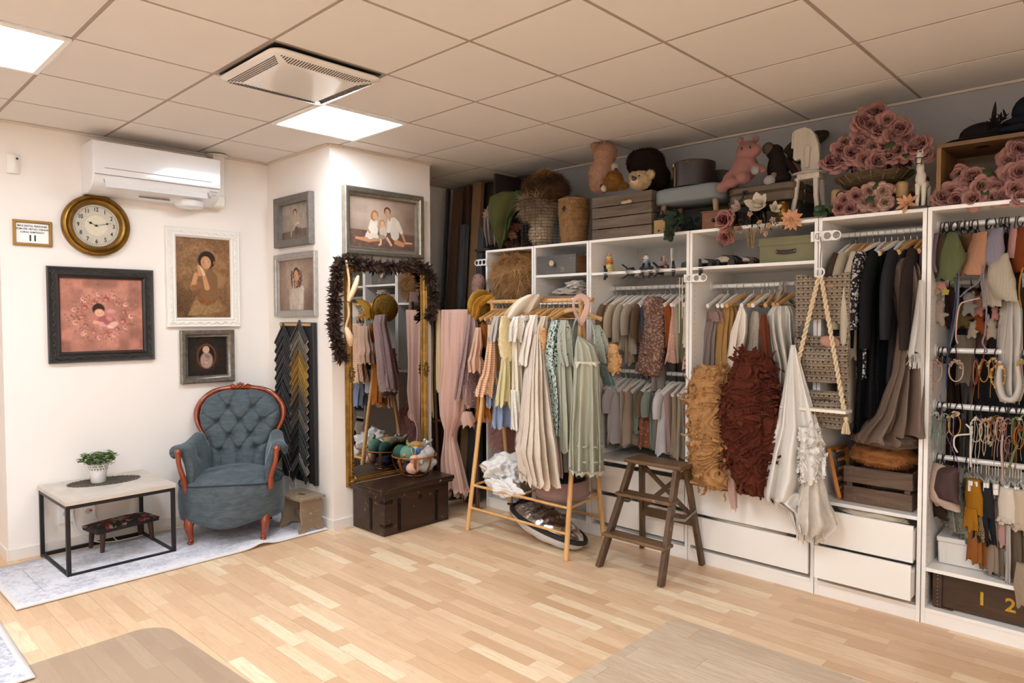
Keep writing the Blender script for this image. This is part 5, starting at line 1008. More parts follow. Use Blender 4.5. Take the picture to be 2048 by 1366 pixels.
drape('lace_scarf','crumpled cream lace scarf tied on the rod of the fourth unit','scarf',[(1560,1572,562,.02),(1555,1572,580,.03),(1548,1560,600,.02)],2.50,cloth('cream lace','#b7ab9b',pattern='lace',pscale=150),ang=.6,folds=6,amp=.5,nz=12)
drape('chiffon_scarf','long rust brown chiffon sash hanging from a hanger in the fourth unit','sash',[(1522,1532,628,.02),(1518,1538,650,.03),(1524,1542,720,.03),(1530,1545,800,.03),(1530,1548,840,.03)],2.25,cloth('rust chiffon','#522818','#6d3925',sheen=.4,wr=.1),ang=.6,folds=6,amp=.4,seed=6,na=44)
drape('white_tulle_gown','pale grey-white tulle bunched over a wooden hanger in the fourth unit','dress',[(1545,1580,612,.06),(1533,1588,625,.10),(1532,1588,655,.12),(1540,1590,700,.10),(1548,1592,730,.08),(1552,1590,800,.06)],2.34,cloth('white tulle','#bdb6ab','#d6d0c6',alpha=.94,wr=.2),ang=.5,folds=11,amp=.55,seed=7,na=90,nz=36)
def ruffled(name,lab,prof,y,m,n,L,w,seed,ang=.5,th=.12,inner=None):
    b0=frill(prof,y,seed,A=.032,f=9,k=2.4,nz=190,na=290); P_,N_=surf(b0,330,seed); t=thing(name,lab,'dress',tuple(b0.arr().mean(0)*[1,1,0]+[0,0,b0.arr()[:,2].min()])); part('gathered_tulle',b0,inner or m,t,world=True,smooth='all')
    r=M(); ruffles(r,P_-N_*.014,N_,L*.6,w*.5,seed,waves=3,nu=32,amp=.5); part('loose_frills',r,m,t,world=True,smooth='all'); return t
TAN=cloth('tan tulle ruffles','#b07d4c','#c79a68',sheen=.4,wr=.2,translucent=.25); BRN=cloth('chocolate rust tulle ruffles','#4c2216','#6b3423',sheen=.35,wr=.2,translucent=.15)
ruffled('ruffled_gown','voluminous tan tulle gown covered in ruffles, left of the brown one',[(1405,1448,732,.10),(1385,1460,760,.14),(1378,1450,800,.16),(1380,1462,850,.17),(1376,1470,900,.17),(1385,1470,945,.15),(1402,1460,965,.10)],2.225,TAN,620,.13,.042,3)
ruffled('ruffled_gown','voluminous chocolate brown tulle gown covered in ruffles',[(1490,1522,705,.06),(1470,1540,730,.10),(1450,1550,790,.15),(1435,1556,840,.17),(1438,1556,900,.17),(1465,1552,950,.15),(1490,1545,975,.12),(1515,1535,985,.06)],2.205,BRN,800,.13,.042,5)
drape('pink_ribbon','sheer pale pink ribbon hanging below the ruffled gowns over the drawer','ribbon',[(1456,1470,930,.02),(1454,1474,960,.02),(1456,1474,990,.02),(1462,1475,1018,.015)],2.14,cloth('sheer pink','#c9a598',alpha=.7,wr=.1),ang=.4,folds=4,amp=.3,na=32)
WG=cloth('white chiffon','#f1ece5','#e6dfd6',sheen=.3,wr=.12,translucent=.15); WS=cloth('sheer white tulle','#eadfd0','#f1e8dc',alpha=.55,wr=.15)
drape('white_gown','long white chiffon gown hanging below the crochet organizer','dress',[(1580,1592,690,.03),(1568,1612,760,.06),(1555,1640,850,.09),(1540,1646,900,.10),(1532,1642,950,.10),(1524,1620,990,.10),(1530,1600,1003,.06)],2.19,WG,ang=.45,folds=9,amp=.4,seed=11,hem=.02,nz=40,na=100)
b0=loft([(1598,1632,855,.04),(1600,1645,890,.06),(1598,1644,930,.06),(1602,1632,965,.05)],2.12,ang=.5,folds=6,amp=.3,seed=4); P_,N_=surf(b0,60,2); ruffles(b0,P_,N_,.07,.02,3,waves=3); single('ruffled_gown_bodice',b0,WG,'white gown bodice with small rosette ruffles, over the long white gown','dress',smooth='all')
drape('white_ruffle_train','ruffled white train under the long white gown','dress',[(1560,1630,985,.06),(1545,1625,1000,.08),(1575,1622,1020,.06),(1585,1618,1050,.05),(1595,1622,1072,.03)],2.17,WG,ang=.5,folds=10,amp=.7,seed=14,hem=.03,na=80)
drape('sheer_train','sheer beige white tulle train fanning out to the right over the drawers','tulle',[(1615,1640,940,.04),(1605,1650,970,.05),(1598,1660,1010,.06),(1596,1676,1045,.06),(1600,1645,1072,.04)],2.13,WS,ang=.6,folds=9,amp=.6,seed=16,hem=.03,na=80)
# --- unit 5: dark clothes
HG5='hangers on the rod of the fifth unit'; k5=['white','white','wood','wood','wood','white','white','wood','white','white','wood','wood','wood','wood']
g5=[('dark olive brown jacket','jacket','#41342a',.45,1,.3),('cream linen shirt dress','dress','#a99d88',.95,.95,.4),('pale linen dress','dress','#b7ab97',1.02,1.05,0),('cream blouse with lace cuffs','blouse','#b9ad99',.6,.95,.52),('black and white patterned blouse','blouse','#2b2728',.7,.9,.4),('long black dress','dress','#111012',1.2,1.0,.5),('black blouse','blouse','#161517',1.1,1.0,.5),('black lace dress','dress','#131214',1.18,1.05,0),None,('charcoal shirt','shirt','#262527',.7,1.0,.45),('dark grey skirt','skirt','#2a2829',1.2,1.0,0),None,('dark brown coat','coat','#2c2320',1.15,1.0,.5),None]
xs=np.linspace(1.545,1.93,14)
for i,(x,kd,g) in enumerate(zip(xs,k5,g5)):
    a=PI/2+.13*math.sin(i*2.1+.5)-.1; hang(kd,x,2.55,1.935,a,'%s hanger on the rod of the fifth unit, %s' % (ORD[i],'pale wood' if kd == 'wood' else 'white'),HG5)
    if g: garment(g[0].split()[-1] if g[0][-4:] != 'cuffs' else 'blouse',g[0]+' in the fifth unit',g[1],x,2.55,1.868,.20,min(g[3],1.02 if x < 1.6 else .95+.06*math.sin(i*3)),fab(g[2],**(dict(pattern='floral',pc='#b9b3ab',pscale=60) if 'patterned' in g[0] else dict(pattern='lace',pscale=170) if 'lace d' in g[0] else {})),a,flare=g[4],sl=g[5],seed=i+60,th=.022,folds=7,sw=.05)
TU=cloth('taupe tulle','#85705f','#9a8475',alpha=.62,wr=.2,translucent=.2)
drape('taupe_tulle_gown','sheer taupe tulle gown from the last hanger down over the crate in the fifth unit','tulle',[(1804,1822,516,.04),(1785,1835,535,.08),(1783,1836,570,.10),(1790,1834,600,.08),(1800,1836,660,.06),(1785,1836,760,.08),(1768,1836,830,.10),(1745,1836,862,.13)],2.38,TU,ang=.6,folds=13,amp=.6,seed=21,na=110,nz=50)
drape('taupe_tulle_veil','second narrow layer of taupe tulle falling left over the crate','tulle',[(1815,1826,560,.03),(1800,1822,640,.04),(1790,1814,740,.05),(1758,1800,830,.06),(1722,1790,868,.08),(1715,1800,880,.10)],2.32,TU,ang=.6,folds=8,amp=.5,seed=23,na=70)
b=crumple(at(1775,880,y=2.40),(.20,.13,.045),7,.22,freq=4); single('tulle_pool',b,TU,'pool of sheer taupe tulle gathered on the brown fur blanket','tulle',smooth='all')
drape('fringed_shawl','white shawl with fringe at the right side of the fifth unit','shawl',[(1838,1845,560,.02),(1830,1847,620,.03),(1820,1846,680,.03),(1815,1845,708,.03)],2.27,cloth('white wool','#cfc9c1',wr=.3),ang=.5,folds=5,amp=.4,seed=25)
b=M(); rgx=random.Random(2)
for i in range(26): a_=at(1816+i*1.1,707,y=2.262); b.tube([a_,a_+Vector((rgx.uniform(-.006,.006),rgx.uniform(-.006,.006),-.03)),a_+Vector((rgx.uniform(-.01,.01),0,-.055-.02*rgx.random()))],.0016,4)
single('shawl_fringe',b,cloth('white wool','#cfc9c1'),'white thread fringe under the shawl in the fifth unit','fringe')
# crate + fur + abacus
OLD=wood('weathered crate wood','#3f2e22','#6b5441','x',6,.7,wear=.02,wearcol='#9a8468',bump=.7)
def crate(lab,P,w,d,h,rows,m,rz=0,gap=.02,group=None,name='wooden_crate'):
    t=thing(name,lab,'crate',tuple(P),rz,group); bh=(h-gap*(rows-1))/rows
    for k in range(rows):
        z=bh/2+k*(bh+gap)
        for s in (-1,1): part('slat',M().box((0,s*(d/2-.006),z),(w,.012,bh)),m,t,bevel=.002,smooth=False); part('end_slat',M().box((s*(w/2-.006),0,z),(.012,d-.026,bh)),m,t,bevel=.002,smooth=False)
    for sx in (-1,1):
        for sy in (-1,1): part('corner_post',M().box((sx*(w/2-.026),sy*(d/2-.024),h/2),(.026,.022,h-.004)),m,t,smooth=False)
    part('bottom_board',M().box((0,0,.008),(w-.03,d-.03,.01)),m,t,smooth=False); return t
crate('dark wooden slatted crate under the brown fur in the fifth unit',(1.752,2.50,.5145),.325,.27,.19,2,OLD)
FB=cloth('rust brown fur','#8a5730','#a56e40',sheen=.4); b=crumple((1.75,2.49,.765),(.165,.14,.075),3,.12,freq=2.2,flatb=.75); P_,N_=surf(b,9000,1); fur(b,P_,N_,.012,.0009,.3,seg=2); single('fur_blanket',b,FB,'folded rust brown fur blanket on top of the slatted crate','blanket',smooth='all')
t=thing('abacus','wooden abacus frame with brown beads leaning beside the slatted crate','abacus',tuple(at(1672,1000,y=2.40).xy)+(.515,)); OR_=wood('orange pine','#a86424','#c98438','z',8,.35); b_=[tuple(at(*q,y=yy)-Vector(t.location)) for q,yy in (((1657,898),2.38),((1678,1000),2.37),((1692,892),2.60),((1697,990),2.52))]
fr=[Vector(q) for q in b_]; fr[1].z=fr[3].z=.012
for i,j in ((0,1),(0,2),(1,3),(2,3)): part('frame_rail',M().tube([tuple(fr[i]),tuple(fr[j])],.012,4),OR_,t)
for k in range(10):
    f=(k+.7)/10.5; a_=fr[0].lerp(fr[1],f); c_=fr[2].lerp(fr[3],f); part('wire',M().cyl(tuple(a_),tuple(c_),.0012,n=5),CHROME,t)
    b=M()
    for q in range(5): b.ell(tuple(a_.lerp(c_,.12+.09*q+(.35 if f < .45 else 0))),(.008,.008,.009),nu=8,nv=6)
    part('bead_row',b,mat('abacus beads',['#a5622c','#2a2022'][k % 2 if k < 6 else 0],.4) if k > 7 else mat('abacus beads %d' % (k % 2),['#a5622c','#33211a'][k % 2],.4),t,kind='stuff')
# things showing in the drawers
single('folded_linen',crumple((1.08,2.36,.285),(.28,.05,.035),5,.15,flatb=.6),cloth('folded white linen','#d6cdc0','#c3ab88'),'white and cream linen showing over the lower drawer of the fourth unit','linen',smooth='all')
single('folded_linen',crumple((1.74,2.36,.468),(.17,.06,.03),6,.15,flatb=.6),cloth('folded white linen','#d6cdc0'),'white linen showing in the upper drawer of the fifth unit','linen',smooth='all')
# --- unit 2: drawer box, tray and cloths; unit 1: cushion
GP=wood('worn grey paint','#4d4945','#5f5a54','x',5,.6,wear=.06,wearcol='#9c8a6e',bump=.4)
A=at(1078,545,y=2.31); t=thing('drawer_box','old grey painted wooden drawer with a round knob on the shelf of the second unit','drawer',(-.315,2.43,1.796)); part('drawer_front',M().box((-.03,-.12,.067),(.355,.016,.132)),GP,t,bevel=.002,smooth=False)
for s in (-1,1): part('side_board',M().box((s*.17-.03,0,.064),(.014,.235,.122)),wood('brown pine','#5a3a20','#7b5230','y',6,.6),t,smooth=False)
part('bottom_board',M().box((-.03,0,.006),(.33,.23,.008)),OLD,t,smooth=False); part('knob',M().lathe([(.008,0),(.01,.012),(.02,.018),(.021,.028),(.012,.034),(.004,.033),(0,.03)],20,c=(-.05,-.128,.075),rot=rotm(PI/2)),mat('bare wood knob','#c3a98c',.5),t); part('rope_loop',M().tube([(.09+.02*math.cos(a),.05,.125+.035*math.sin(a)) for a in np.linspace(0,PI,10)],.002,5),mat('grey cord','#8b8680',.8),t)
t=thing('wooden_tray','shallow brown wooden tray of folded cloth on the second unit','tray',(-.3,2.45,1.601)); part('tray',M().box((0,0,.02),(.37,.26,.04)),wood('tray wood','#7d6048','#94755a','x',6,.7),t,bevel=.003)
single('folded_cloth',crumple((-.31,2.45,1.675),(.17,.11,.035),2,.18,flatb=.7),cloth('cream muslin','#a79b8d','#c3b8aa'),'crumpled beige cloth in the wooden tray of the second unit','cloth',smooth='all'); single('folded_cloth',crumple((-.24,2.40,1.72),(.08,.08,.035),4,.3),cloth('white muslin','#d8d0c5'),'crumpled white cloth on top in the wooden tray','cloth',smooth='all')
TF=cloth('tan long pile','#a3784c','#c79e6c',sheen=.3); b=M().ell((-.81,2.44,1.795),(.235,.17,.185),rotm(0,.1),nu=28,nv=20); P_,N_=surf(b,15000,2); ok=N_[:,1] < .6; fur(b,P_[ok],N_[ok],.065,.0024,.9,lump=.8,seg=4); single('shaggy_cushion',b,TF,'round tan shaggy cushion filling the top of the leftmost unit','cushion',smooth='all')
PF=cloth('pink long pile','#b07f7a','#c99a94',sheen=.3); b=M().ell((-.80,2.40,.60),(.20,.17,.17),nu=28,nv=20); P_,N_=surf(b,11000,3); ok=N_[:,1] < .6; fur(b,P_[ok],N_[ok],.07,.0018,.9,lump=.6,seg=4); single('shaggy_cushion',b,PF,'pink shaggy cushion low in the leftmost unit behind the clothes rack','cushion',smooth='all')
b=M().ell((-.72,2.42,.28),(.25,.2,.2),nu=20,nv=14); single('storage_bag',crumple((-.80,2.44,.25),(.2,.16,.17),9,.1),cloth('grey bag','#8d8781'),'grey stuffed bag at the bottom of the leftmost unit','bag',smooth='all')
# knitted cap and pouch on the left hook strip
P=at(957,570,y=2.22); t=thing('baby_bonnet','dusty pink dotted baby bonnet hanging at the left end of the wardrobe','bonnet',tuple(P)); blobs([((0,0,.02),(.058,.05,.07)),((-.01,0,-.02),(.055,.045,.06))],'crown',cloth('pink dotted cotton','#8f6f64',pattern='dots',pc='#4a332e',pscale=45),t,.01); part('tie_string',M().tube([(-.03,-.03,-.05),(-.04,-.035,-.1),(-.035,-.03,-.16)],.003,5),cloth('cream string','#b9a795'),t)
part('ear',M().ell((.035,-.045,-.045),(.022,.012,.03)),cloth('pink dotted cotton','#8f6f64'),t)
single('hanging_towel',loft([(972,982,578,.03),(960,985,600,.05),(962,985,660,.05)],2.2,ang=.6,folds=5,amp=.3),cloth('rosy towel','#9a7a6c'),'rosy beige towel hanging under the bonnet at the wardrobe end','towel',smooth='all')
# ================================================================ crochet organizer and macrame swing
n=Nt('taupe crochet'); v=n.tc.outputs['Object']; s3=n.n('SeparateXYZ',{0: v}); a_=n.math('SINE',n.math('MULTIPLY',s3.outputs[0],520.0)); c_=n.math('SINE',n.math('MULTIPLY',s3.outputs[2],430.0)); pr_=n.math('MULTIPLY',a_,c_); hole=n.math('MULTIPLY',n.math('GREATER_THAN',n.math('SINE',n.math('MULTIPLY',s3.outputs[0],260.0)),.45),n.math('GREATER_THAN',n.math('SINE',n.math('MULTIPLY',s3.outputs[2],215.0)),.55))
n.base(n.mix(hole,n.mix(n.math('MULTIPLY',n.math('ADD',c_,1),.5),hexc('#7d6c59'),hexc('#a08e79')),hexc('#3d3229'))); n.b.inputs['Roughness'].default_value=.95; n.bump(n.math('SUBTRACT',n.math('ADD',pr_,n.noise(v,160,2)),n.math('MULTIPLY',hole,2.0)),.8,.004); CRO=n.mat
YO=2.235; O0=at(1592,548,y=YO); O1=at(1700,560,y=YO); t=thing('crochet_organizer','taupe crochet hanging organizer with pockets in front of the fourth unit','organizer',(1.51,YO,.90)); ox0,ox1=1.377,1.648
def zz(py): return at(1645,py,y=YO).z
def panel(top,bot,bulge,name='pocket'):
    b=M().grid(lambda u,v: (ox0+(ox1-ox0)*u+.004*math.sin(9*v)*(u-.5),YO-bulge*math.sin(PI*u)**.7*math.sin(PI*min(1,v*1.1+.1))-.006*math.sin(12*u+5*v),top(u)+(bot(u)-top(u))*v),30,22); return part(name,b,CRO,t,world=True,solid=.006,smooth='all')
panel(lambda u: zz(551)+.012*math.cos(2*PI*u),lambda u: zz(667)+.075*math.sin(PI*u)**.6,.012,'top_panel'); panel(lambda u: zz(668)-.012-.065*math.sin(PI*u)**1.2,lambda u: zz(762)-.01*math.sin(PI*u),.05); panel(lambda u: zz(780)-.004,lambda u: zz(805),.03); panel(lambda u: zz(800),lambda u: zz(856)-.0,.04)
part('back_panel',M().grid(lambda u,v: (ox0+(ox1-ox0)*u,YO+.02,zz(672)+(zz(755)-zz(672))*v),10,10),CRO,t,world=True,solid=.005)
b=M()
for sx in (ox0+.012,ox1-.012): b.tube([(sx,YO,zz(655)),(sx,YO+.002,zz(800))],.006,6)
part('side_cord',b,CRO,t,world=True,kind='stuff'); 
single('pink_doll',M().ell(tuple(at(1660,684,y=YO-.005)),(.052,.03,.032),rotm(0,.2)),cloth('pink jersey','#b98a78'),'small pink cloth bundle in the middle pocket of the crochet organizer','bundle',smooth='all'); single('pink_sock',M().ell(tuple(at(1659,572,y=YO-.012)),(.024,.016,.012)),cloth('pink jersey','#b98a78'),'tiny pink knit tip at the top of the crochet organizer','sock',smooth='all')
# swing
RO=cloth('cream macrame rope','#cdb592','#dcc7a6',wr=.3); YR=2.185; R0=at(1640,546,y=YR); t=thing('macrame_swing','small white wooden swing on twisted cream ropes in front of the organizer','swing',tuple(at(1633,815,y=YR)))
part('hanging_cord',M().tube(spline([at(1640,474,y=2.278),at(1643,490,y=2.25),at(1641,515,y=YR+.01),at(1641,536,y=YR)],6),.003,6),mat('grey cord','#8b8680',.8),t,world=True)
for k in (0,1): part('ring',M().tube([tuple(R0+Vector(((.022)*math.cos(a),-.004*k+.003*math.sin(a),.022*math.sin(a)-.003*k+.004))) for a in np.linspace(0,2*PI,29)[:-1]],.0035,8,closed=True),mat('white ring','#e8e0d5',.3),t,world=True)
def rope(A,B,name='rope'):
    A,B=Vector(A),Vector(B); D=(B-A); L=D.length; z=D.normalized(); x=z.cross(Vector((0,1,0))).normalized(); y=z.cross(x); b=M(); n=int(L/.0035); 
    for ph in (0,PI): b.tube([A+D*(i/n)+(x*math.cos(i/n*L/.032*PI+ph)+y*math.sin(i/n*L/.032*PI+ph))*.0062 for i in range(n+1)],.0062,6)
    return part(name,b,RO,t,world=True)
BL,BR_=at(1576,806,y=YR),at(1688,820,y=YR); rope(R0+Vector((-.006,0,-.02)),BL); rope(R0+Vector((.006,0,-.02)),BR_)
A,B=at(1566,812,y=YR),at(1698,824,y=YR); part('seat_board',M().box(tuple((A+B)/2),((B-A).length,.1,.017),np.array(rotm(0,math.asin((A.z-B.z)/(B-A).length)))),mat('white painted wood','#e3d8c8',.45),t,world=True,bevel=.004)
rg=random.Random(3)
for (px,py) in ((1583,826),(1692,838)):
    C=at(px,py,y=YR-.01); b=M().ell(tuple(C),(.012,.012,.012))
    for i in range(60): a=rg.random()*6.28; r=.024*rg.random()**.5; b.tube([C,C+Vector((r*.6*math.cos(a),r*.6*math.sin(a),-.03)),C+Vector((r*math.cos(a),r*math.sin(a),-.068-.01*rg.random()))],.0016,4)
    part('tassel',b,RO,t,world=True)
# ---------------------------------------------------------------- clamps on the shelf edges
BP=mat('black plastic','#141314',.35); t=thing('spring_clamp','black spring clamp on the toy shelf edge, leftmost','clamp',(0,0,0),0,'black spring clamps on the shelf edges')
part('upper_jaw',M().box((0,-.012,.017),(.02,.05,.012),np.array(rotm(.15))).box((0,-.05,.03),(.016,.045,.009),np.array(rotm(-.6))),BP,t,bevel=.003); part('lower_jaw',M().box((0,-.012,-.026),(.02,.05,.012),np.array(rotm(-.15))).box((0,-.05,-.037),(.016,.045,.009),np.array(rotm(.6))),BP,t,bevel=.003)
part('spring',M().cyl((-.012,-.03,-.004),(.012,-.03,-.004),.01,n=12),CHROME,t); part('jaw_pad',M().box((0,.008,.012),(.022,.018,.006)).box((0,.008,-.02),(.022,.018,.006)),mat('dark rubber','#222022',.7),t)
for k,(px,py,rz) in enumerate(((1212,545,.5),(1264,541,-.6),(1283,540,.8),(1303,538,.3),(1323,536,-.3),(1347,534,.5),(1402,530,.4))):
    P=at(px,py,y=2.30); P=(P.x,2.300,1.7855)
    if k == 0: t.location=P; t.rotation_euler=(0,0,rz)
    else: dup(t,P,rz,'black spring clamp on the toy shelf edge, %s from the left' % ORD[k] if k < 6 else 'black spring clamp on the shelf edge of the fourth unit')
# ---------------------------------------------------------------- toys on the shelf of unit 3
def stacker(lab,P,rings,top,cat='stacking toy',group='wooden stacking toys'):
    t=thing('stacking_toy',lab,cat,P,0,group); z=0
    for i,(r,h,c) in enumerate(rings):
        part('ring',M().lathe([(0,z),(r*.86,z),(r,z+h*.3),(r,z+h*.7),(r*.86,z+h),(0,z+h)],22),mat('toy paint '+c,c,.5),t); z += h
    top(t,z); return t
def ball(c,r): return lambda t,z: part('top_ball',M().ell((0,0,z+r*.8),r),mat('toy paint '+c,c,.5),t)
P=at(1219,540,y=2.42); stacker('tall wooden stacking toy with cream, yellow and orange rings',(P.x,2.42,1.79),[(.036,.015,'#c9b58a'),(.036,.015,'#d0c08c'),(.031,.015,'#cdb765'),(.028,.014,'#d6c48a'),(.026,.015,'#b35f33'),(.026,.014,'#c97339'),(.023,.013,'#c9a04d'),(.020,.012,'#d3bd7d')],ball('#b98a68',.014))
def bird(t,z): part('head',M().ell((0,0,z+.012),(.021,.019,.019)),mat('toy white','#c9c2b4',.5),t); part('beak',M().tube([(-.015,-.005,z+.012),(-.036,-.012,z+.008)],[.008,.002],8),mat('toy orange','#c07a34',.5),t); part('eye',M().ell((-.008,-.018,z+.018),.0025),BP,t); part('crest',M().ell((0,0,z+.032),.006),mat('toy brown','#7b4c33',.5),t)
P=at(1293,535,y=2.44); stacker('blue stacking toy with a white bird head',(P.x,2.44,1.79),[(.036,.018,'#3c444d'),(.034,.015,'#545f68'),(.029,.015,'#67798a'),(.026,.014,'#71889b'),(.022,.013,'#8c9dab')],bird)
def pegs(t,z): part('peg',M().cyl((-.012,0,z),(-.012,0,z+.03),.006),mat('toy mauve','#7a5b55',.5),t); part('peg',M().cyl((.012,0,z),(.012,0,z+.035),.006),mat('toy pale peg','#b3917b',.5),t)
P=at(1325,533,y=2.40); stacker('dusty pink stacking toy with two pegs on top',(P.x,2.40,1.79),[(.030,.014,'#b8978d'),(.030,.014,'#c4a89c'),(.026,.013,'#94736c'),(.025,.013,'#a3857e')],pegs)
P=at(1322,520,y=2.55); stacker('dark green and mauve stacking toy behind the pink one',(P.x,2.6,1.79),[(.034,.018,'#3b4a42'),(.032,.016,'#495a50'),(.028,.016,'#7d625c')],pegs)
P=at(1345,534,y=2.36); single('white_ribbon_stick',M().tube(spline([(P.x-.004,2.36,1.79),(P.x+.006,2.355,1.83),(P.x-.006,2.36,1.87),(P.x-.002,2.36,1.92)],5),[.012,.016,.013,.015],8,flat=.5),cloth('white felt','#c9c4ba'),'upright white ribbon wrapped stick among the stacking toys','stick',smooth='all')
single('green_wooden_toy',M().lathe([(0,0),(.05,0),(.055,.02),(.05,.045),(.02,.055),(0,.055)],20,c=(.60,2.50,1.79)),mat('dark green paint','#2f3c35',.5),'round dark green toy at the right end of the toy shelf','toy'); single('wooden_toy_block',M().box((.61,2.55,1.86),(.09,.05,.014)).box((.575,2.55,1.852),(.014,.014,.03)),mat('brown peg wood','#6b4a33',.6),'small brown wooden bar of the dark green toy','toy')
single('small_wooden_tray',M().lathe([(0,0),(.04,0),(.045,.008),(.04,.01),(0,.006)],20,c=(.17,2.36,1.79)),mat('pale wood dish','#a58a5e',.6),'small pale wooden dish between the first stacking toys','dish')
# unit 4 shelf
CW=mat('worn cream paint','#b7a993',.6,var=.35,vs=30,bump=.3,bs=50); WHL=mat('black wheel','#171414',.5)
def toycar(lab,px,py,y,L,col,nose):
    P=at(px,py,y=y); t=thing('wooden_toy_car',lab,'toy car',(P.x,y,1.79),-.15,'old wooden toy cars'); h=L*.42; o=[(-L/2,.02),(L/2,.02),(L/2,h*.6),(L*.28,h*.9),(-L*.05,h),(-L*.35,h*.85),(-L/2,h*.55)]
    part('body',M().prism(o,L*.34),mat(col,col,.6,var=.3,vs=30),t,bevel=.006,smooth=False); part('cream_side',M().prism([(x*.7-.02,z*.72+.012) for x,z in o],L*.36),CW,t,bevel=.004,smooth=False)
    for sx in (-.3,.32):
        for sy in (-1,1): part('wheel',M().lathe([(0,-.008),(L*.13,-.008),(L*.14,0),(L*.13,.008),(L*.05,.011),(0,.011)],22,c=(sx*L,sy*L*.2,L*.14),rot=rotm(sy*PI/2)),WHL,t)
    return t
toycar('small dark wooden toy car with a cream side at the left of the shelf',1415,527,2.40,.125,'#221915',0); toycar('larger wooden toy car with cream panels and black wheels',1455,523,2.42,.17,'#2a1c17',0); toycar('brown wooden toy car beside the olive box',1497,519,2.46,.13,'#5a331d',0)
OB=cloth('olive felt board','#6f6a50','#7f7a5e',wr=.1); P0,P1=at(1519,521,y=2.33),at(1610,512,y=2.33); wb=P1.x-P0.x+.05; t=thing('storage_box','olive grey lidded box with a brown leather pull on the shelf of the fourth unit','box',((P0.x+P1.x)/2+.02,2.44,1.7915)); part('box',M().box((0,0,.05),(wb,.2,.1)),OB,t,bevel=.003,smooth=False); part('lid',M().box((0,0,.118),(wb+.012,.212,.045)),OB,t,bevel=.003,smooth=False)
part('leather_pull',M().tube([(-.055,-.104,.06),(-.02,-.112,.055),(.02,-.112,.055),(.055,-.104,.06)],.011,8,flat=.25,up=(0,-1,0)),mat('dark brown leather','#2b1b18',.5),t)
for sx in (-1,1): part('rivet',M().ell((sx*.05,-.108,.06),.0035),CHROME,t)
# ================================================================ unit 6: bonnets, headbands and small trousers
def ringclip(group,lab):
    t=thing('clip_ring',lab,'clip ring',(0,0,0),0,group); part('ring',M().tube([(0,.024*math.cos(a),-.0085+.024*math.sin(a)) for a in np.linspace(0,2*PI,21)[:-1]],.0026,6,closed=True),BP,t); part('clip',M().box((0,0,-.05),(.006,.024,.03),np.array(rotm(0,.15))).box((.004,0,-.043),(.005,.02,.03),np.array(rotm(0,-.3))),BP,t,bevel=.001); return t
rc=None; R1,R2,R3,R4,R5=1.93,1.66,1.325,1.055,.80; x6=1.998
def rings(z,y,xs,group,where):
    global rc
    for i,x in enumerate(xs):
        if rc is None: rc=ringclip(group,'black plastic clip ring '+where); o=rc; o.location=(x,y,z)
        else: o=dup(rc,(x,y,z),None,'black plastic clip ring '+where,group)
        o.rotation_euler=(.15*math.sin(i*3.1),.12*math.sin(i*1.7),.3*math.sin(i*2.3))
rg=random.Random(6)
rings(R1,2.42,[x6+.008+.0105*i+rg.uniform(-.002,.002) for i in range(15)]+[2.19,2.20,2.222,2.245,2.252,2.26,2.268,2.276,2.30,2.318,2.335,2.36,2.38,2.40,2.42],'clip rings on the top rod of the last unit','on the top rod of the rightmost unit')
rings(R3,2.42,[x6+.01+.011*i for i in range(6)]+[2.075,2.16,2.24]+[2.335+.011*i for i in range(6)],'clip rings on the middle rod of the last unit','on the third rod of the rightmost unit')
rings(R4,2.42,[x6+.01+.013*i for i in range(5)]+[2.09,2.105,2.165,2.19]+[2.215+.0125*i for i in range(11)],'clip rings on the fourth rod of the last unit','on the fourth rod of the rightmost unit')
rings(R5,2.42,[x6+.012,x6+.03,x6+.045,2.078,2.13],'clip rings on the lowest rod of the last unit','on the lowest rod of the rightmost unit'); rings(R2,2.66,[2.0,2.02,2.04,2.09,2.13,2.17,2.2],'clip rings on the rear rod of the last unit','on the rear rod of the rightmost unit')
YB6=2.40
def knit(c,c2=None): return cloth('knit '+c,c,c2,pattern='knit',pscale=70,wr=.5,sheen=.4)
def hat6(name,lab,prof,m,y=YB6,cat='bonnet',**k): k=dict(dict(ang=.75,th=.05,folds=3,amp=.18,hem=.004,nz=18,na=40),**k); return drape(name,lab,cat,prof,y,m,'bonnets clipped to the top rod' if cat == 'bonnet' else None,**k)
hat6('knitted_bonnet','grey purple knitted bonnet at the left end of the top rod',[(1862,1868,468),(1852,1868,488),(1846,1864,510),(1845,1862,530),(1853,1862,545)],knit('#6b5f6b'),y=2.36)
hat6('knitted_bonnet','dark brown knitted bonnet second on the top rod',[(1872,1882,468),(1866,1890,485),(1860,1890,520),(1866,1886,548),(1874,1882,556)],knit('#49362a'),y=2.37)
hat6('knitted_bonnet','moss green pointed bonnet on the top rod',[(1896,1902,466),(1890,1914,482),(1886,1927,505),(1884,1931,522),(1882,1912,545),(1882,1890,560)],knit('#555a3a','#656947'),y=2.34)
hat6('knitted_bonnet','small brown bonnet behind the peach one',[(1922,1932,468),(1920,1934,485),(1926,1934,502)],knit('#6b4e33'),y=2.42); hat6('knitted_bonnet','rose bonnet half hidden behind the peach pixie bonnet',[(1944,1952,468),(1936,1955,490),(1934,1950,502)],knit('#9a6a55'),y=2.42)
hat6('pixie_bonnet','peach knitted pixie bonnet on the top rod',[(1956,1962,465),(1948,1966,485),(1938,1967,515),(1930,1966,535),(1927,1960,550)],knit('#a97a5c','#b98a6d'),y=2.36)
hat6('pixie_bonnet','lavender grey fluffy pixie bonnet on the top rod',[(1986,1994,457),(1974,2000,475),(1968,2005,500),(1967,1998,520),(1970,1984,533)],knit('#7f7783','#8f8792'),y=2.35)
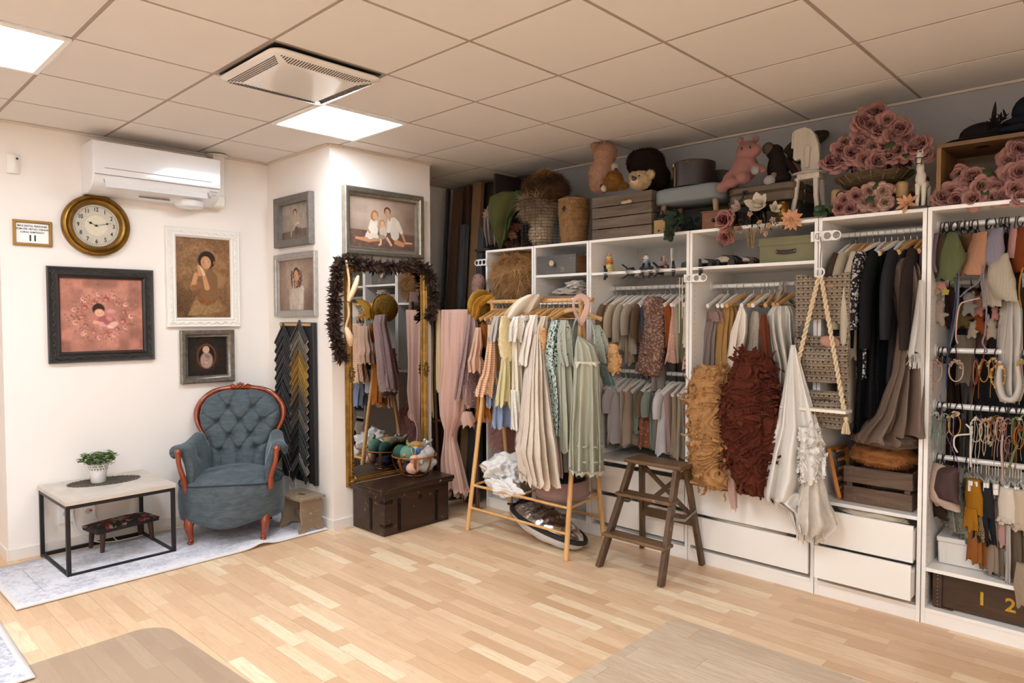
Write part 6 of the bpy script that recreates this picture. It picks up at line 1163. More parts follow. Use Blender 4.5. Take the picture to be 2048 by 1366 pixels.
hat6('knitted_bonnet','oatmeal speckled bonnet with a rounded tip hanging low from the top rod',[(1996,2002,508),(1984,2016,530),(1980,2027,560),(1992,2026,588),(2004,2020,602)],knit('#a89c89','#bdb29e'),y=2.33)
hat6('knitted_bonnet','second oatmeal bonnet tip beside the lavender ribbon',[(1976,1982,530),(1970,1986,560),(1974,1990,590),(1976,1988,612)],knit('#a89c89'),y=2.38)
hat6('pink_tie','pale pink knitted tie hanging near the right of the top rod',[(2024,2030,458),(2021,2031,475),(2018,2030,500),(2013,2027,516)],knit('#c08f86'),y=2.36,cat='tie',th=.02)
hat6('knitted_beret','rust red knitted beret at the right edge of the picture',[(2036,2046,455),(2029,2062,480),(2028,2070,520),(2034,2060,545)],knit('#733519','#85411f'),y=2.37,cat='beret')
hat6('brown_bonnet','dark brown fluffy bonnet behind the oatmeal one',[(2006,2022,460),(2002,2030,500),(2010,2034,560),(2014,2030,600)],knit('#3f2c1e'),y=2.46,cat='cap')
def strand(name,lab,pts,c,r=.003,y=2.33,cat='ribbon',flat=1.0): return single(name,M().tube(spline([at(a,b_,y=y) for a,b_ in pts],6),r,6,flat=flat),knit(c) if r > .004 else cloth('cord '+c,c),lab,cat,smooth='all')
strand('bonnet_tie','long blue knitted tie hanging from the green bonnet',[(1915,548),(1912,590),(1904,650),(1896,705),(1893,742),(1893,776)],'#3c4668',.006,2.31,flat=.5); strand('bonnet_tie','grey blue tie beside the blue one',[(1917,555),(1915,610),(1906,665),(1898,695)],'#7b8488',.005,2.325)
strand('bonnet_tie','pale pink cord draped between the bonnets',[(1960,596),(1935,602),(1920,610),(1914,640),(1912,675),(1916,687)],'#c59c91',.0035,2.30); strand('bonnet_tie','lavender grey cord curling down to the third rod',[(1966,530),(1968,570),(1973,620),(1970,665),(1965,685),(1974,702),(1966,707)],'#7d7482',.004,2.30)
strand('bonnet_tie','lavender cord crossing to the left under the peach bonnet',[(1964,548),(1955,566),(1935,580),(1920,594)],'#7d7482',.0035,2.31); strand('bonnet_tie','green knitted tie under the green bonnet',[(1903,545),(1910,560),(1912,585)],'#65744a',.006,2.33); strand('bonnet_tie','rust ribbon hanging down past the third rod',[(1972,640),(1972,680),(1966,720),(1958,760),(1957,797)],'#7d3f24',.006,2.34,flat=.4); strand('bonnet_tie','mustard cord at the right end of the top rod',[(2046,535),(2040,560),(2038,590),(2042,612)],'#a5752f',.004,2.33)
def critter(lab,px,py,h,col,y=2.42,ears=0,extra=None):
    P=at(px,py,y=y); s=h*mpp(P); t=thing('felt_animal',lab,'soft toy',tuple(P),0,'small soft animals behind the bonnets'); blobs([((0,0,.18*s),(.2*s,.17*s,.2*s)),((0,0,-.16*s),(.19*s,.16*s,.24*s)),((-.13*s,-.05*s,-.38*s),(.08*s,.08*s,.14*s)),((.14*s,-.06*s,-.36*s),(.08*s,.08*s,.14*s)),((.2*s,-.06*s,-.12*s),(.14*s,.07*s,.07*s))],'body',cloth('felt '+col,col,pattern='knit',pscale=130),t,.005)
    for q in (-1,1):
        part('ear',M().ell((q*.13*s,0,(.40 if ears else .36)*s),(.05*s,.03*s,(.15 if ears else .06)*s)),cloth('felt '+col,col),t); part('eye',M().ell((q*.06*s,-.16*s,.2*s),.012*s),BP,t)
critter('small cream knitted teddy hanging left behind the bonnets',1876,622,62,'#a89788'); critter('small olive felt animal behind the blue tie',1925,628,60,'#5a4a28',2.5); critter('small grey felt mouse behind the pink cord',1938,605,55,'#8c8780',2.46); critter('small pink felt rabbit behind the lavender cord',1955,610,50,'#b07f74',2.5,1); critter('small cream felt duck low behind the cords',1944,658,40,'#b3a794',2.52); critter('small rust felt fox behind the rust ribbon',1957,640,60,'#93491f',2.54); critter('small pink felt pig beside the oatmeal bonnet',1990,625,34,'#b37f79',2.46); critter('small pale felt rabbit hanging low at the middle',1984,655,50,'#b3a692',2.5,1); critter('small cream felt bird under the oatmeal bonnet',2006,632,36,'#bfb29f',2.44)
for i,(px,py,c) in enumerate(((1884,572,'#c67f7a'),(1890,584,'#b59a4b'),(1866,572,'#b5a45a'),(1872,583,'#a98a72'))):
    o=single('felt_flower',bloom(i,.018,((5,1,.15),),w=.9),cloth('felt petal '+c,c),['pink','yellow','leftmost yellow','beige'][i]+' felt flower hanging beside the cream teddy','flower',smooth='all'); o.location=at(px,py,y=2.38); o.rotation_euler=aim((.5,-1,.1))
drape('white_wrap','long white gauze wrap hanging in a loop at the right of the third rod','wrap',[(2012,2030,585,.03),(2006,2038,620,.05),(2002,2036,680,.05),(2000,2034,730,.05),(1998,2036,775,.05),(2004,2030,800,.04)],2.44,cloth('white gauze','#aea79e','#c1bab1'),ang=.6,folds=10,amp=.5,seed=4,na=70)
single('white_wrap_loop',M().tube(spline([at(2000,722,y=2.37),at(1998,765,y=2.36),at(2008,795,y=2.36),at(2028,797,y=2.36),at(2038,770,y=2.37),at(2034,725,y=2.37)],7),[.014,.02,.022,.022,.02,.014],12,flat=.6),cloth('white gauze','#aea79e'),'twisted lower loop of white gauze scarf under the third rod','wrap',smooth='all')
drape('knitted_blanket','beige knitted blanket hanging at the back of the rightmost unit','blanket',[(1915,1948,670,.02),(1914,1948,730,.03),(1912,1942,765,.03)],2.56,knit('#7f7263'),ang=.3,folds=4,amp=.2); drape('grey_cloth','grey cloth hanging far back in the rightmost unit','cloth',[(1925,1955,700,.03),(1925,1950,800,.04),(1918,1950,930,.04)],2.68,fab('#5f5650'),ang=.3,folds=8,amp=.4); drape('dark_cloth','dark brown cloth hanging at the left back of the rightmost unit','cloth',[(1880,1915,700,.03),(1880,1920,800,.04),(1878,1915,930,.04)],2.7,fab('#33211d'),ang=.3,folds=7,amp=.4); drape('black_cloth','dark grey cloth hanging at the right back of the rightmost unit','cloth',[(1955,2050,640,.03),(1950,2060,800,.04),(1945,2060,930,.04)],2.7,fab('#242223'),ang=.2,folds=11,amp=.4,na=80)
# headbands
def headband(lab,px,py,w,h,cord,fl,y=2.37,tails=0,tc=None,seed=0,thick=.003):
    rg=random.Random(seed); C=at(px,py,y=y); k=mpp(C); w *= k; h *= k; t=thing('headband',lab,'headband',tuple(C),0,'headbands clipped to the rods of the last unit'); d=Vector((.75,.5,0)).normalized()
    part('band',M().tube([d*(w/2*math.cos(a))+Vector((0,0,h/2*math.sin(a)-.0)) for a in np.linspace(0,2*PI,25)[:-1]],thick,6,closed=True,flat=.8),cloth('cord '+cord,cord),t)
    for c,n,R in fl:
        for i in range(n):
            a=rg.uniform(.2,2.9) if n < 9 else 2*PI*i/n; b=rose(rg.randrange(99),R,.35) if R > .007 else M().ell((0,0,0),(R,R,R*.7),nu=7,nv=5); b.v=[v@np.array(rotm(PI/2+rg.uniform(-.5,.3),0,rg.uniform(.2,1.2))).T+np.array([*(d*(w/2*math.cos(a))+Vector((0,-.006-R*.5,h/2*math.sin(a)*.95+rg.uniform(-.006,.006))))]) for v in b.v]; part('flower',b,cloth('petal '+c,c,wr=.1),t,smooth='all')
    for i in range(tails):
        x=(i-.5*tails)*.006; L=h*(.9+.5*rg.random()); part('tail',M().tube(spline([(x,-.008,h*.35),(x+.01*rg.uniform(-1,1),-.012,0),(x*2,-.01,-L*.7),(x*2.5+.008*rg.uniform(-1,1),-.01,-L*1.1)],4),thick*1.25,5,flat=.4),cloth('cord '+(tc or cord),tc or cord),t)
    return t
hb=[('pale pink leather headband with leaves and a bow, left under the third rod',1872,742,22,42,'#c59c8c',[('#c08f84',4,.010)],3,'#c9a392'),('headband of small beige pink roses left of the blue tie',1912,742,26,42,'#c7aa99',[('#b79f8d',5,.011),('#a58d7d',2,.009)],0,None),('rust red ribbon headband in the middle under the third rod',1951,745,8,48,'#8b5140',[],1,'#93543a'),('golden dried flower headband under the third rod',1968,742,18,44,'#b08a53',[('#b98f4a',4,.008),('#c9ac72',3,.006)],0,None),('straw braided headband under the third rod',1986,735,16,40,'#a8895c',[('#b59766',8,.006)],1,'#a8895c'),('orange and cream floral wreath headband under the third rod',1996,752,26,46,'#b08a5b',[('#bf8f45',10,.007),('#9a5a3a',3,.007),('#cdb89a',4,.007)],0,None),('cream floral headband at the right edge under the third rod',2044,745,22,50,'#b99c6b',[('#c3a468',6,.008)],1,None),
      ('mint green headband with cream blossoms, left under the fourth rod',1870,845,20,42,'#7fa08d',[('#c9c3b4',4,.008),('#a9b795',2,.008)],2,'#7fa093'),('sage headband with grey lilac flowers under the fourth rod',1890,848,18,42,'#87907c',[('#a99c95',3,.009),('#7c8270',3,.008)],2,'#6f7a66'),('mustard and purple headband with a big cream rose',1909,850,22,44,'#b78a4c',[('#c9b299',1,.019)],2,'#8a7494'),('thick white cord headband with a bow',1952,860,22,48,'#d6cfc5',[('#c9bfae',3,.007),('#a893ad',2,.006)],2,'#d6cfc5'),('peach shell garland headband with long tassels',1970,862,20,48,'#c39f83',[('#c9a184',6,.008)],3,'#cdb7a0'),('cream petal garland headband beside the shells',1982,862,12,56,'#c9b699',[('#ccb795',9,.008)],0,None),('brown flower headband under the fourth rod',1990,855,16,46,'#7a4c2e',[('#7c5128',4,.009)],1,'#8d6a53'),('pink blossom headband under the fourth rod',2000,858,16,48,'#b98d7e',[('#c39c8d',4,.008)],3,'#bfa293'),('dusty rose headband with a ranunculus',2016,862,22,50,'#9c7263',[('#a8806d',1,.018),('#b08d7c',2,.008)],2,'#a5796a'),('olive green vine headband under the fourth rod',2032,862,16,56,'#6b6f48',[('#6a7048',6,.007)],2,'#74794f'),('rust orange ribbon headband near the right edge',2038,875,18,46,'#a3592b',[('#8b4a24',2,.009)],1,'#a3592b'),('white and green flower headband at the right edge under the fourth rod',2046,855,16,48,'#8d8a63',[('#c9c4b6',3,.008)],1,None),('mauve ribbon headband low beside the dusty rose one',2020,890,20,36,'#94736b',[],2,'#94736b')]
for i,h in enumerate(hb): headband(h[0],*h[1:5],h[5],h[6],tails=h[7],tc=h[8],seed=i,y=2.375-.008*(i % 3))
strand('white_bow_cord','white cord with a bow curling down past the lowest rod',[(1932,848),(1944,862),(1940,868),(1912,872),(1908,890),(1915,905)],'#d6cfc5',.004,2.33); strand('white_bow_cord','long straight white cord end hanging over the lowest rod',[(1944,852),(1942,880),(1941,910),(1942,934)],'#d6cfc5',.005,2.33)
strand('purple_ribbon','long purple ribbon hanging from the third rod to the lowest',[(1880,790),(1886,830),(1893,870),(1908,905),(1918,930),(1918,965)],'#6f5a6a',.004,2.34,flat=.4); strand('mint_ribbon','mint green ribbon end hanging past the lowest rod',[(1878,865),(1874,895),(1868,922)],'#7fa093',.005,2.34,flat=.4); strand('olive_cord','olive green cord end near the right edge',[(2036,890),(2028,905),(2022,925),(2012,950)],'#74794f',.005,2.33); strand('pink_wool_strand','thick pale pink wool strand hanging over the lowest rod',[(2005,870),(2003,900),(2005,940),(2004,965)],'#b99d94',.005,2.33)
# lowest rod: bonnets and little trousers on white clip hangers
hat6('cotton_bonnet','pale beige cotton bonnet at the left end of the lowest rod',[(1876,1884,928),(1868,1898,945),(1861,1914,975),(1864,1916,1000),(1880,1912,1014)],fab('#b39c8e'),y=2.37,cat='hat',th=.06); hat6('leather_bonnet','dark brown leather bonnet over the beige one',[(1896,1904,932),(1880,1914,945),(1872,1915,980),(1880,1913,998),(1900,1910,1003)],mat('dark brown suede','#3a2220',.7),y=2.33,cat='hat',th=.05); hat6('bonnet','dark brown cap behind the beige bonnet',[(1866,1880,985),(1862,1888,1010),(1872,1894,1035)],fab('#33241f'),y=2.44,cat='cap')
b=loft([(1898,1914,960,.05),(1892,1925,1000,.07),(1890,1930,1030,.08),(1897,1926,1060,.07)],2.44,ang=.6,folds=4,amp=.2); P_,N_=surf(b,2600,4); fur(b,P_,N_,.016,.0018,.5,curl=.8); single('bobbly_vest',b,cloth('grey green boucle','#6f6c60','#8d8a7c'),'grey green bobbly knitted garment at the back of the lowest rod','vest',smooth='all')
t=thing('clip_hanger','white slatted clip hanger','hanger',(0,0,0),0,'white clip hangers on the lowest rod'); part('hook',M().tube([(0,0,.0),(0,0,.045)]+[(-.0,.016-.016*math.cos(a)*1-.016*0,.052+.018*math.sin(a)) for a in np.linspace(0,3.4,8)],.0013,5),CHROME,t); part('bar',M().box((0,0,-.03),(.008,.22,.022)),mat('white clip wood','#dcd6cd',.5),t,bevel=.002); part('clip',M().box((0,-.09,-.045),(.014,.016,.05)).box((0,.09,-.045),(.014,.016,.05)),mat('white clip wood','#dcd6cd'),t,bevel=.002)
CH=t; px6=[1937,1943,1949,1955,1963,1973,1978,1985,1991,1997,2004,2010,2020,2026,2031,2037,2043]
for i,px in enumerate(px6):
    x=at(px,925,y=2.42).x; lab='white clip hanger on the lowest rod of the rightmost unit, %s from the left' % ORD[i] if i else 'white clip hanger on the lowest rod of the rightmost unit, leftmost'
    if i == 0: CH.location=(x,2.42,.742); CH['label']=lab; CH.rotation_euler=(0,0,.25)
    else: dup(CH,(x,2.42,.742),.2+.15*math.sin(i*2),lab)
def trousers(lab,px,top,knee,bot,w,c,y=2.36,pattern=None,c2=None):
    m=cloth('trouser '+c,c,c2,pattern=pattern,pscale=90,wr=.35); t=thing('baby_trousers',lab,'trousers',tuple(at(px,bot,y=y)),0,'little trousers on the lowest rod')
    part('waist',loft([(px-w*.5,px+w*.5,top,.03),(px-w*.55,px+w*.55,(top+knee)/2,.04),(px-w*.5,px+w*.5,knee,.035)],y,ang=1.0,folds=3,amp=.15,nz=12,na=30),m,t,world=True,smooth='all')
    if bot > knee:
        for s in (-1,1): part('leg',loft([(px+s*w*.28-w*.3,px+s*w*.28+w*.3,knee-8,.03),(px+s*w*.3-w*.26,px+s*w*.3+w*.26,(knee+bot)/2,.03),(px+s*w*.34-w*.3,px+s*w*.34+w*.3,bot+4*s,.03)],y+.012*s,ang=1.0,folds=4,amp=.2,nz=14,na=26),m,t,world=True,smooth='all')
for a in (('sage green knitted trousers left among the small trousers',1938,958,1006,1085,14,'#6f7364',2.42),('dark green trousers behind the orange brown ones',1942,968,1030,1120,15,'#434a3c',2.44),('mustard yellow trousers with buttons',1947,958,1024,1062,19,'#946316',2.34),('orange brown wide trousers hanging lowest',1956,960,1025,1126,22,'#8b5528',2.37),('charcoal knitted trousers',1969,965,1030,1082,24,'#262628',2.35),('beige knitted trousers with long legs',1987,1000,1050,1146,18,'#93816f',2.38),('grey beige ribbed trousers',1999,1005,1040,1090,16,'#7f7365',2.42),('pale pink trousers',2007,985,1030,1092,14,'#b58f88',2.37),('white cotton trousers',2015,975,1044,1046,22,'#c9beaf',2.33),('cream trousers with a button',2022,1030,1060,1082,16,'#b3a48f',2.40),('taupe knitted trousers with long legs',2034,975,1040,1155,22,'#675949',2.36),('cream speckled trousers at the right edge',2044,980,1055,1060,28,'#b8a68f',2.32)):
    trousers(a[0] + (' on the lowest rod' if len(a[0].split()) < 4 else ''),*a[1:6],a[6],a[7],pattern='rib' if 'ribbed' in a[0] else 'knit' if 'knit' in a[0] else None)
drape('mesh_scarf','open knit straw coloured scarf under the charcoal trousers','scarf',[(1955,1966,1030,.02),(1953,1968,1048,.03),(1954,1974,1072,.03)],2.34,cloth('straw mesh','#8b7454',pattern='lace',pscale=120),ang=.8,folds=5,amp=.3,nz=14); drape('grey_ribbon','ragged white ribbon hanging down to the shelf of the rightmost unit','ribbon',[(2014,2020,1050,.008),(2013,2020,1110,.008),(2014,2017,1165,.006)],2.32,fab('#aaa39a'),ang=.8,folds=4,amp=.5)
drape('cream_sleeve','thick cream knitted piece hanging in front of the crate at the right edge','knitwear',[(2042,2062,1130,.05),(2038,2064,1180,.06),(2044,2060,1215,.05)],2.26,knit('#a8967f'),ang=.7,folds=3,amp=.2)
# white box, silver foil and the stencilled crate
t=thing('plastic_box','white plastic lidded box on the shelf of the rightmost unit','box',(2.135,2.53,.2765),.03); WP=mat('translucent white plastic','#d3cec8',.35); part('box',M().box((0,0,.055),(.235,.23,.11),taper=1.03),WP,t,bevel=.008); part('lid',M().box((0,0,.122),(.25,.245,.026)),WP,t,bevel=.006)
single('silver_foil',crumple((2.31,2.42,.282),(.10,.07,.009),8,.2,flatb=.5),mat('crumpled foil','#b5b0aa',.3,metal=.6),'flat crumpled clear film on the shelf beside the white box','film',smooth='all')
CR=wood('dark stencilled crate','#2a1a0e','#4a3018','x',5,.4,bump=.5); t=thing('stencilled_crate','dark brown wooden crate stencilled with a yellow 12 at the bottom of the rightmost unit','crate',(2.32,2.50,.0785)); part('box',M().box((0,0,.088),(.60,.30,.165)),CR,t,bevel=.003,smooth=False)
for sx in (-1,1): part('corner_batten',M().box((sx*.285,-.155,.09),(.04,.014,.17)),CR,t,bevel=.002,smooth=False)
part('foot',M().box((-.26,-.145,.003),(.08,.03,.006)),CR,t,smooth=False)
YP=mat('yellow stencil paint','#c99a16',.6,var=.4,vs=90)
ft=[]
for s,dx in (('1',-.105),('2',.005)): text(s,.085,(dx,-.1515,.088),YP,t,'stencil_digit',.002)
b=M(); 
for k in range(9): b.ell((-.283,-.163,.015+.018*k),.0022,nu=6,nv=4)
part('nail_row',b,CHROME,t,kind='stuff')
for i,(px0,px1,c,bt,yy) in enumerate(((1872,1888,'#3a2f2a',640,2.6),(1890,1912,'#4d3a34',655,2.62),(1912,1930,'#2b2526',690,2.64),(1932,1952,'#5c4a3d',700,2.62),(1954,1975,'#3a2a22',690,2.64),(1978,2000,'#2f2b2c',700,2.62),(2002,2024,'#4a3f38',690,2.64),(2026,2050,'#2c3322',700,2.62))): drape('folded_garment','%s dark garment on the shaded rear rod of the rightmost unit' % ORD[i],'garment',[(px0+4,px1-4,575,.02),(px0,px1,590,.04),(px0,px1,bt,.05)],yy,fab(c),ang=1.1,folds=5,amp=.3,seed=i,nz=14,na=30)
# ================================================================ A-frame clothes rack
RW=wood('light bamboo','#c48f52','#dcae74','z',5,.4,bump=.1); t=thing('clothes_rack','wooden A-frame clothes rack full of little dresses','clothes rack',(-.28,2.02,0)); ZR=1.60
LG={}
for nm,xb,xt in (('l',-.712,-.70),('r',.178,.10)):
    for s,yb in ((-1,1.776),(1,2.262)):
        xb2=xb if s < 0 else (-.744 if nm == 'l' else .108); A,B=Vector((xb2,yb,0)),Vector((xt,2.02-s*.012,ZR+.035)); LG[nm,s]=(A,B); part('leg',M().tube([A,B],[.0165,.014],12),RW,t,world=True)
def lp(k,s,z): A,B=LG[k,s]; return A.lerp(B,z/B.z)
part('top_rod',M().cyl((-.775,2.02,ZR),(.195,2.02,ZR),.0145),wood('light bamboo rod','#c48f52','#dcae74','x',5,.4),t,world=True)
for s in (-1,1):
    for z in (.155,.31): part('rail',M().cyl(lp('l',s,z),lp('r',s,z),.009,n=10),RW,t,world=True)
for k in ('l','r'): part('rail',M().cyl(lp(k,-1,.31),lp(k,1,.31),.008,n=10),RW,t,world=True)
for f in (.25,.5,.75): part('slat',M().cyl(lp('l',-1,.31).lerp(lp('r',-1,.31),f),lp('l',1,.31).lerp(lp('r',1,.31),f),.008,n=10),RW,t,world=True)
xsr=[-.665,-.63,-.60,-.565,-.53,-.50,-.46,-.41,-.37,-.33,-.28,-.245,-.21,-.18,-.13,-.08,-.04,.0]
for i,x in enumerate(xsr): hang('kid wood',x,2.02,ZR,PI/2+.12*math.sin(i*2.2)-.1,'pale wooden hanger on the A-frame rack, %s from the left' % ORD[i] if i else 'pale wooden hanger on the A-frame rack, leftmost','wooden hangers on the A-frame rack')
hang('wood',.06,2.0,ZR,.35,'larger wooden hanger at the right end of the rack holding the sage dress','wooden hangers on the A-frame rack')
GD='little dresses on the A-frame rack'; Yr=1.93
def rd(name,lab,prof,m,cat='dress',y=Yr,**k): k=dict(dict(ang=1.05,th=.045,folds=9,amp=.4,nz=26,na=64),**k); return drape(name,lab,cat,prof,y,m,GD,**k)
TM=cloth('mauve dotted tulle','#ad8f8a','#c0a49e',alpha=.85,translucent=.2,pattern='dots',pc='#8f706c',pscale=90)
rd('tulle_dress','mauve dotted tulle dress at the left end of the rack',[(935,950,628),(930,958,650),(924,950,690),(914,944,745),(906,940,797)],TM,seed=1,amp=.55)
b=loft([(936,950,705,.05),(934,956,745,.07),(934,958,790,.07),(938,955,812,.05)],1.98,folds=9,amp=.3); P_,N_=surf(b,110,4); ruffles(b,P_,N_,.05,.014,2,waves=3); single('tulle_dress',b,cloth('dusty mauve tulle','#a5857f','#b9988f',translucent=.2),'dusty mauve tulle dress with small petals, second at the left end of the rack','dress',GD,smooth='all')
rd('chiffon_blouse','blush chiffon blouse sleeve with a ruffled cuff',[(950,962,655),(943,966,690),(938,962,712),(934,968,722),(936,965,742)],cloth('blush chiffon','#d2a990','#dfbba4',translucent=.2),'blouse',y=1.86)
rd('lace_blouse','rust orange lace top third on the rack',[(958,972,648),(960,982,665),(964,980,693)],cloth('rust lace','#9f5c1e','#b87330',pattern='lace',pscale=200),'top',y=1.95); rd('lace_dress','rust orange lace hem showing under the plaid dress',[(958,985,740),(954,986,790),(952,987,815),(950,990,836)],cloth('rust lace dress','#9a5a1f','#b06c2c',wr=.7),y=1.97,hem=.02)
rd('plaid_dress','orange and white plaid dress with a ruffled hem',[(975,990,650),(974,992,685),(966,993,735),(962,992,752),(958,995,756),(948,993,790)],cloth('orange plaid','#e0c2a0','#ebd6bd',pattern='plaid',pc='#b9692a',pscale=62,wr=.15),y=1.87)
rd('peach_skirt','peach frilled hem left below the plaid dress',[(968,988,800),(964,988,842)],cloth('peach cotton','#d3a582'),'skirt',y=2.02,nz=10)
rd('cotton_blouse','pale grey cotton blouse with flared sleeves',[(988,1000,632),(980,1004,655),(975,1000,680)],cloth('grey white cotton','#b8b0a6'),'blouse',y=1.86,nz=14,th=.06); rd('grey_cardigan','blue grey knitted hem in the middle of the rack',[(985,1020,740),(984,1022,800),(986,1022,822)],knit('#7d7f84'),'cardigan',y=1.96)
rd('blue_skirt','dusty blue skirt hanging below the cream dresses',[(990,1015,770),(986,1028,815),(982,1036,853)],cloth('dusty blue cotton','#76829e','#8b96ae'),'skirt',y=1.94); rd('striped_skirt','pale blue striped hem beside the rust lace',[(972,990,760),(970,990,812)],cloth('blue stripe','#8f9dbd',pattern='stripe',pc='#c2cadb',pscale=70),'skirt',y=1.96)
b=loft([(1006,1018,632,.04),(1000,1024,655,.06),(999,1025,690,.06),(1003,1024,717,.04)],1.86,folds=4,amp=.15); P_,N_=surf(b,380,3)
for p_ in P_: b.ell(tuple(p_),.0042,nu=6,nv=4)
single('bobble_blouse',b,cloth('cream bobbles','#dcc898','#e8d8b0',wr=.2),'cream blouse covered in small bobbles','blouse',GD,smooth='all')
rd('scalloped_dress','pale yellow lace dress with a scalloped hem',[(1004,1020,700),(1000,1022,735),(994,1024,770),(989,1027,806)],cloth('pale yellow lace','#c4b684','#d8cb9e',wr=.6),y=1.87,hem=.025)
rd('lace_dress','long ivory lace dress beside the yellow one',[(1024,1038,640),(1022,1044,700),(1022,1048,780),(1023,1050,846)],cloth('ivory lace','#d5c8ae','#e6dcc8',wr=.5),y=1.90); rd('lace_dress','white lace hem with small holes under the ivory dress',[(1020,1040,780),(1021,1042,820),(1022,1044,856)],cloth('white eyelet','#dcd4c8','#efe9e0',pattern='dots',pc='#a39887',pscale=130),y=1.87)
rd('lace_blouse','white lace top spread under the cream shawl',[(1025,1050,633),(1018,1056,650),(1016,1046,680)],cloth('white eyelet','#dcd4c8'),'top',y=1.84,nz=12); rd('white_blouse','white blouse with long sleeves gathered at the cuff',[(1060,1074,630),(1050,1076,655),(1040,1068,700),(1037,1062,728)],cloth('soft white cotton','#dcd1c4','#ebe2d7'),'blouse',y=1.86,th=.06)
rd('beige_blouse','beige linen blouse beside the white one',[(1082,1094,632),(1072,1096,655),(1066,1088,710)],cloth('beige linen','#cbbdab'),'blouse',y=1.86,th=.05)
IV=cloth('ivory tulle','#ecdcc8','#f3e8da',alpha=.93,translucent=.25,wr=.3)
rd('tulle_gown','large ivory tulle dress in the middle of the rack',[(1066,1082,668,.05),(1058,1086,700,.08),(1050,1092,760,.10),(1042,1100,830,.12),(1035,1108,900,.13),(1046,1114,955,.12)],IV,y=1.84,folds=17,amp=.75,na=130,nz=44,seed=5,hem=.035)
rd('tulle_gown','second pale pink tulle layer right of the ivory dress',[(1085,1098,720,.05),(1082,1108,800,.07),(1078,1118,880,.09),(1084,1122,945,.08)],cloth('pale pink tulle','#cbae9d','#dcc3b4',alpha=.9,translucent=.2),y=1.90,folds=11,amp=.6,na=90,seed=7)
def puff(lab,prof,y,m,n,L,w,seed,name='tulle_puff',cat='dress'): b=frill(prof,y,seed,A=.016,f=13,k=2,ang=1.0,th=.05,nz=60,na=90); return single(name,b,m,lab,cat,GD,smooth='all')
PE=cloth('peach tulle','#cf9c66','#ddb384',translucent=.2); puff('peach orange tulle puff beside the green floral dress',[(1080,1090,655,.04),(1074,1094,680,.06),(1073,1093,712,.05)],1.84,PE,60,.04,.014,3); puff('peach pompom ruffles at the right end of the rack',[(1217,1230,688,.05),(1213,1238,715,.07),(1216,1236,745,.05)],2.0,PE,80,.05,.018,5)
GF=cloth('green floral cotton','#c5ccc2','#b8c2b9',pattern='floral',pc='#1f4238',pscale=75,wr=.2)
rd('floral_dress','white dress with a dense green floral print',[(1104,1114,640),(1096,1122,658),(1086,1122,700),(1085,1120,730),(1092,1120,745),(1098,1120,800),(1096,1120,868)],GF,y=1.86,th=.06)
SG=cloth('sage cotton voile','#a9a893','#b9b8a5',wr=.2,translucent=.12,sheen=.15); SGV=cloth('sage embroidered','#a3a595','#b4b6a7',pattern='vine',pc='#43504c',pscale=26,wr=.15)
rd('sage_dress','sage green dress with ruffled tiers behind the front dress',[(1118,1130,645),(1112,1140,690),(1112,1146,760),(1115,1146,830),(1116,1150,900)],SG,y=1.87,th=.07,seed=8)
rd('embroidered_cape','sage blouse with dark embroidered scrolls on its wide sleeve',[(1122,1134,640),(1114,1146,662),(1113,1150,700),(1120,1150,728)],SGV,'blouse',y=1.82,th=.05,amp=.25)
def ex5(t,b):
    for s,xa in ((-1,1147),(1,1186)): part('shoulder_strap',M().tube(spline([at(1165+s*8,626,y=1.95),at(xa+s*1,655,y=1.86),at(xa+s*4,688,y=1.80)],4),.005,6,flat=.4),SG,t,world=True)
    part('waistband',loft([(1148,1200,722,.062),(1147,1202,728,.062)],1.795,ang=.6,folds=5,amp=.1,nz=3,top=False),cloth('cream trim','#d0cbb9'),t,world=True)
    for py in (888,918): part('lace_band',loft([(1150,1208,py,.078),(1150,1208,py+3,.078)],1.795,ang=.6,folds=11,amp=.3,seed=9,nz=2,na=120,top=False),cloth('cream trim','#d0cbb9'),t,world=True)
    part('lace_hem',loft([(1138,1209,938,.082),(1138,1210,946,.084)],1.795,ang=.6,folds=11,amp=.36,seed=9,nz=2,na=120,hem=.012,top=False),cloth('cream trim','#d0cbb9'),t,world=True)
rd('sage_sundress','pale sage green sundress with lace bands facing forward at the right end',[(1154,1160,672,.03),(1150,1190,690,.05),(1148,1200,722,.055),(1144,1202,780,.065),(1140,1206,860,.072),(1138,1209,940,.078)],SG,y=1.80,ang=.6,folds=11,amp=.36,na=120,nz=40,seed=9,extra=ex5)
rd('sage_sleeve_blouse','embroidered sage puff sleeve showing right of the rack leg',[(1186,1196,650),(1184,1214,672),(1188,1220,700),(1196,1214,722)],SGV,'blouse',y=2.0,th=.06,amp=.25); rd('teal_lace_sleeve','grey green knitted lace sleeve hanging right of the sage dress',[(1196,1212,715),(1200,1222,745),(1210,1230,770)],cloth('teal lace','#7f9089',pattern='lace',pscale=130),'sleeve',y=2.02,th=.05)
# scarf, shawl, collar, hat
SH=cloth('cream linen','#e0d2bd','#ece1d0',wr=.25)
rd('cream_shawl','cream linen shawl thrown over the rack rod',[(1056,1084,589,.05),(1034,1083,599,.07),(1014,1074,617,.07),(1004,1054,636,.06),(1002,1034,645,.03)],SH,'shawl',y=1.95,ang=.7,folds=6,amp=.35,nz=20)
single('shawl_lace',crumple(at(1046,636,y=1.84),(.06,.03,.02),4,.35),cloth('white eyelet','#dcd4c8'),'lace edge of the white top peeking from under the shawl','lace',smooth='all')
b=M().ell(tuple(at(962,612,y=2.0)),(.035,.115,.105),nu=26,nv=18); P_,N_=surf(b,2200,6)
for p_,n_ in zip(P_,N_): tq=np.cross(n_,[1,.2,.3]); leaf(b,p_+n_*.002,tq+n_*.2,.035,.009,up=n_,curl=.1,nseg=2)
single('straw_hat',b,cloth('golden straw','#a3772a','#c49a45',sheen=.3),'round golden straw hat on the left end of the rack rod','hat',smooth='all')
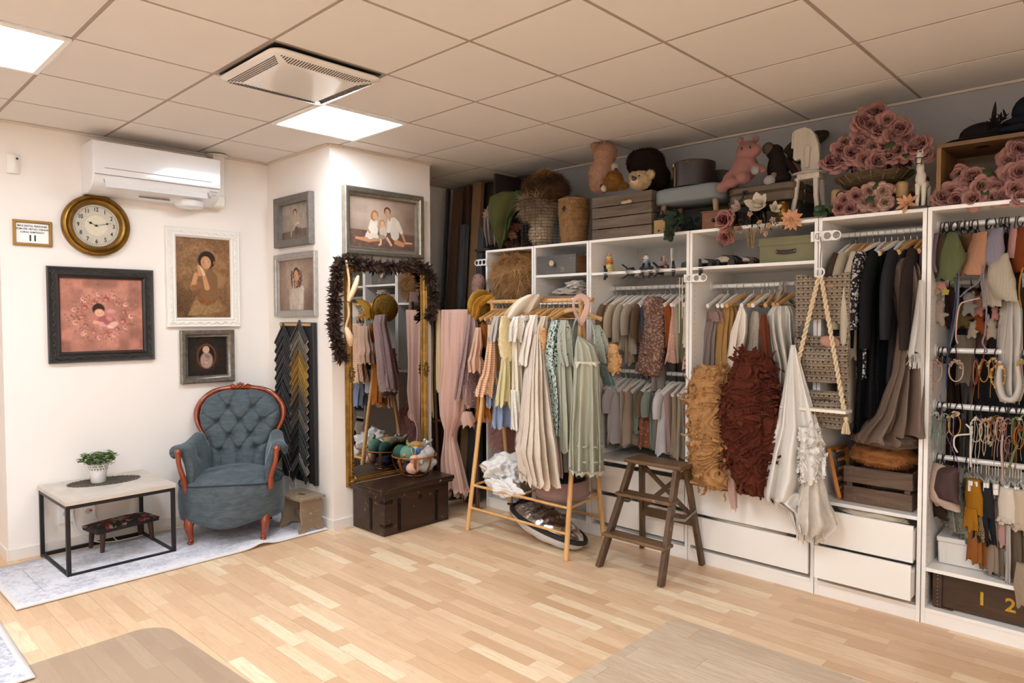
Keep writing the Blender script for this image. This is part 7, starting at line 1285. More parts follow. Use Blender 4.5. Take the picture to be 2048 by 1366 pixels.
rd('mustard_ribbon','wide mustard ribbon tied on the left of the rack rod',[(968,990,590,.03),(952,985,597,.04),(944,964,612,.03),(942,956,636,.02)],cloth('mustard ribbon','#9c6d1e','#b98a38',sheen=.4),'ribbon',y=1.88,ang=.6,folds=5,amp=.4,nz=16)
CO=cloth('pink crochet','#cfa796','#dcb8a8',pattern='knit',pscale=110); P0=at(1162,620,y=1.90); b=M().grid(lambda u,v: tuple(P0+Vector(((.052+.018*(v-.5)*2)*math.cos(2*PI*u)*.9,.02*math.sin(4*PI*u)-.006+(v-.5)*.02,(.082+.018*(v-.5)*2)*math.sin(2*PI*u)))),48,4,cu=True); single('crochet_collar',b,CO,'dusty pink crochet collar hanging on the right end of the rack','collar',smooth='all',solid=.008)
# ---- things on and under the rack
WBg=cloth('white bag fabric','#dbd6d0','#e8e4df',sheen=.1,wr=.3)
single('white_bedding',crumple(at(1010,945,y=2.02)+Vector((0,0,.01)),(.185,.19,.125),12,.3,freq=2.4,nu=90,nv=60,flatb=.85),WBg,'crumpled white bedding bag on the left of the rack shelf','bedding',smooth='all')
single('white_sheet',crumple(at(1008,976,y=1.845)+Vector((0,0,.0)),(.165,.055,.062),5,.3,freq=2.4,nu=70,nv=40),WBg,'white sheet fold lying over the front rail of the rack','sheet',smooth='all')
Pp=at(1125,985,y=2.0); PV=mat('dusty rose velvet','#8f7069',.8,sheen=.5,var=.1,vs=5); t=thing('upturned_pouf','dusty rose velvet stool lying upside down on the rack shelf with its dark legs up','stool',(Pp.x,2.0,.32)); r_=.175
part('seat',M().lathe([(0,.0),(r_*.93,.0),(r_,.015),(r_*1.0,.03),(r_*.99,.10),(r_*.95,.118),(r_*.86,.115),(0,.108)],40),PV,t); part('piping',M().tube([(r_*1.01*math.cos(a),r_*1.01*math.sin(a),.022) for a in np.linspace(0,2*PI,41)[:-1]],.005,6,closed=True),PV,t)
b=M(); rg=random.Random(4); pts=[(r_*(.84+.04*rg.random())*math.cos(a),r_*(.84+.04*rg.random())*math.sin(a)) for a in np.linspace(0,2*PI,50)[:-1]]; b=flat(pts,.112,.119); part('underside_cloth',b,mat('black underlining','#19171a',.9),t,smooth=False)
for a in (-2.2,.6,2.4): part('leg',M().tube([(.1*math.cos(a),.1*math.sin(a),.118),(.135*math.cos(a),.135*math.sin(a),.43 if a < 0 else .36)],[.026,.016],12),wood('dark pouf leg','#33241b','#4a3628','z',8,.5),t)
A=at(1095,1058,y=1.98); t=thing('reflector_bag','white zipped reflector bag with black edge and silver foil inside, under the rack','bag',(A.x,1.98,.0)); Rm=rotm(math.radians(-9),math.radians(9),math.radians(-8))
rr=lambda a: (.335*math.cos(a),.16*math.sin(a)); C0=np.array((0,0,.14)); b=M()
def bag(u,v): a=2*PI*u; x,y=rr(a); s=math.cos(v*PI/2)**.6; q=np.array((x*s,y*s,-.095*math.sin(v*PI/2)-.004*math.sin(9*a)*v)); return tuple(np.array(Rm)@q+C0)
b.grid(bag,60,12,cu=True); o=part('pouch',b,cloth('pouch white','#bdb9b6','#cdcac7',wr=.3),t,smooth='all'); v_=b.arr(); dz=v_[:,2].min(); 
b=M().tube([tuple(np.array(Rm)@np.array((*rr(a),0))+C0) for a in np.linspace(0,2*PI,61)[:-1]],.013,8,closed=True,flat=1.3); part('black_rim',b,mat('black binding','#111012',.7),t)
rgn=np.random.default_rng(3); KK=[(rgn.normal(size=2)*16*(1.6**i),rgn.random()*6,.5**i) for i in range(4) for _ in range(4)]
def foil(u,v): a=2*PI*u; x,y=rr(a); p=np.array((x*v,y*v)); h=sum(w*abs(math.sin(k@p+ph)) for k,ph,w in KK)/5; q=np.array((p[0]*.97,p[1]*.97,.07*(1-v**3)*(.2+h)+.002)); return tuple(np.array(Rm)@q+C0)
part('silver_foil',M().grid(foil,110,30,cu=True),mat('silver foil','#cfccc8',.2,metal=1),t,smooth='all'); part('zip_pull',M().tube([tuple(np.array(Rm)@np.array((-.335,-.01,0))+C0),tuple(np.array(Rm)@np.array((-.385,-.04,-.01))+C0)],.008,6),BP,t); t.location.z=-dz-C0[2]+C0[2]+.001
single('purple_cloth',crumple(at(1052,1008,y=2.12),(.07,.06,.05),5,.3),cloth('purple cloth','#3f2c40'),'dark purple cloth between the rack and the wardrobe','cloth',smooth='all')
# ================================================================ step ladder
LW2=wood('worn dark ladder wood','#3a2817','#5f4630','z',7,.45,wear=.05,wearcol='#8d6f45',bump=.4); LWX=wood('worn dark ladder tread','#4a341f','#775a3b','x',7,.4,wear=.06,wearcol='#9c7f52',bump=.4)
t=thing('step_ladder','old brown wooden step ladder with two treads in front of the third unit','step ladder',(.60,2.05,0)); Tl,Tr=at(1262,925,y=2.0),at(1352,945,y=2.0); zt=(at(1249,913,y=1.96).z+at(1353,936,y=1.96).z)/2; xa,xb=at(1249,913,y=1.95).x,at(1353,936,y=1.95).x
part('top_step',M().box(((xa+xb)/2+.01,2.035,zt-.012),(xb-xa+.03,.17,.024)),LWX,t,world=True,bevel=.006)
FR={}
def bar(name,A,B,w,d,m=LW2,par=None,n=(0,1,0)):
    A,B=Vector(A),Vector(B); z=(B-A).normalized(); x=Vector((1,0,0)) if abs(z.x) < .8 else Vector((0,0,1)); x=(x-z*x.dot(z)).normalized(); y=z.cross(x); return part(name,M().box(tuple((A+B)/2),(w,d,(B-A).length),np.array(Matrix((x,y,z)).transposed())),m,par or t,world=True,bevel=.003,smooth=False)
for s,xf_,xk in ((0,(.384,1.835),(.386,2.300)),(1,(.817,1.822),(.818,2.282))):
    xt=xa+.03 if s == 0 else xb-.02; FR[s]=(Vector((*xf_,0)),Vector((xt,1.99,zt-.02))); FR[s+2]=(Vector((*xk,0)),Vector((xt+.01,2.075,zt-.03)))
    bar('front_rail',*FR[s],.028,.048); bar('rear_leg',*FR[s+2],.026,.038)
fp=lambda k,z: FR[k][0].lerp(FR[k][1],z/FR[k][1].z)
for z in (.445,.205):
    A,B=fp(0,z),fp(1,z); part('tread',M().box(tuple((A+B)/2+Vector((0,-.005,0))),((B-A).length+.03,.105,.02),.0),LWX,t,world=True,bevel=.004)
A,B=fp(2,.28),fp(3,.28); part('rear_brace',M().box(tuple((A+B)/2),((B-A).length,.018,.055)),LW2,t,world=True,bevel=.003)
bar('cross_brace',fp(2,.6),fp(3,.3),.03,.012); bar('cross_brace',fp(3,.6),fp(2,.3),.03,.012)
for a,c in ((0,2),(1,3)):
    A,B=fp(a,.36 if a else .40),fp(c,.36 if a else .40); Cm=(A+B)/2+Vector((0,0,-.035)); x_=.02 if a else -.02
    for P,Q in ((A,Cm),(Cm,B)): bar('metal_stay',P+Vector((x_,0,0)),Q+Vector((x_,0,0)),.004,.016,mat('galvanised steel','#8b8984',.35,metal=.9))
# ================================================================ things on top of the wardrobes (2.01 m)
Z=2.0105
def tp(px,py,y): P=at(px,py,y=y); return P
# cloth basket and wire baskets at the left end
WR=mat('brown wire','#33261c',.6,metal=.3)
def wirebasket(lab,px0,px1,pyt,y,h,fill,name='wire_basket'):
    A,B=tp(px0,490,y),tp(px1,490,y); r=abs(((B-A).length)/2); C=(A+B)/2; t=thing(name,lab,'basket',(C.x,y,Z),0,'wire baskets on top of the wardrobe'); b=M(); n=22; m_=int(h/.022)
    for i in range(n): a=2*PI*i/n; b.tube([(r*.88*math.cos(a),r*.88*math.sin(a),0),(r*math.cos(a),r*math.sin(a),h)],.0014,4)
    for k in range(m_+1): f=k/m_; b.tube([(r*(.88+.12*f)*math.cos(a),r*(.88+.12*f)*math.sin(a),h*f) for a in np.linspace(0,2*PI,25)[:-1]],.0014 if k < m_ else .003,4,closed=True)
    part('wire_body',b,WR,t); return C,r
C,r=wirebasket('brown wire basket of wool bundles, left one',1000,1052,430,2.50,.20,0)
for i,(dx,dy,dz,R_,c) in enumerate(((0,0,.05,.07,'#5a3524'),(.03,-.03,.12,.05,'#9a6d55'),(-.04,.02,.14,.05,'#6f3f30'),(.02,.02,.19,.05,'#8a5548'))): single('wool_bundle',crumple((C.x+dx,C.y+dy,Z+dz),(R_,R_*.8,R_*.7),i,.3),cloth('wool '+c,c),'%s wool bundle in the left wire basket' % ['dark brown','tan','reddish','rosy'][i],'wool',smooth='all')
C,r=wirebasket('tall wire basket of cream and brown fleece, right one',1050,1118,400,2.44,.34,0)
b=M().ell((C.x,C.y,Z+.10),(.085,.085,.09)).ell((C.x+.01,C.y,Z+.22),(.088,.08,.09)); P_,N_=surf(b,2600,4); fur(b,P_,N_,.025,.003,.5,curl=.9); single('fleece',b,cloth('cream fleece','#a8947b','#c6b395'),'cream curly fleece filling the tall wire basket','fleece',smooth='all')
b=M().ell((C.x-.02,C.y-.02,Z+.31),(.115,.10,.05)); P_,N_=surf(b,2600,4); fur(b,P_,N_,.09,.003,1.0,curl=.5,lump=.5,seg=4); single('fleece',b,cloth('tan fleece locks','#8b735c','#a98f74'),'tan fleece locks drooping over the rim of the tall wire basket','fleece',smooth='all')
P=tp(1092,378,2.46); b=M().ell(tuple(P),(.16,.12,.085)); P_,N_=surf(b,7000,5); ok=P_[:,2]+.085 < CEIL; fur(b,P_[ok],N_[ok],.06,.0028,.6,curl=.6,lump=.7,seg=4); single('brown_fleece',b,cloth('brown fleece','#3d2a1c','#6b4c31'),'dark brown shaggy fleece heaped over the tall wire basket','fleece',smooth='all')
P=tp(1085,357,2.42); b=M().ell(tuple(P),(.06,.05,.035)); P_,N_=surf(b,2200,5); fur(b,P_,N_,.05,.0022,.3,curl=1.1,lump=.8,seg=5); single('curly_wool',b,cloth('golden brown curls','#8a6238','#a97f4c'),'golden brown curly wool on the very top of the fleece','wool',smooth='all')
b=loft([(975,995,412,.05),(965,1006,435,.07),(966,1005,465,.07),(972,1002,492,.06)],2.46,ang=.7,folds=13,amp=.45); single('grey_shag_throw',b,cloth('grey shag','#6f655d','#8a7f75'),'grey brown crumpled throw at the left end on top','throw',smooth='all'); single('pink_knit',crumple(tp(978,428,2.40),(.05,.05,.045),8,.3),cloth('pale pink mesh','#97796d'),'dusty pink knit bundle above the grey throw','knitwear',smooth='all')
FE=cloth('moss green felt','#38391f','#53522e',sheen=.3); 
single('green_felt_throw',loft([(1000,1030,384,.03),(980,1042,392,.05),(974,1032,420,.06),(982,1022,455,.05),(992,1010,480,.03),(998,1003,496,.01)],2.34,ang=.6,folds=4,amp=.35,seed=3),FE,'mottled moss green felt throw hanging in a long point','throw',smooth='all'); single('green_felt_throw',loft([(1030,1050,382,.03),(1015,1046,405,.04),(1010,1020,440,.03),(1008,1014,480,.02)],2.36,ang=.6,folds=3,amp=.3,seed=6),cloth('dark moss felt','#2c331a','#3c4322'),'darker green felt strip beside the mottled one','throw',smooth='all')
single('dark_shelf_board',M().box((tp(985,496,2.45).x,2.48,Z+.012),(.16,.30,.022)),mat('dark brown board','#2a1f18'),'dark board under the grey throw on top of the leftmost unit','board')
# water hyacinth basket
P=tp(1148,480,2.44); HY=mat('water hyacinth','#8c6436',.7,var=.4,vs=30); t=thing('woven_basket','tall woven water hyacinth basket with a handle hole','basket',(P.x,2.44,Z)); b=M(); H_,r0,r1=.315,.088,.108; nr=24
for k in range(nr):
    z=H_*(k+.5)/nr; r=r0+(r1-r0)*min(1,k/nr*1.5); n=30
    for i in range(n):
        a=2*PI*(i+.5*(k % 2))/n
        if 17 <= k <= 19 and abs(((a+PI/2+.15) % (2*PI))-0) < .33: continue
        b.ell((r*math.cos(a),r*math.sin(a),z),(.0065,.0145,.0082),np.array(rotm(0,0,a)@rotm((.5 if k % 2 else -.5))),nu=6,nv=5)
part('weave',b,HY,t,kind='stuff'); part('inner_wall',M().lathe([(r0*.93,.004),(r1*.93,H_*.98)],30,cap=False),mat('hyacinth inside','#4a3320',.8),t); part('rim',M().tube([(r1*math.cos(a),r1*math.sin(a),H_) for a in np.linspace(0,2*PI,37)[:-1]],.008,8,closed=True),HY,t); part('base',M().cyl((0,0,0),(0,0,.006),r0*.95,n=30),HY,t)
single('mauve_cloth',crumple((P.x,2.44,Z+.32),(.085,.085,.03),6,.25),cloth('mauve grey cloth','#5c4d52'),'mauve grey cloth in the top of the hyacinth basket','cloth',smooth='all')
# slatted crate + bears
A=tp(1184,478,2.32); B=tp(1303,470,2.32); crate('weathered brown slatted crate holding the teddy bears',((A.x+B.x)/2,2.46,Z),B.x-A.x,.28,.285,4,wood('grey weathered slats','#4a3d31','#6f5f4e','x',6,.8,bump=.7),0,.006)
def bear(lab,P,els,c,fz=.008,size=.012,muzz=None,c2=None,ears=(),nose=None,name='teddy_bear',eyes=(),n=0,L=.010):
    t=thing(name,lab,'soft toy',tuple(P)); m=cloth('plush '+c,c,c2,sheen=.5,wr=.6)
    o=blobs(els,'body',m,t,size,fz)
    b=M()
    for e in els: b.ell(*e[:2],rot=e[2] if len(e) > 2 else None,nu=18,nv=12)
    for e,s in ears: part('ear',M().ell(e,s),m,t,smooth='all'); b.ell(e,s)
    if L: 
        P_,N_=surf(b,n or 5000,3); f=M(); fur(f,P_,N_,L,.0016,.15,curl=.9,seg=2); part('plush_pile',f,m,t,kind='stuff')
    if muzz: part('muzzle',M().ell(muzz[0],muzz[1]),cloth('muzzle '+muzz[2],muzz[2],sheen=.4),t,smooth='all')
    if nose: part('nose',M().ell(nose[0],nose[1]),mat('brown nose','#2b1a14',.4),t)
    for e in eyes: part('eye',M().ell(e,.006),BP,t)
    return t
P=tp(1207,335,2.42); bear('big peach beige teddy bear leaning on the crate with its head bowed',P,[((0,0,-.02),(.085,.08,.10)),((.02,-.01,.09),(.082,.08,.078)),((-.04,-.03,-.10),(.045,.05,.07)),((.02,-.04,-.13),(.05,.05,.05)),((-.055,-.03,-.03),(.035,.04,.06))],'#957058',ears=(((-.045,-.03,.150),(.036,.022,.036)),),muzz=((.085,.012,-.012),(.034,.034,.034),'#b5a795'),nose=((.108,-.008,-.036),(.014,.014,.016)),n=9000,c2='#a9826a')
P=tp(1228,362,2.33); bear('small golden brown teddy bear lying face down over the crate edge',P,[((0,0,0),(.062,.055,.065)),((-.035,-.02,-.03),(.035,.03,.035)),((.06,.0,-.04),(.03,.03,.025)),((.09,.0,-.045),(.022,.022,.02))],'#7f5526',muzz=((-.052,-.035,-.045),(.024,.024,.024),'#b9a893'),nose=((-.068,-.05,-.03),(.012,.01,.012)),n=4500)
P=tp(1281,361,2.34); bear('cream teddy bear head looking out of the crate',P,[((0,0,0),(.068,.06,.056)),((0,-.03,-.02),(.05,.04,.036))],'#b79d78',ears=(((-.062,.01,.035),(.03,.02,.03)),((.066,.01,.03),(.028,.02,.028))),muzz=((0,-.055,-.012),(.035,.025,.028),'#c2ab88'),nose=((.005,-.08,.0),(.018,.01,.014)),eyes=((-.02,-.062,.018),(.028,-.06,.018)),n=5000,c2='#c9b08b')
P=tp(1294,335,2.54); bear('large dark brown plush bear sitting in the shade behind the cream head',P,[((0,0,.01),(.13,.11,.12)),((.05,0,-.08),(.12,.10,.10)),((-.06,0,.04),(.09,.09,.09))],'#21130c',fz=.01,n=5000,size=.018)
P=tp(1250,405,2.305); single('cream_paw',M().ell((P.x,2.30,P.z),(.028,.012,.011)).ell((P.x+.035,2.30,P.z+.003),(.024,.012,.012)),cloth('plush cream paw','#b79d78'),'cream plush paws poking through the crate slats','soft toy',smooth='all')
# upholstered bench, hat box, grinder, cushion
GBL=cloth('grey blue linen','#6f7474','#7e8282',weave=300,wr=.3); A,B=tp(1302,400,2.34),tp(1440,385,2.34); xc,wz=(A.x+B.x)/2,B.x-A.x; t=thing('upholstered_bench','small grey blue upholstered stool with pale tapered legs on top of the wardrobe','stool',(xc,2.50,Z)); zb=tp(1310,410,2.34).z-Z
rs=[roundrect(wz-.02,.30,.07),roundrect(wz,.32,.08),roundrect(wz,.32,.08),roundrect(wz-.01,.31,.08),roundrect(wz-.12,.20,.05)]; zs=[0,.012,.07,.088,.104]; n=len(rs[0]); b=M(); b.add([(x,y,zb+z) for q,z in zip(rs,zs) for x,y in q],[(j*n+i,j*n+(i+1) % n,(j+1)*n+(i+1) % n,(j+1)*n+i) for j in range(4) for i in range(n)]+[tuple(range(n))[::-1],tuple(4*n+i for i in range(n))]); part('seat',b,GBL,t,smooth='all')
for sx in (-1,1):
    for sy in (-1,1): part('leg',M().cyl((sx*(wz/2-.06),sy*.10,zb+.005),(sx*(wz/2-.035),sy*.12,0),.019,.012,14),wood('pale stool leg','#7f6549','#9a7d5c','z',8,.5),t)
P=tp(1388,350,2.50); HB=mat('dark brown leatherette','#2e211b',.45,var=.3,vs=12,bump=.3,bs=120); t=thing('hat_box','round dark brown hat box standing on the grey blue stool','box',(P.x,2.50,Z+zb+.105)); rh=.128; part('drum',M().lathe([(0,0),(rh,0),(rh,.125),(0,.125)],48),HB,t); part('lid',M().lathe([(rh+.004,.118),(rh+.004,.15),(rh-.01,.158),(0,.16)],48,cap=False),HB,t); part('brass_catch',M().tube([(.03+.012*math.cos(a),-rh-.006,.135+.008*math.sin(a)) for a in np.linspace(-.3,3.4,9)],.003,6),BR,t); part('brass_catch',M().box((-.085,-rh*.78-.004,.135),(.01,.006,.02)),BR,t); part('leather_strap',M().box((-.07,-rh*.88,.06),(.012,.004,.12)),mat('worn strap','#5a4128',.6),t)
single('grey_cushion',M().grid(lambda u,v: (lambda a,e: ((1.0 if 0 else 1)*(.26*np.sign(math.cos(a))*abs(math.cos(a))**.45*abs(math.cos(e))**.5)+.36,2.72+.065*math.sin(e),Z+.23+.205*np.sign(math.sin(a))*abs(math.sin(a))**.45*abs(math.cos(e))**.5))(2*PI*u,-PI/2+PI*v),60,16,cu=True),fab('#5b564f'),'large grey cushion standing against the back wall behind the hat box','cushion',smooth='all').location.x=tp(1400,320,2.72).x
P=tp(1322,462,2.34); t=thing('coffee_grinder','small old coffee grinder with a pale drawer beside the stool leg','coffee grinder',(P.x,2.36,Z)); YW_=mat('pale yellow wood','#9a7b45',.6,var=.2); part('box',M().box((0,0,.045),(.08,.08,.085)),YW_,t,bevel=.002,smooth=False); part('drawer',M().box((0,-.042,.02),(.07,.006,.032)),YW_,t,bevel=.001,smooth=False); part('knob',M().ell((0,-.049,.02),.006),BLACKM,t); part('hopper',M().lathe([(.034,.088),(.036,.1),(.02,.118),(.008,.128),(.004,.15)],20),BLACKM,t); part('crank',M().tube([(0,0,.15),(-.06,-.01,.152)],.003,6).ell((-.06,-.01,.158),.007),BLACKM,t)
P=tp(1427,458,2.36); t=thing('drawer_box','brown wooden drawer end with a dark knob beside the flower garland','drawer',(P.x+.02,2.42,Z)); part('box',M().box((0,0,.052),(.16,.18,.10)),wood('warm brown drawer','#5d3417','#7d4a22','x',6,.5),t,bevel=.002,smooth=False); part('rim',M().box((0,0,.105),(.175,.19,.01)),wood('warm brown drawer','#5d3417','#7d4a22'),t,bevel=.003,smooth=False); part('knob',M().ell((-.0,-.1,.05),.012),BLACKM,t)
# suitcase, gold vase, hippo, monkey
A,B=tp(1452,400,2.36),tp(1592,385,2.36); SC_=mat('olive brown suitcase','#57452c',.5,var=.25,vs=8,bump=.1,bs=100); zs_=tp(1460,412,2.36).z; wz=B.x-A.x; t=thing('suitcase','flat olive brown vintage suitcase under the pink plush hippo','suitcase',((A.x+B.x)/2,2.53,zs_))
def rb(w,d,z0,z1,r): q=roundrect(w,d,r); return flat(q,z0,z1)
part('bottom_shell',rb(wz,.34,0,.055,.06),SC_,t,bevel=.006); part('lid_shell',rb(wz+.006,.346,.059,.10,.06),SC_,t,bevel=.008); part('seam_band',rb(wz-.004,.336,.054,.060,.06),mat('dark seam','#2b2118',.6),t); part('handle',M().tube(spline([(-.09,-.172,.07),(-.09,-.195,.055),(-.09,-.2,.03),(-.12,-.19,.01)],5),.007,8),mat('dark seam','#2b2118'),t); part('lock',M().box((-.085,-.176,.066),(.03,.008,.022)),BLACKM,t,bevel=.002)
for x in (-.12,.14): single('stacked_support_book',M().box(((A.x+B.x)/2+x,2.53,(Z+zs_)/2),(.12 if x > 0 else .08,.22,zs_-Z-.002)),mat('dark brown block','#231a15',.7),'dark block propping up the %s end of the suitcase' % ('right' if x > 0 else 'left'),'block')
P=tp(1564,428,2.33); single('gold_vase',M().lathe([(0,0),(.022,0),(.026,.01),(.034,.05),(.03,.09),(.022,.105),(.024,.112),(0,.112)],28,c=(P.x,2.34,Z)),mat('old gold','#8a6222',.35,metal=.8,var=.3,vs=30),'small antique gold vase under the suitcase edge','vase')
P=tp(1490,335,2.40); PK=cloth('pink ribbed knit','#8f625a','#a1736a',pattern='rib',pscale=95,wr=.4); t=thing('plush_hippo','pink knitted plush hippo sitting with its leg dangling over the suitcase','soft toy',tuple(P)); blobs([((0,0,0),(.075,.06,.085)),((.02,-.01,.10),(.062,.055,.05)),((.04,-.04,.08),(.075,.05,.045)),((-.06,-.01,-.02),(.03,.03,.06),rotm(0,.5)),((-.09,-.03,-.06),(.03,.03,.05),rotm(0,.5)),((-.06,-.05,-.085),(.05,.035,.032)),((-.11,-.06,-.11),(.036,.033,.034)),((.02,-.06,-.075),(.04,.04,.034)),((.09,-.02,-.02),(.055,.024,.024),rotm(0,.5))],'body',PK,t,.008)
part('foot_sole',M().ell((.02,-.085,-.07),(.034,.02,.032)),PK,t); part('hand',M().ell((.085,-.05,-.035),(.024,.022,.026)),cloth('white knit paw','#9d9a97',pattern='rib',pscale=90),t,label='white knitted paw')
for dx in (-.035,.06): part('ear',M().ell((dx,.01,.165 if dx < 0 else .155),(.02,.012,.02)),PK,t)
for dx in (.02,.07): part('eye',M().ell((dx,-.086,.09),(.006,.004,.009)),BP,t)
P=tp(1556,335,2.46); t=thing('plush_monkey','dark brown plush monkey slumped beside the pink hippo','soft toy',tuple(P)); blobs([((0,0,-.01),(.06,.06,.10)),((-.02,0,.09),(.05,.05,.045)),((.03,-.03,-.07),(.06,.05,.04))],'body',cloth('dark brown plush','#1f1512'),t,.01); part('face',M().ell((-.045,-.03,.11),(.035,.03,.035)),cloth('taupe plush','#54453a'),t); part('paw',M().ell((-.012,-.085,-.085),(.032,.028,.03)),cloth('white knit paw','#9d9a97'),t); part('paw',M().ell((.005,-.06,-.06),(.02,.03,.024)),cloth('tan plush','#7b6652'),t); part('arm',M().tube([(.05,0,.03),(.09,-.02,-.02),(.12,-.04,-.06)],[.022,.018,.016],10),cloth('dark brown plush','#1f1512'),t)
single('pink_sock_toy',M().tube(spline([tp(1583,325,2.5),tp(1597,340,2.48),tp(1605,355,2.45)],4),[.014,.016,.018],10),cloth('rosy knit','#8d6058'),'rosy arm of a soft toy beside the horse stool','soft toy',smooth='all')
P=tp(1612,285,2.80); t=thing('brown_felt_hat','dark olive hat standing behind the wooden horse head','hat',tuple(P)); part('brim',M().ell((0,0,0),(.14,.03,.05),rotm(0,-.25)),cloth('olive felt','#3b3226'),t); part('crown',M().ell((-.03,.01,-.05),(.09,.06,.07)),cloth('olive felt','#3b3226'),t)
# horse-head stool
HW=wood('chipped white paint','#a3988a','#b8ad9e','z',5,.6,wear=.05,wearcol='#5a4334',bump=.5); zt_=tp(1612,345,2.40).z-Z; P=tp(1612,440,2.40); t=thing('horse_head_stool','chipped white child stool with a wooden horse head on top of the wardrobe','stool',(P.x,2.44,Z)); s_=mpp(tp(1612,345,2.40))
hd=[(-18,0),(-20,26),(-22,28),(-33,26),(-37,33),(-36,50),(-40,75),(-38,88),(-30,94),(-12,96),(0,90),(10,76),(17,55),(20,30),(20,0)]; hs=0.0019*.96
part('horse_head',M().prism([(x*s_*.93+.008,zt_+.012+z*s_*.93) for x,z in hd],.035),HW,t,bevel=.004,smooth=False); part('bridle',M().prism([(-38*s_+.010,zt_+.012+z*s_) for z in (50,)]+[(-35*s_+.010,zt_+.012+50*s_),(-32*s_+.01,zt_+.012+80*s_),(-36*s_+.01,zt_+.012+80*s_)],.042),HW,t,smooth=False); part('ear',M().prism([(-8*s_,zt_+.03),(2*s_,zt_+.03),(4*s_,zt_+.03+42*s_),(-3*s_,zt_+.03+46*s_),(-7*s_,zt_+.03+40*s_)],.05),HW,t,bevel=.003,smooth=False)
part('seat',M().ell((0,0,zt_),(.098,.075,.011)).box((.01,0,zt_-.022),(.12,.10,.03)),HW,t,bevel=.002)
for sx in (-1,1):
    for sy in (-1,1): part('leg',M().tube([(sx*.05,sy*.04,zt_-.03),(sx*.055,sy*.05,zt_*.5),(sx*.075,sy*.06,.012)],[.015,.013,.014],8),HW,t)
    part('rocker_rail',M().box((0,sx*.06,.01),(.2,.02,.018)),HW,t,bevel=.004)
# wicker tray of roses on a little wooden bed frame
rosy=[cloth('petal rose %d' % i,c,c2,wr=.2,sheen=.2,translucent=.12) for i,(c,c2) in enumerate((('#a5766f','#7d4d4b'),('#b48479','#8e5b57'),('#966561','#6e4042'),('#b9927f','#8f6159')))]; RS=[rose(i) for i in range(3)]; RSm={}
CRM=[cloth('petal cream %d' % i,c,wr=.2,translucent=.12) for i,c in enumerate(('#bfa58f','#c9b29b'))]
EDG=cloth('petal dried edge','#a97f76','#8a6058',wr=.1); DRK={'petal rose 0': cloth('petal inner shade 0','#6f4340'),'petal rose 1': cloth('petal inner shade 1','#7a4c48'),'petal rose 2': cloth('petal inner shade 2','#5f3836'),'petal rose 3': cloth('petal inner shade 3','#80594d'),'petal brick rose': cloth('petal inner shade 4','#5c2224'),'petal cream 0': cloth('petal inner shade 5','#9c826c'),'petal cream 1': cloth('petal inner shade 6','#a58c74')}  # darker petal insides paint the shade between petals; the pale edge is real
def putrose(lab,P,d,R=.045,m=None,k=0,group=None,name='silk_rose',cat='rose'):
    key=(k % 3,m.name)
    if key not in RSm:
        q=M(); q.v=[v.copy() for v in RS[k % 3].v]; q.f=RS[k % 3].f; q.m=RS[k % 3].m; c=m.name.split()[-1]; RSm[key]=mesh('silk_rose',q,[m,EDG,DRK.get(m.name,m)],'all')
    o=bpy.data.objects.new(name,RSm[key]); COL.objects.link(o); o.location=P; o.rotation_euler=aim(d,k*1.3); o.scale=(R/.045,)*3; tag(o,lab,cat,group); return o
BEDW=wood('pale turned pine','#8a6b45','#a3845a','z',7,.6,bump=.3); P=tp(1735,425,2.37); t=thing('doll_bed','small pale wooden doll bed with turned corner posts','doll bed',(P.x,2.50,Z)); wx=(tp(1812,420,2.37).x-tp(1660,430,2.37).x)/2
post=[(0,0),(.012,.0),(.018,.02),(.013,.04),(.02,.055),(.024,.062),(.019,.07),(.026,.075),(.028,.08),(.028,.14),(.02,.15),(0,.152)]
for sx in (-1,1):
    for sy in (-1,1): part('post',M().lathe(post,18,c=(sx*(wx-.025),sy*.11-.01,0)),BEDW,t)
    part('side_rail',M().box((sx*(wx-.025),-.01,.10),(.02,.2,.04)),BEDW,t,smooth=False)
for sy in (-1,1): part('turned_rail',M().lathe([(.016,-wx+.045),(.022,-wx+.06),(.016,-wx+.075),(.02,-.04),(.024,0),(.02,.04),(.016,wx-.075),(.022,wx-.06),(.016,wx-.045)],16,c=(0,sy*.11-.01,.115),rot=rotm(0,PI/2)),BEDW,t)
part('bed_board',M().box((0,-.01,.135),(wx*2-.08,.22,.01)),BEDW,t,smooth=False)
zt2=Z+.155; Pt=tp(1742,345,2.46); WK=mat('brown wicker','#5a4527',.8,var=.4,vs=60); t=thing('wicker_tray','round brown wicker tray heaped with dusty pink silk roses','tray',(Pt.x,2.50,zt2)); b=M()
for k in range(9): f=k/8; b.tube([((.12+.065*f+.004*math.sin(6*a+k))*math.cos(a),(.10+.055*f)*math.sin(a),.004+.06*f+.003*math.sin(9*a+k)) for a in np.linspace(0,2*PI,49)[:-1]],.0065,6,closed=True)
part('coils',b,WK,t); part('base',M().lathe([(0,.0),(.12,0),(.15,.02),(.12,.012),(0,.008)],30),WK,t); b=M()
for k in range(18): a=2*PI*k/18; b.tube([(.125*math.cos(a),.105*math.sin(a),0),(.195*math.cos(a),.163*math.sin(a),.066)],.002,4)
part('lashing',b,mat('twine','#8a7450',.8),t)
GRr='dusty pink silk roses piled in the wicker tray'; rgr=random.Random(12); spots=[(1682,318,0),(1705,305,2),(1692,290,2),(1730,318,1),(1755,322,0),(1776,312,1),(1718,285,0),(1745,295,3),(1772,290,2),(1800,300,0),(1825,300,1),(1838,290,0),(1722,262,1),(1742,250,0),(1762,262,2),(1785,272,1),(1800,258,2),(1738,232,1),(1752,224,0),(1775,240,1),(1728,245,2),(1680,300,1),(1810,275,2),(1850,308,1),(1665,325,2)]
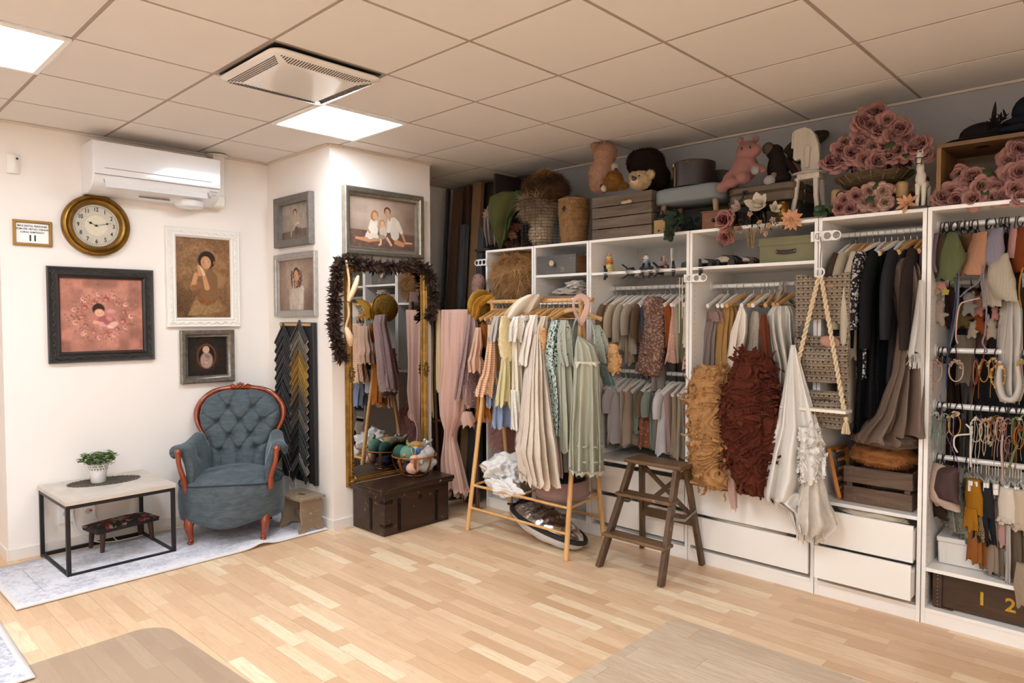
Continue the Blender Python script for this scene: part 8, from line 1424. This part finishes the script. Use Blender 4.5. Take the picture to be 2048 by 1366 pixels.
for i,(px,py,c) in enumerate(spots): P=tp(px,py,2.40+.05*(240 > py)+.03*rgr.random()); putrose('dusty pink silk rose in the pile over the wicker tray',P,(.35+.5*rgr.uniform(-1,1),-1,.3+.5*rgr.uniform(-1,1)),.046+.012*rgr.random(),rosy[c],i,GRr)
b=M().ell((Pt.x+.01,2.52,zt2+.13),(.13,.10,.12)); P_,N_=surf(b,420,4); q=M()
for p_,n_ in zip(P_,N_): leaf(q,p_,n_+np.array([rgr.uniform(-.7,.7),rgr.uniform(-.7,.3),rgr.uniform(-.5,.7)]),.04,.026,curl=.6)
single('hydrangea_filler',q,rosy[2],'mass of small mauve hydrangea petals between the silk roses','flowers',kind=None,smooth='all')['kind']='stuff'
GLF=cloth('dark silk leaf','#2f3d24','#45532f',wr=.1)
def leaves(lab,pts,L=.05,group='silk rose leaves'):
    for px,py,y in pts: q=M(); leaf(q,tp(px,py,y),(rgr.uniform(-1,1),-.3,rgr.uniform(-.5,.5)),L,L*.7,up=(.2,-1,.4),curl=.2,nseg=6); single('silk_leaf',q,GLF,lab,'leaf',group,smooth='all',solid=.001)
leaves('dark green silk rose leaf among the top shelf flowers',[(1790,285,2.38),(1812,308,2.38),(1740,372,2.33),(1765,366,2.33),(1672,392,2.33),(1735,395,2.32),(1668,425,2.33),(1962,380,2.33),(1975,372,2.33),(1985,345,2.36)])
GF2='pink silk roses in front of the doll bed'
for i,(px,py,c) in enumerate(((1688,400,1),(1712,392,0),(1700,418,2),(1680,416,0))): putrose('pink silk rose in front of the left post of the doll bed',tp(px,py,2.33),(.3,-1,.1*(i-1)),.042,rosy[c],i,GF2)
for i,(px,py) in enumerate(((1738,382),(1766,382),(1748,410),(1770,405),(1730,404))): putrose('cream silk rose in the bunch in front of the doll bed',tp(px,py,2.33),(.4*(i % 2),-1,.2*(i-2)),.042,CRM[i % 2],i,'cream silk roses in front of the doll bed')
def sflower(name,lab,P,d,mesh_b,m,cat='flower',center=None):
    t=thing(name,lab,cat,tuple(P)); t.rotation_euler=aim(d); part('petals',mesh_b,m,t,smooth='all'); part('flower_centre',M().ell((0,0,.008),(.009,.009,.008)),center or mat('stamen','#a07a3c',.7),t); return t
PCH=cloth('petal peach','#c98f68','#d7a682',wr=.1,translucent=.15); MAG=cloth('petal ivory','#c9bda6','#d8cfbb',wr=.08,translucent=.15)
sflower('silk_lily','peach silk lily lying on the wardrobe edge beside the toy horse',tp(1815,408,2.31),(-.2,-1,.5),bloom(4,.055,((6,1,.25),(5,.75,.8)),.38),PCH); sflower('silk_dahlia','peach silk dahlia at the right end of the flower garland',tp(1583,440,2.27),(.3,-1,.0),bloom(5,.055,((11,1,.1),(10,.78,.45),(8,.5,.9),(6,.3,1.2)),.42),PCH)
sflower('silk_magnolia','large ivory silk magnolia in the middle of the flower garland',tp(1517,413,2.27),(.2,-1,.5),bloom(7,.075,((5,1,.35),(4,.75,.9)),.72,-.4),MAG); sflower('silk_magnolia','smaller ivory magnolia half open at the left of the large one',tp(1480,417,2.29),(-.4,-1,.3),bloom(8,.052,((5,1,.6),(3,.7,1.1)),.6,-.3),cloth('petal blush white','#b5a095','#8a6a66',wr=.08)); sflower('silk_magnolia','pink streaked magnolia bud hanging below the garland',tp(1482,455,2.26),(.1,-1,-.5),bloom(9,.05,((5,1,.9),(4,.8,1.2)),.5,-.3),cloth('petal pink streak','#c2aa98','#a0665c',wr=.08)); sflower('silk_magnolia','pale magnolia at the right of the large ivory one',tp(1548,418,2.29),(.7,-1,.3),bloom(10,.045,((5,1,.5),(3,.7,1.1)),.6,-.2),MAG)
RD=cloth('petal brick rose','#8f4440','#6e2c2c',wr=.12,translucent=.1); putrose('large brick pink silk rose at the left end of the garland',tp(1447,440,2.27),(-.1,-1,.1),.058,RD,1); putrose('second brick pink rose hanging below the large one',tp(1450,474,2.28),(.2,-1,-.4),.046,cloth('petal rust rose','#84423a','#a3584c',wr=.1),2)
for i,(px,py) in enumerate(((1525,460),(1532,468),(1520,445),(1538,452),(1500,428),(1545,440))): sflower('silk_blossom','small pale pink silk blossom in the garland',tp(px,py,2.265),(.2*(i-2),-1,.1),bloom(i,.016,((5,1,.3),),.9),cloth('petal blossom','#b8968a',wr=.08))['group']='small pink blossoms of the garland'
q=M(); rg=random.Random(2)
for i in range(120):
    a,c=rg.uniform(1455,1580),rg.uniform(425,455); P=tp(a,c,2.275+.02*rg.random()); leaf(q,P,(rg.uniform(-1,1),-.4,rg.uniform(-1,.6)),.028,.01,curl=.4)
single('garland_foliage',q,cloth('olive garland leaf','#3f3a24','#5c4a35'),'brown green foliage of the silk flower garland','foliage',smooth='all')['kind']='stuff'
def spray(lab,px,py0,py1,c,n,w):
    q=M(); A=tp(px,py0,2.262)
    for i in range(n): f=i/n; P=tp(px+w*math.sin(i*2.1)*(1-.5*f),py0+(py1-py0)*f,2.262+.01*math.sin(i)); q.ell(tuple(P),.0042,nu=6,nv=5); q.tube([P,tp(px,py0+(py1-py0)*f-5,2.265)],.0006,3)
    single('berry_spray',q,cloth('berry '+c,c),lab,'berries',smooth='all')
spray('golden berry spray hanging below the magnolia',1502,462,497,'#9a7b48',60,9); spray('pink berry spray hanging at the left end of the garland',1441,472,495,'#8f5f58',26,6); spray('golden brown berry spray above the second rose',1462,455,475,'#8a5f36',40,9)
# eucalyptus and succulent
def leafball(lab,px,py,y,rx,rz,n,L,c,name='eucalyptus_sprig',cat='foliage'):
    q=M(); P0=tp(px,py,y); rg=random.Random(n)
    for i in range(n): a,e,r=rg.random()*6.28,rg.uniform(-1.4,1.4),rg.random()**.4; P=P0+Vector((rx*r*math.cos(a)*math.cos(e),rx*.6*r*math.sin(a),rz*r*math.sin(e))); leaf(q,P,(rg.uniform(-1,1),rg.uniform(-.8,0),rg.uniform(-.6,.6)),L,L*.95,up=(rg.uniform(-.3,.3),-1,.3),curl=.2)
    q.tube([P0,P0+Vector((0,0,-rz))],.002,5); single(name,q,cloth('leaf '+c,c,wr=.08),lab,cat,smooth='all')
leafball('eucalyptus sprig hanging over the wardrobe edge beside the grinder',1350,443,2.27,.055,.055,46,.04,'#2f3a2c'); leafball('lower eucalyptus sprig hanging into the toy shelf',1341,470,2.26,.03,.03,20,.035,'#3a412f'); leafball('darker eucalyptus sprig behind in the shade',1378,448,2.40,.05,.035,24,.04,'#1e2723'); leafball('small succulent rosette at the foot of the horse stool',1641,422,2.29,.03,.02,22,.026,'#3f5138','succulent','plant'); leafball('dark leaves behind the succulent',1662,428,2.34,.03,.025,18,.03,'#26302a','silk_foliage')
# toy horse
WP2=wood('chipped white toy paint','#bdb3a3','#ccc3b4','z',5,.5,wear=.03,wearcol='#4a3a2e',bump=.3); P=tp(1842,410,2.31); t=thing('toy_horse','white painted wooden toy horse with a dark bridle on the wardrobe edge','toy horse',(P.x-.005,2.32,Z)); k=mpp(P); H=lambda v: v*k
blobs([((0,.05,H(52)),(.024,.07,.026)),((0,0,H(60)),(.024,.03,.04)),((.0,-.012,H(80)),(.017,.02,.035)),((.0,-.025,H(100)),(.015,.02,.028)),((.002,-.042,H(90)),(.011,.014,.022))],'body',WP2,t,.005)
for x,y,f in ((-.012,0,0),(.014,.0,0),(-.012,.1,.01),(.014,.1,.012)): part('leg',M().tube([(x,y,H(50)),(x,y-.005+f,H(25)),(x,y-.012+f,.008),(x,y-.022+f,.004)],[.013,.0095,.008,.009],10),WP2,t)
part('saddle_band',M().lathe([(.027,-.006),(.028,0),(.027,.006)],20,c=(0,.01,H(58)),cap=False),mat('dark leather','#231815',.5),t); part('saddle',M().ell((0,.045,H(60)),(.027,.022,.02)),mat('dark leather','#231815'),t)
b=M().tube([(.017*math.cos(a),-.034+.016*math.sin(a),H(98)) for a in np.linspace(0,2*PI,17)[:-1]],.002,5,closed=True).tube([(.013*math.cos(a)+.002,-.044+.014*math.sin(a),H(86)) for a in np.linspace(0,2*PI,17)[:-1]],.002,5,closed=True).tube([(-.014,-.044,H(98)),(-.01,-.054,H(86))],.002,5).tube([(.016,-.044,H(98)),(.014,-.054,H(86))],.002,5); part('bridle',b,mat('dark leather','#231815'),t); part('ear',M().tube([(-.008,-.02,H(108)),(-.009,-.02,H(116))],[.005,.001],6),WP2,t); part('ear',M().tube([(.009,-.02,H(108)),(.01,-.02,H(116))],[.005,.001],6),WP2,t)
part('platform',M().box((0,.045,.004),(.07,.19,.008)),mat('dark leather','#231815'),t,bevel=.002)
# open wooden box of roses with hats
TW=wood('warm brown box wood','#573c1e','#77552c','x',5,.5,bump=.3); A=tp(1868,405,2.32); zt3=tp(1960,275,2.34).z; x0=A.x+.0; t=thing('wooden_display_box','open brown wooden box standing on its side full of pink roses','box',(x0+.40,2.50,Z)); hz=zt3-Z
part('top_board',M().box((0,.02,hz-.01),(.80,.34,.02)),TW,t,bevel=.002,smooth=False); part('bottom_board',M().box((0,.02,.008),(.80,.34,.016)),TW,t,bevel=.002,smooth=False); part('back_board',M().box((0,.185,hz/2),(.79,.012,hz-.02)),TW,t,smooth=False)
for s in (-1,1): part('side_board',M().box((s*.39,.02,hz/2),(.02,.34,hz-.03)),wood('warm brown side','#6b4a22','#8a6532','z',5,.5),t,bevel=.002,smooth=False)
for i,(px,py,y,c,R_) in enumerate(((1945,355,2.36,0,.058),(1962,372,2.33,1,.046),(1935,368,2.36,3,.05),(1905,385,2.37,1,.055),(1885,395,2.36,0,.05),(1912,398,2.35,2,.045),(1945,398,2.32,3,.05),(1990,378,2.36,0,.045),(2005,392,2.33,2,.044),(2022,350,2.36,3,.055),(2030,380,2.33,1,.05),(2040,345,2.34,0,.055),(2020,320,2.40,1,.055),(2038,300,2.40,0,.055),(2046,278,2.42,3,.05),(2012,345,2.42,2,.05),(1985,395,2.33,3,.04),(2042,396,2.31,0,.042),(1922,350,2.40,2,.045))): putrose('dusty pink silk rose in the open wooden box',tp(px,py,y),(.2+.4*math.sin(i*2),-1,.4*math.cos(i*3)),R_,rosy[c],i,'dusty pink silk roses in the wooden box')
HT=cloth('black brown felt','#1d1714',sheen=.3); P=tp(1958,262,2.42); t=thing('felt_hat','dark brown felt hat with feathers lying on the wooden box','hat',(P.x,2.46,zt3)); part('crown',M().ell((.01,0,.035),(.10,.085,.058)),HT,t,smooth='all'); part('brim',M().ell((-.01,0,.010),(.15,.12,.010)),HT,t,smooth='all'); b=M()
for i in range(26): leaf(b,(.03+.003*i,-.06,.03+.002*i),(math.sin(i)*.6,-.5,.5+.5*math.cos(i)),.05,.012)
leaf(b,(.05,-.04,.04),(.12,-.1,1),.13,.02,up=(0,1,0),curl=.05,nseg=8); leaf(b,(-.01,-.03,.085),(-.5,0,.7),.05,.005); part('feathers',b,HT,t,smooth='all')
P=tp(2038,240,2.42); t=thing('felt_hat','navy blue hats stacked at the right end of the wooden box','hat',(P.x+.02,2.46,zt3)); NV=cloth('navy felt','#15181f',sheen=.3); part('lower_brim',M().ell((0,0,.03),(.12,.10,.03)),NV,t); part('upper_brim',M().ell((.015,0,.065),(.11,.1,.025)),NV,t); part('crown',M().ell((.02,0,.11),(.075,.075,.075)),NV,t)
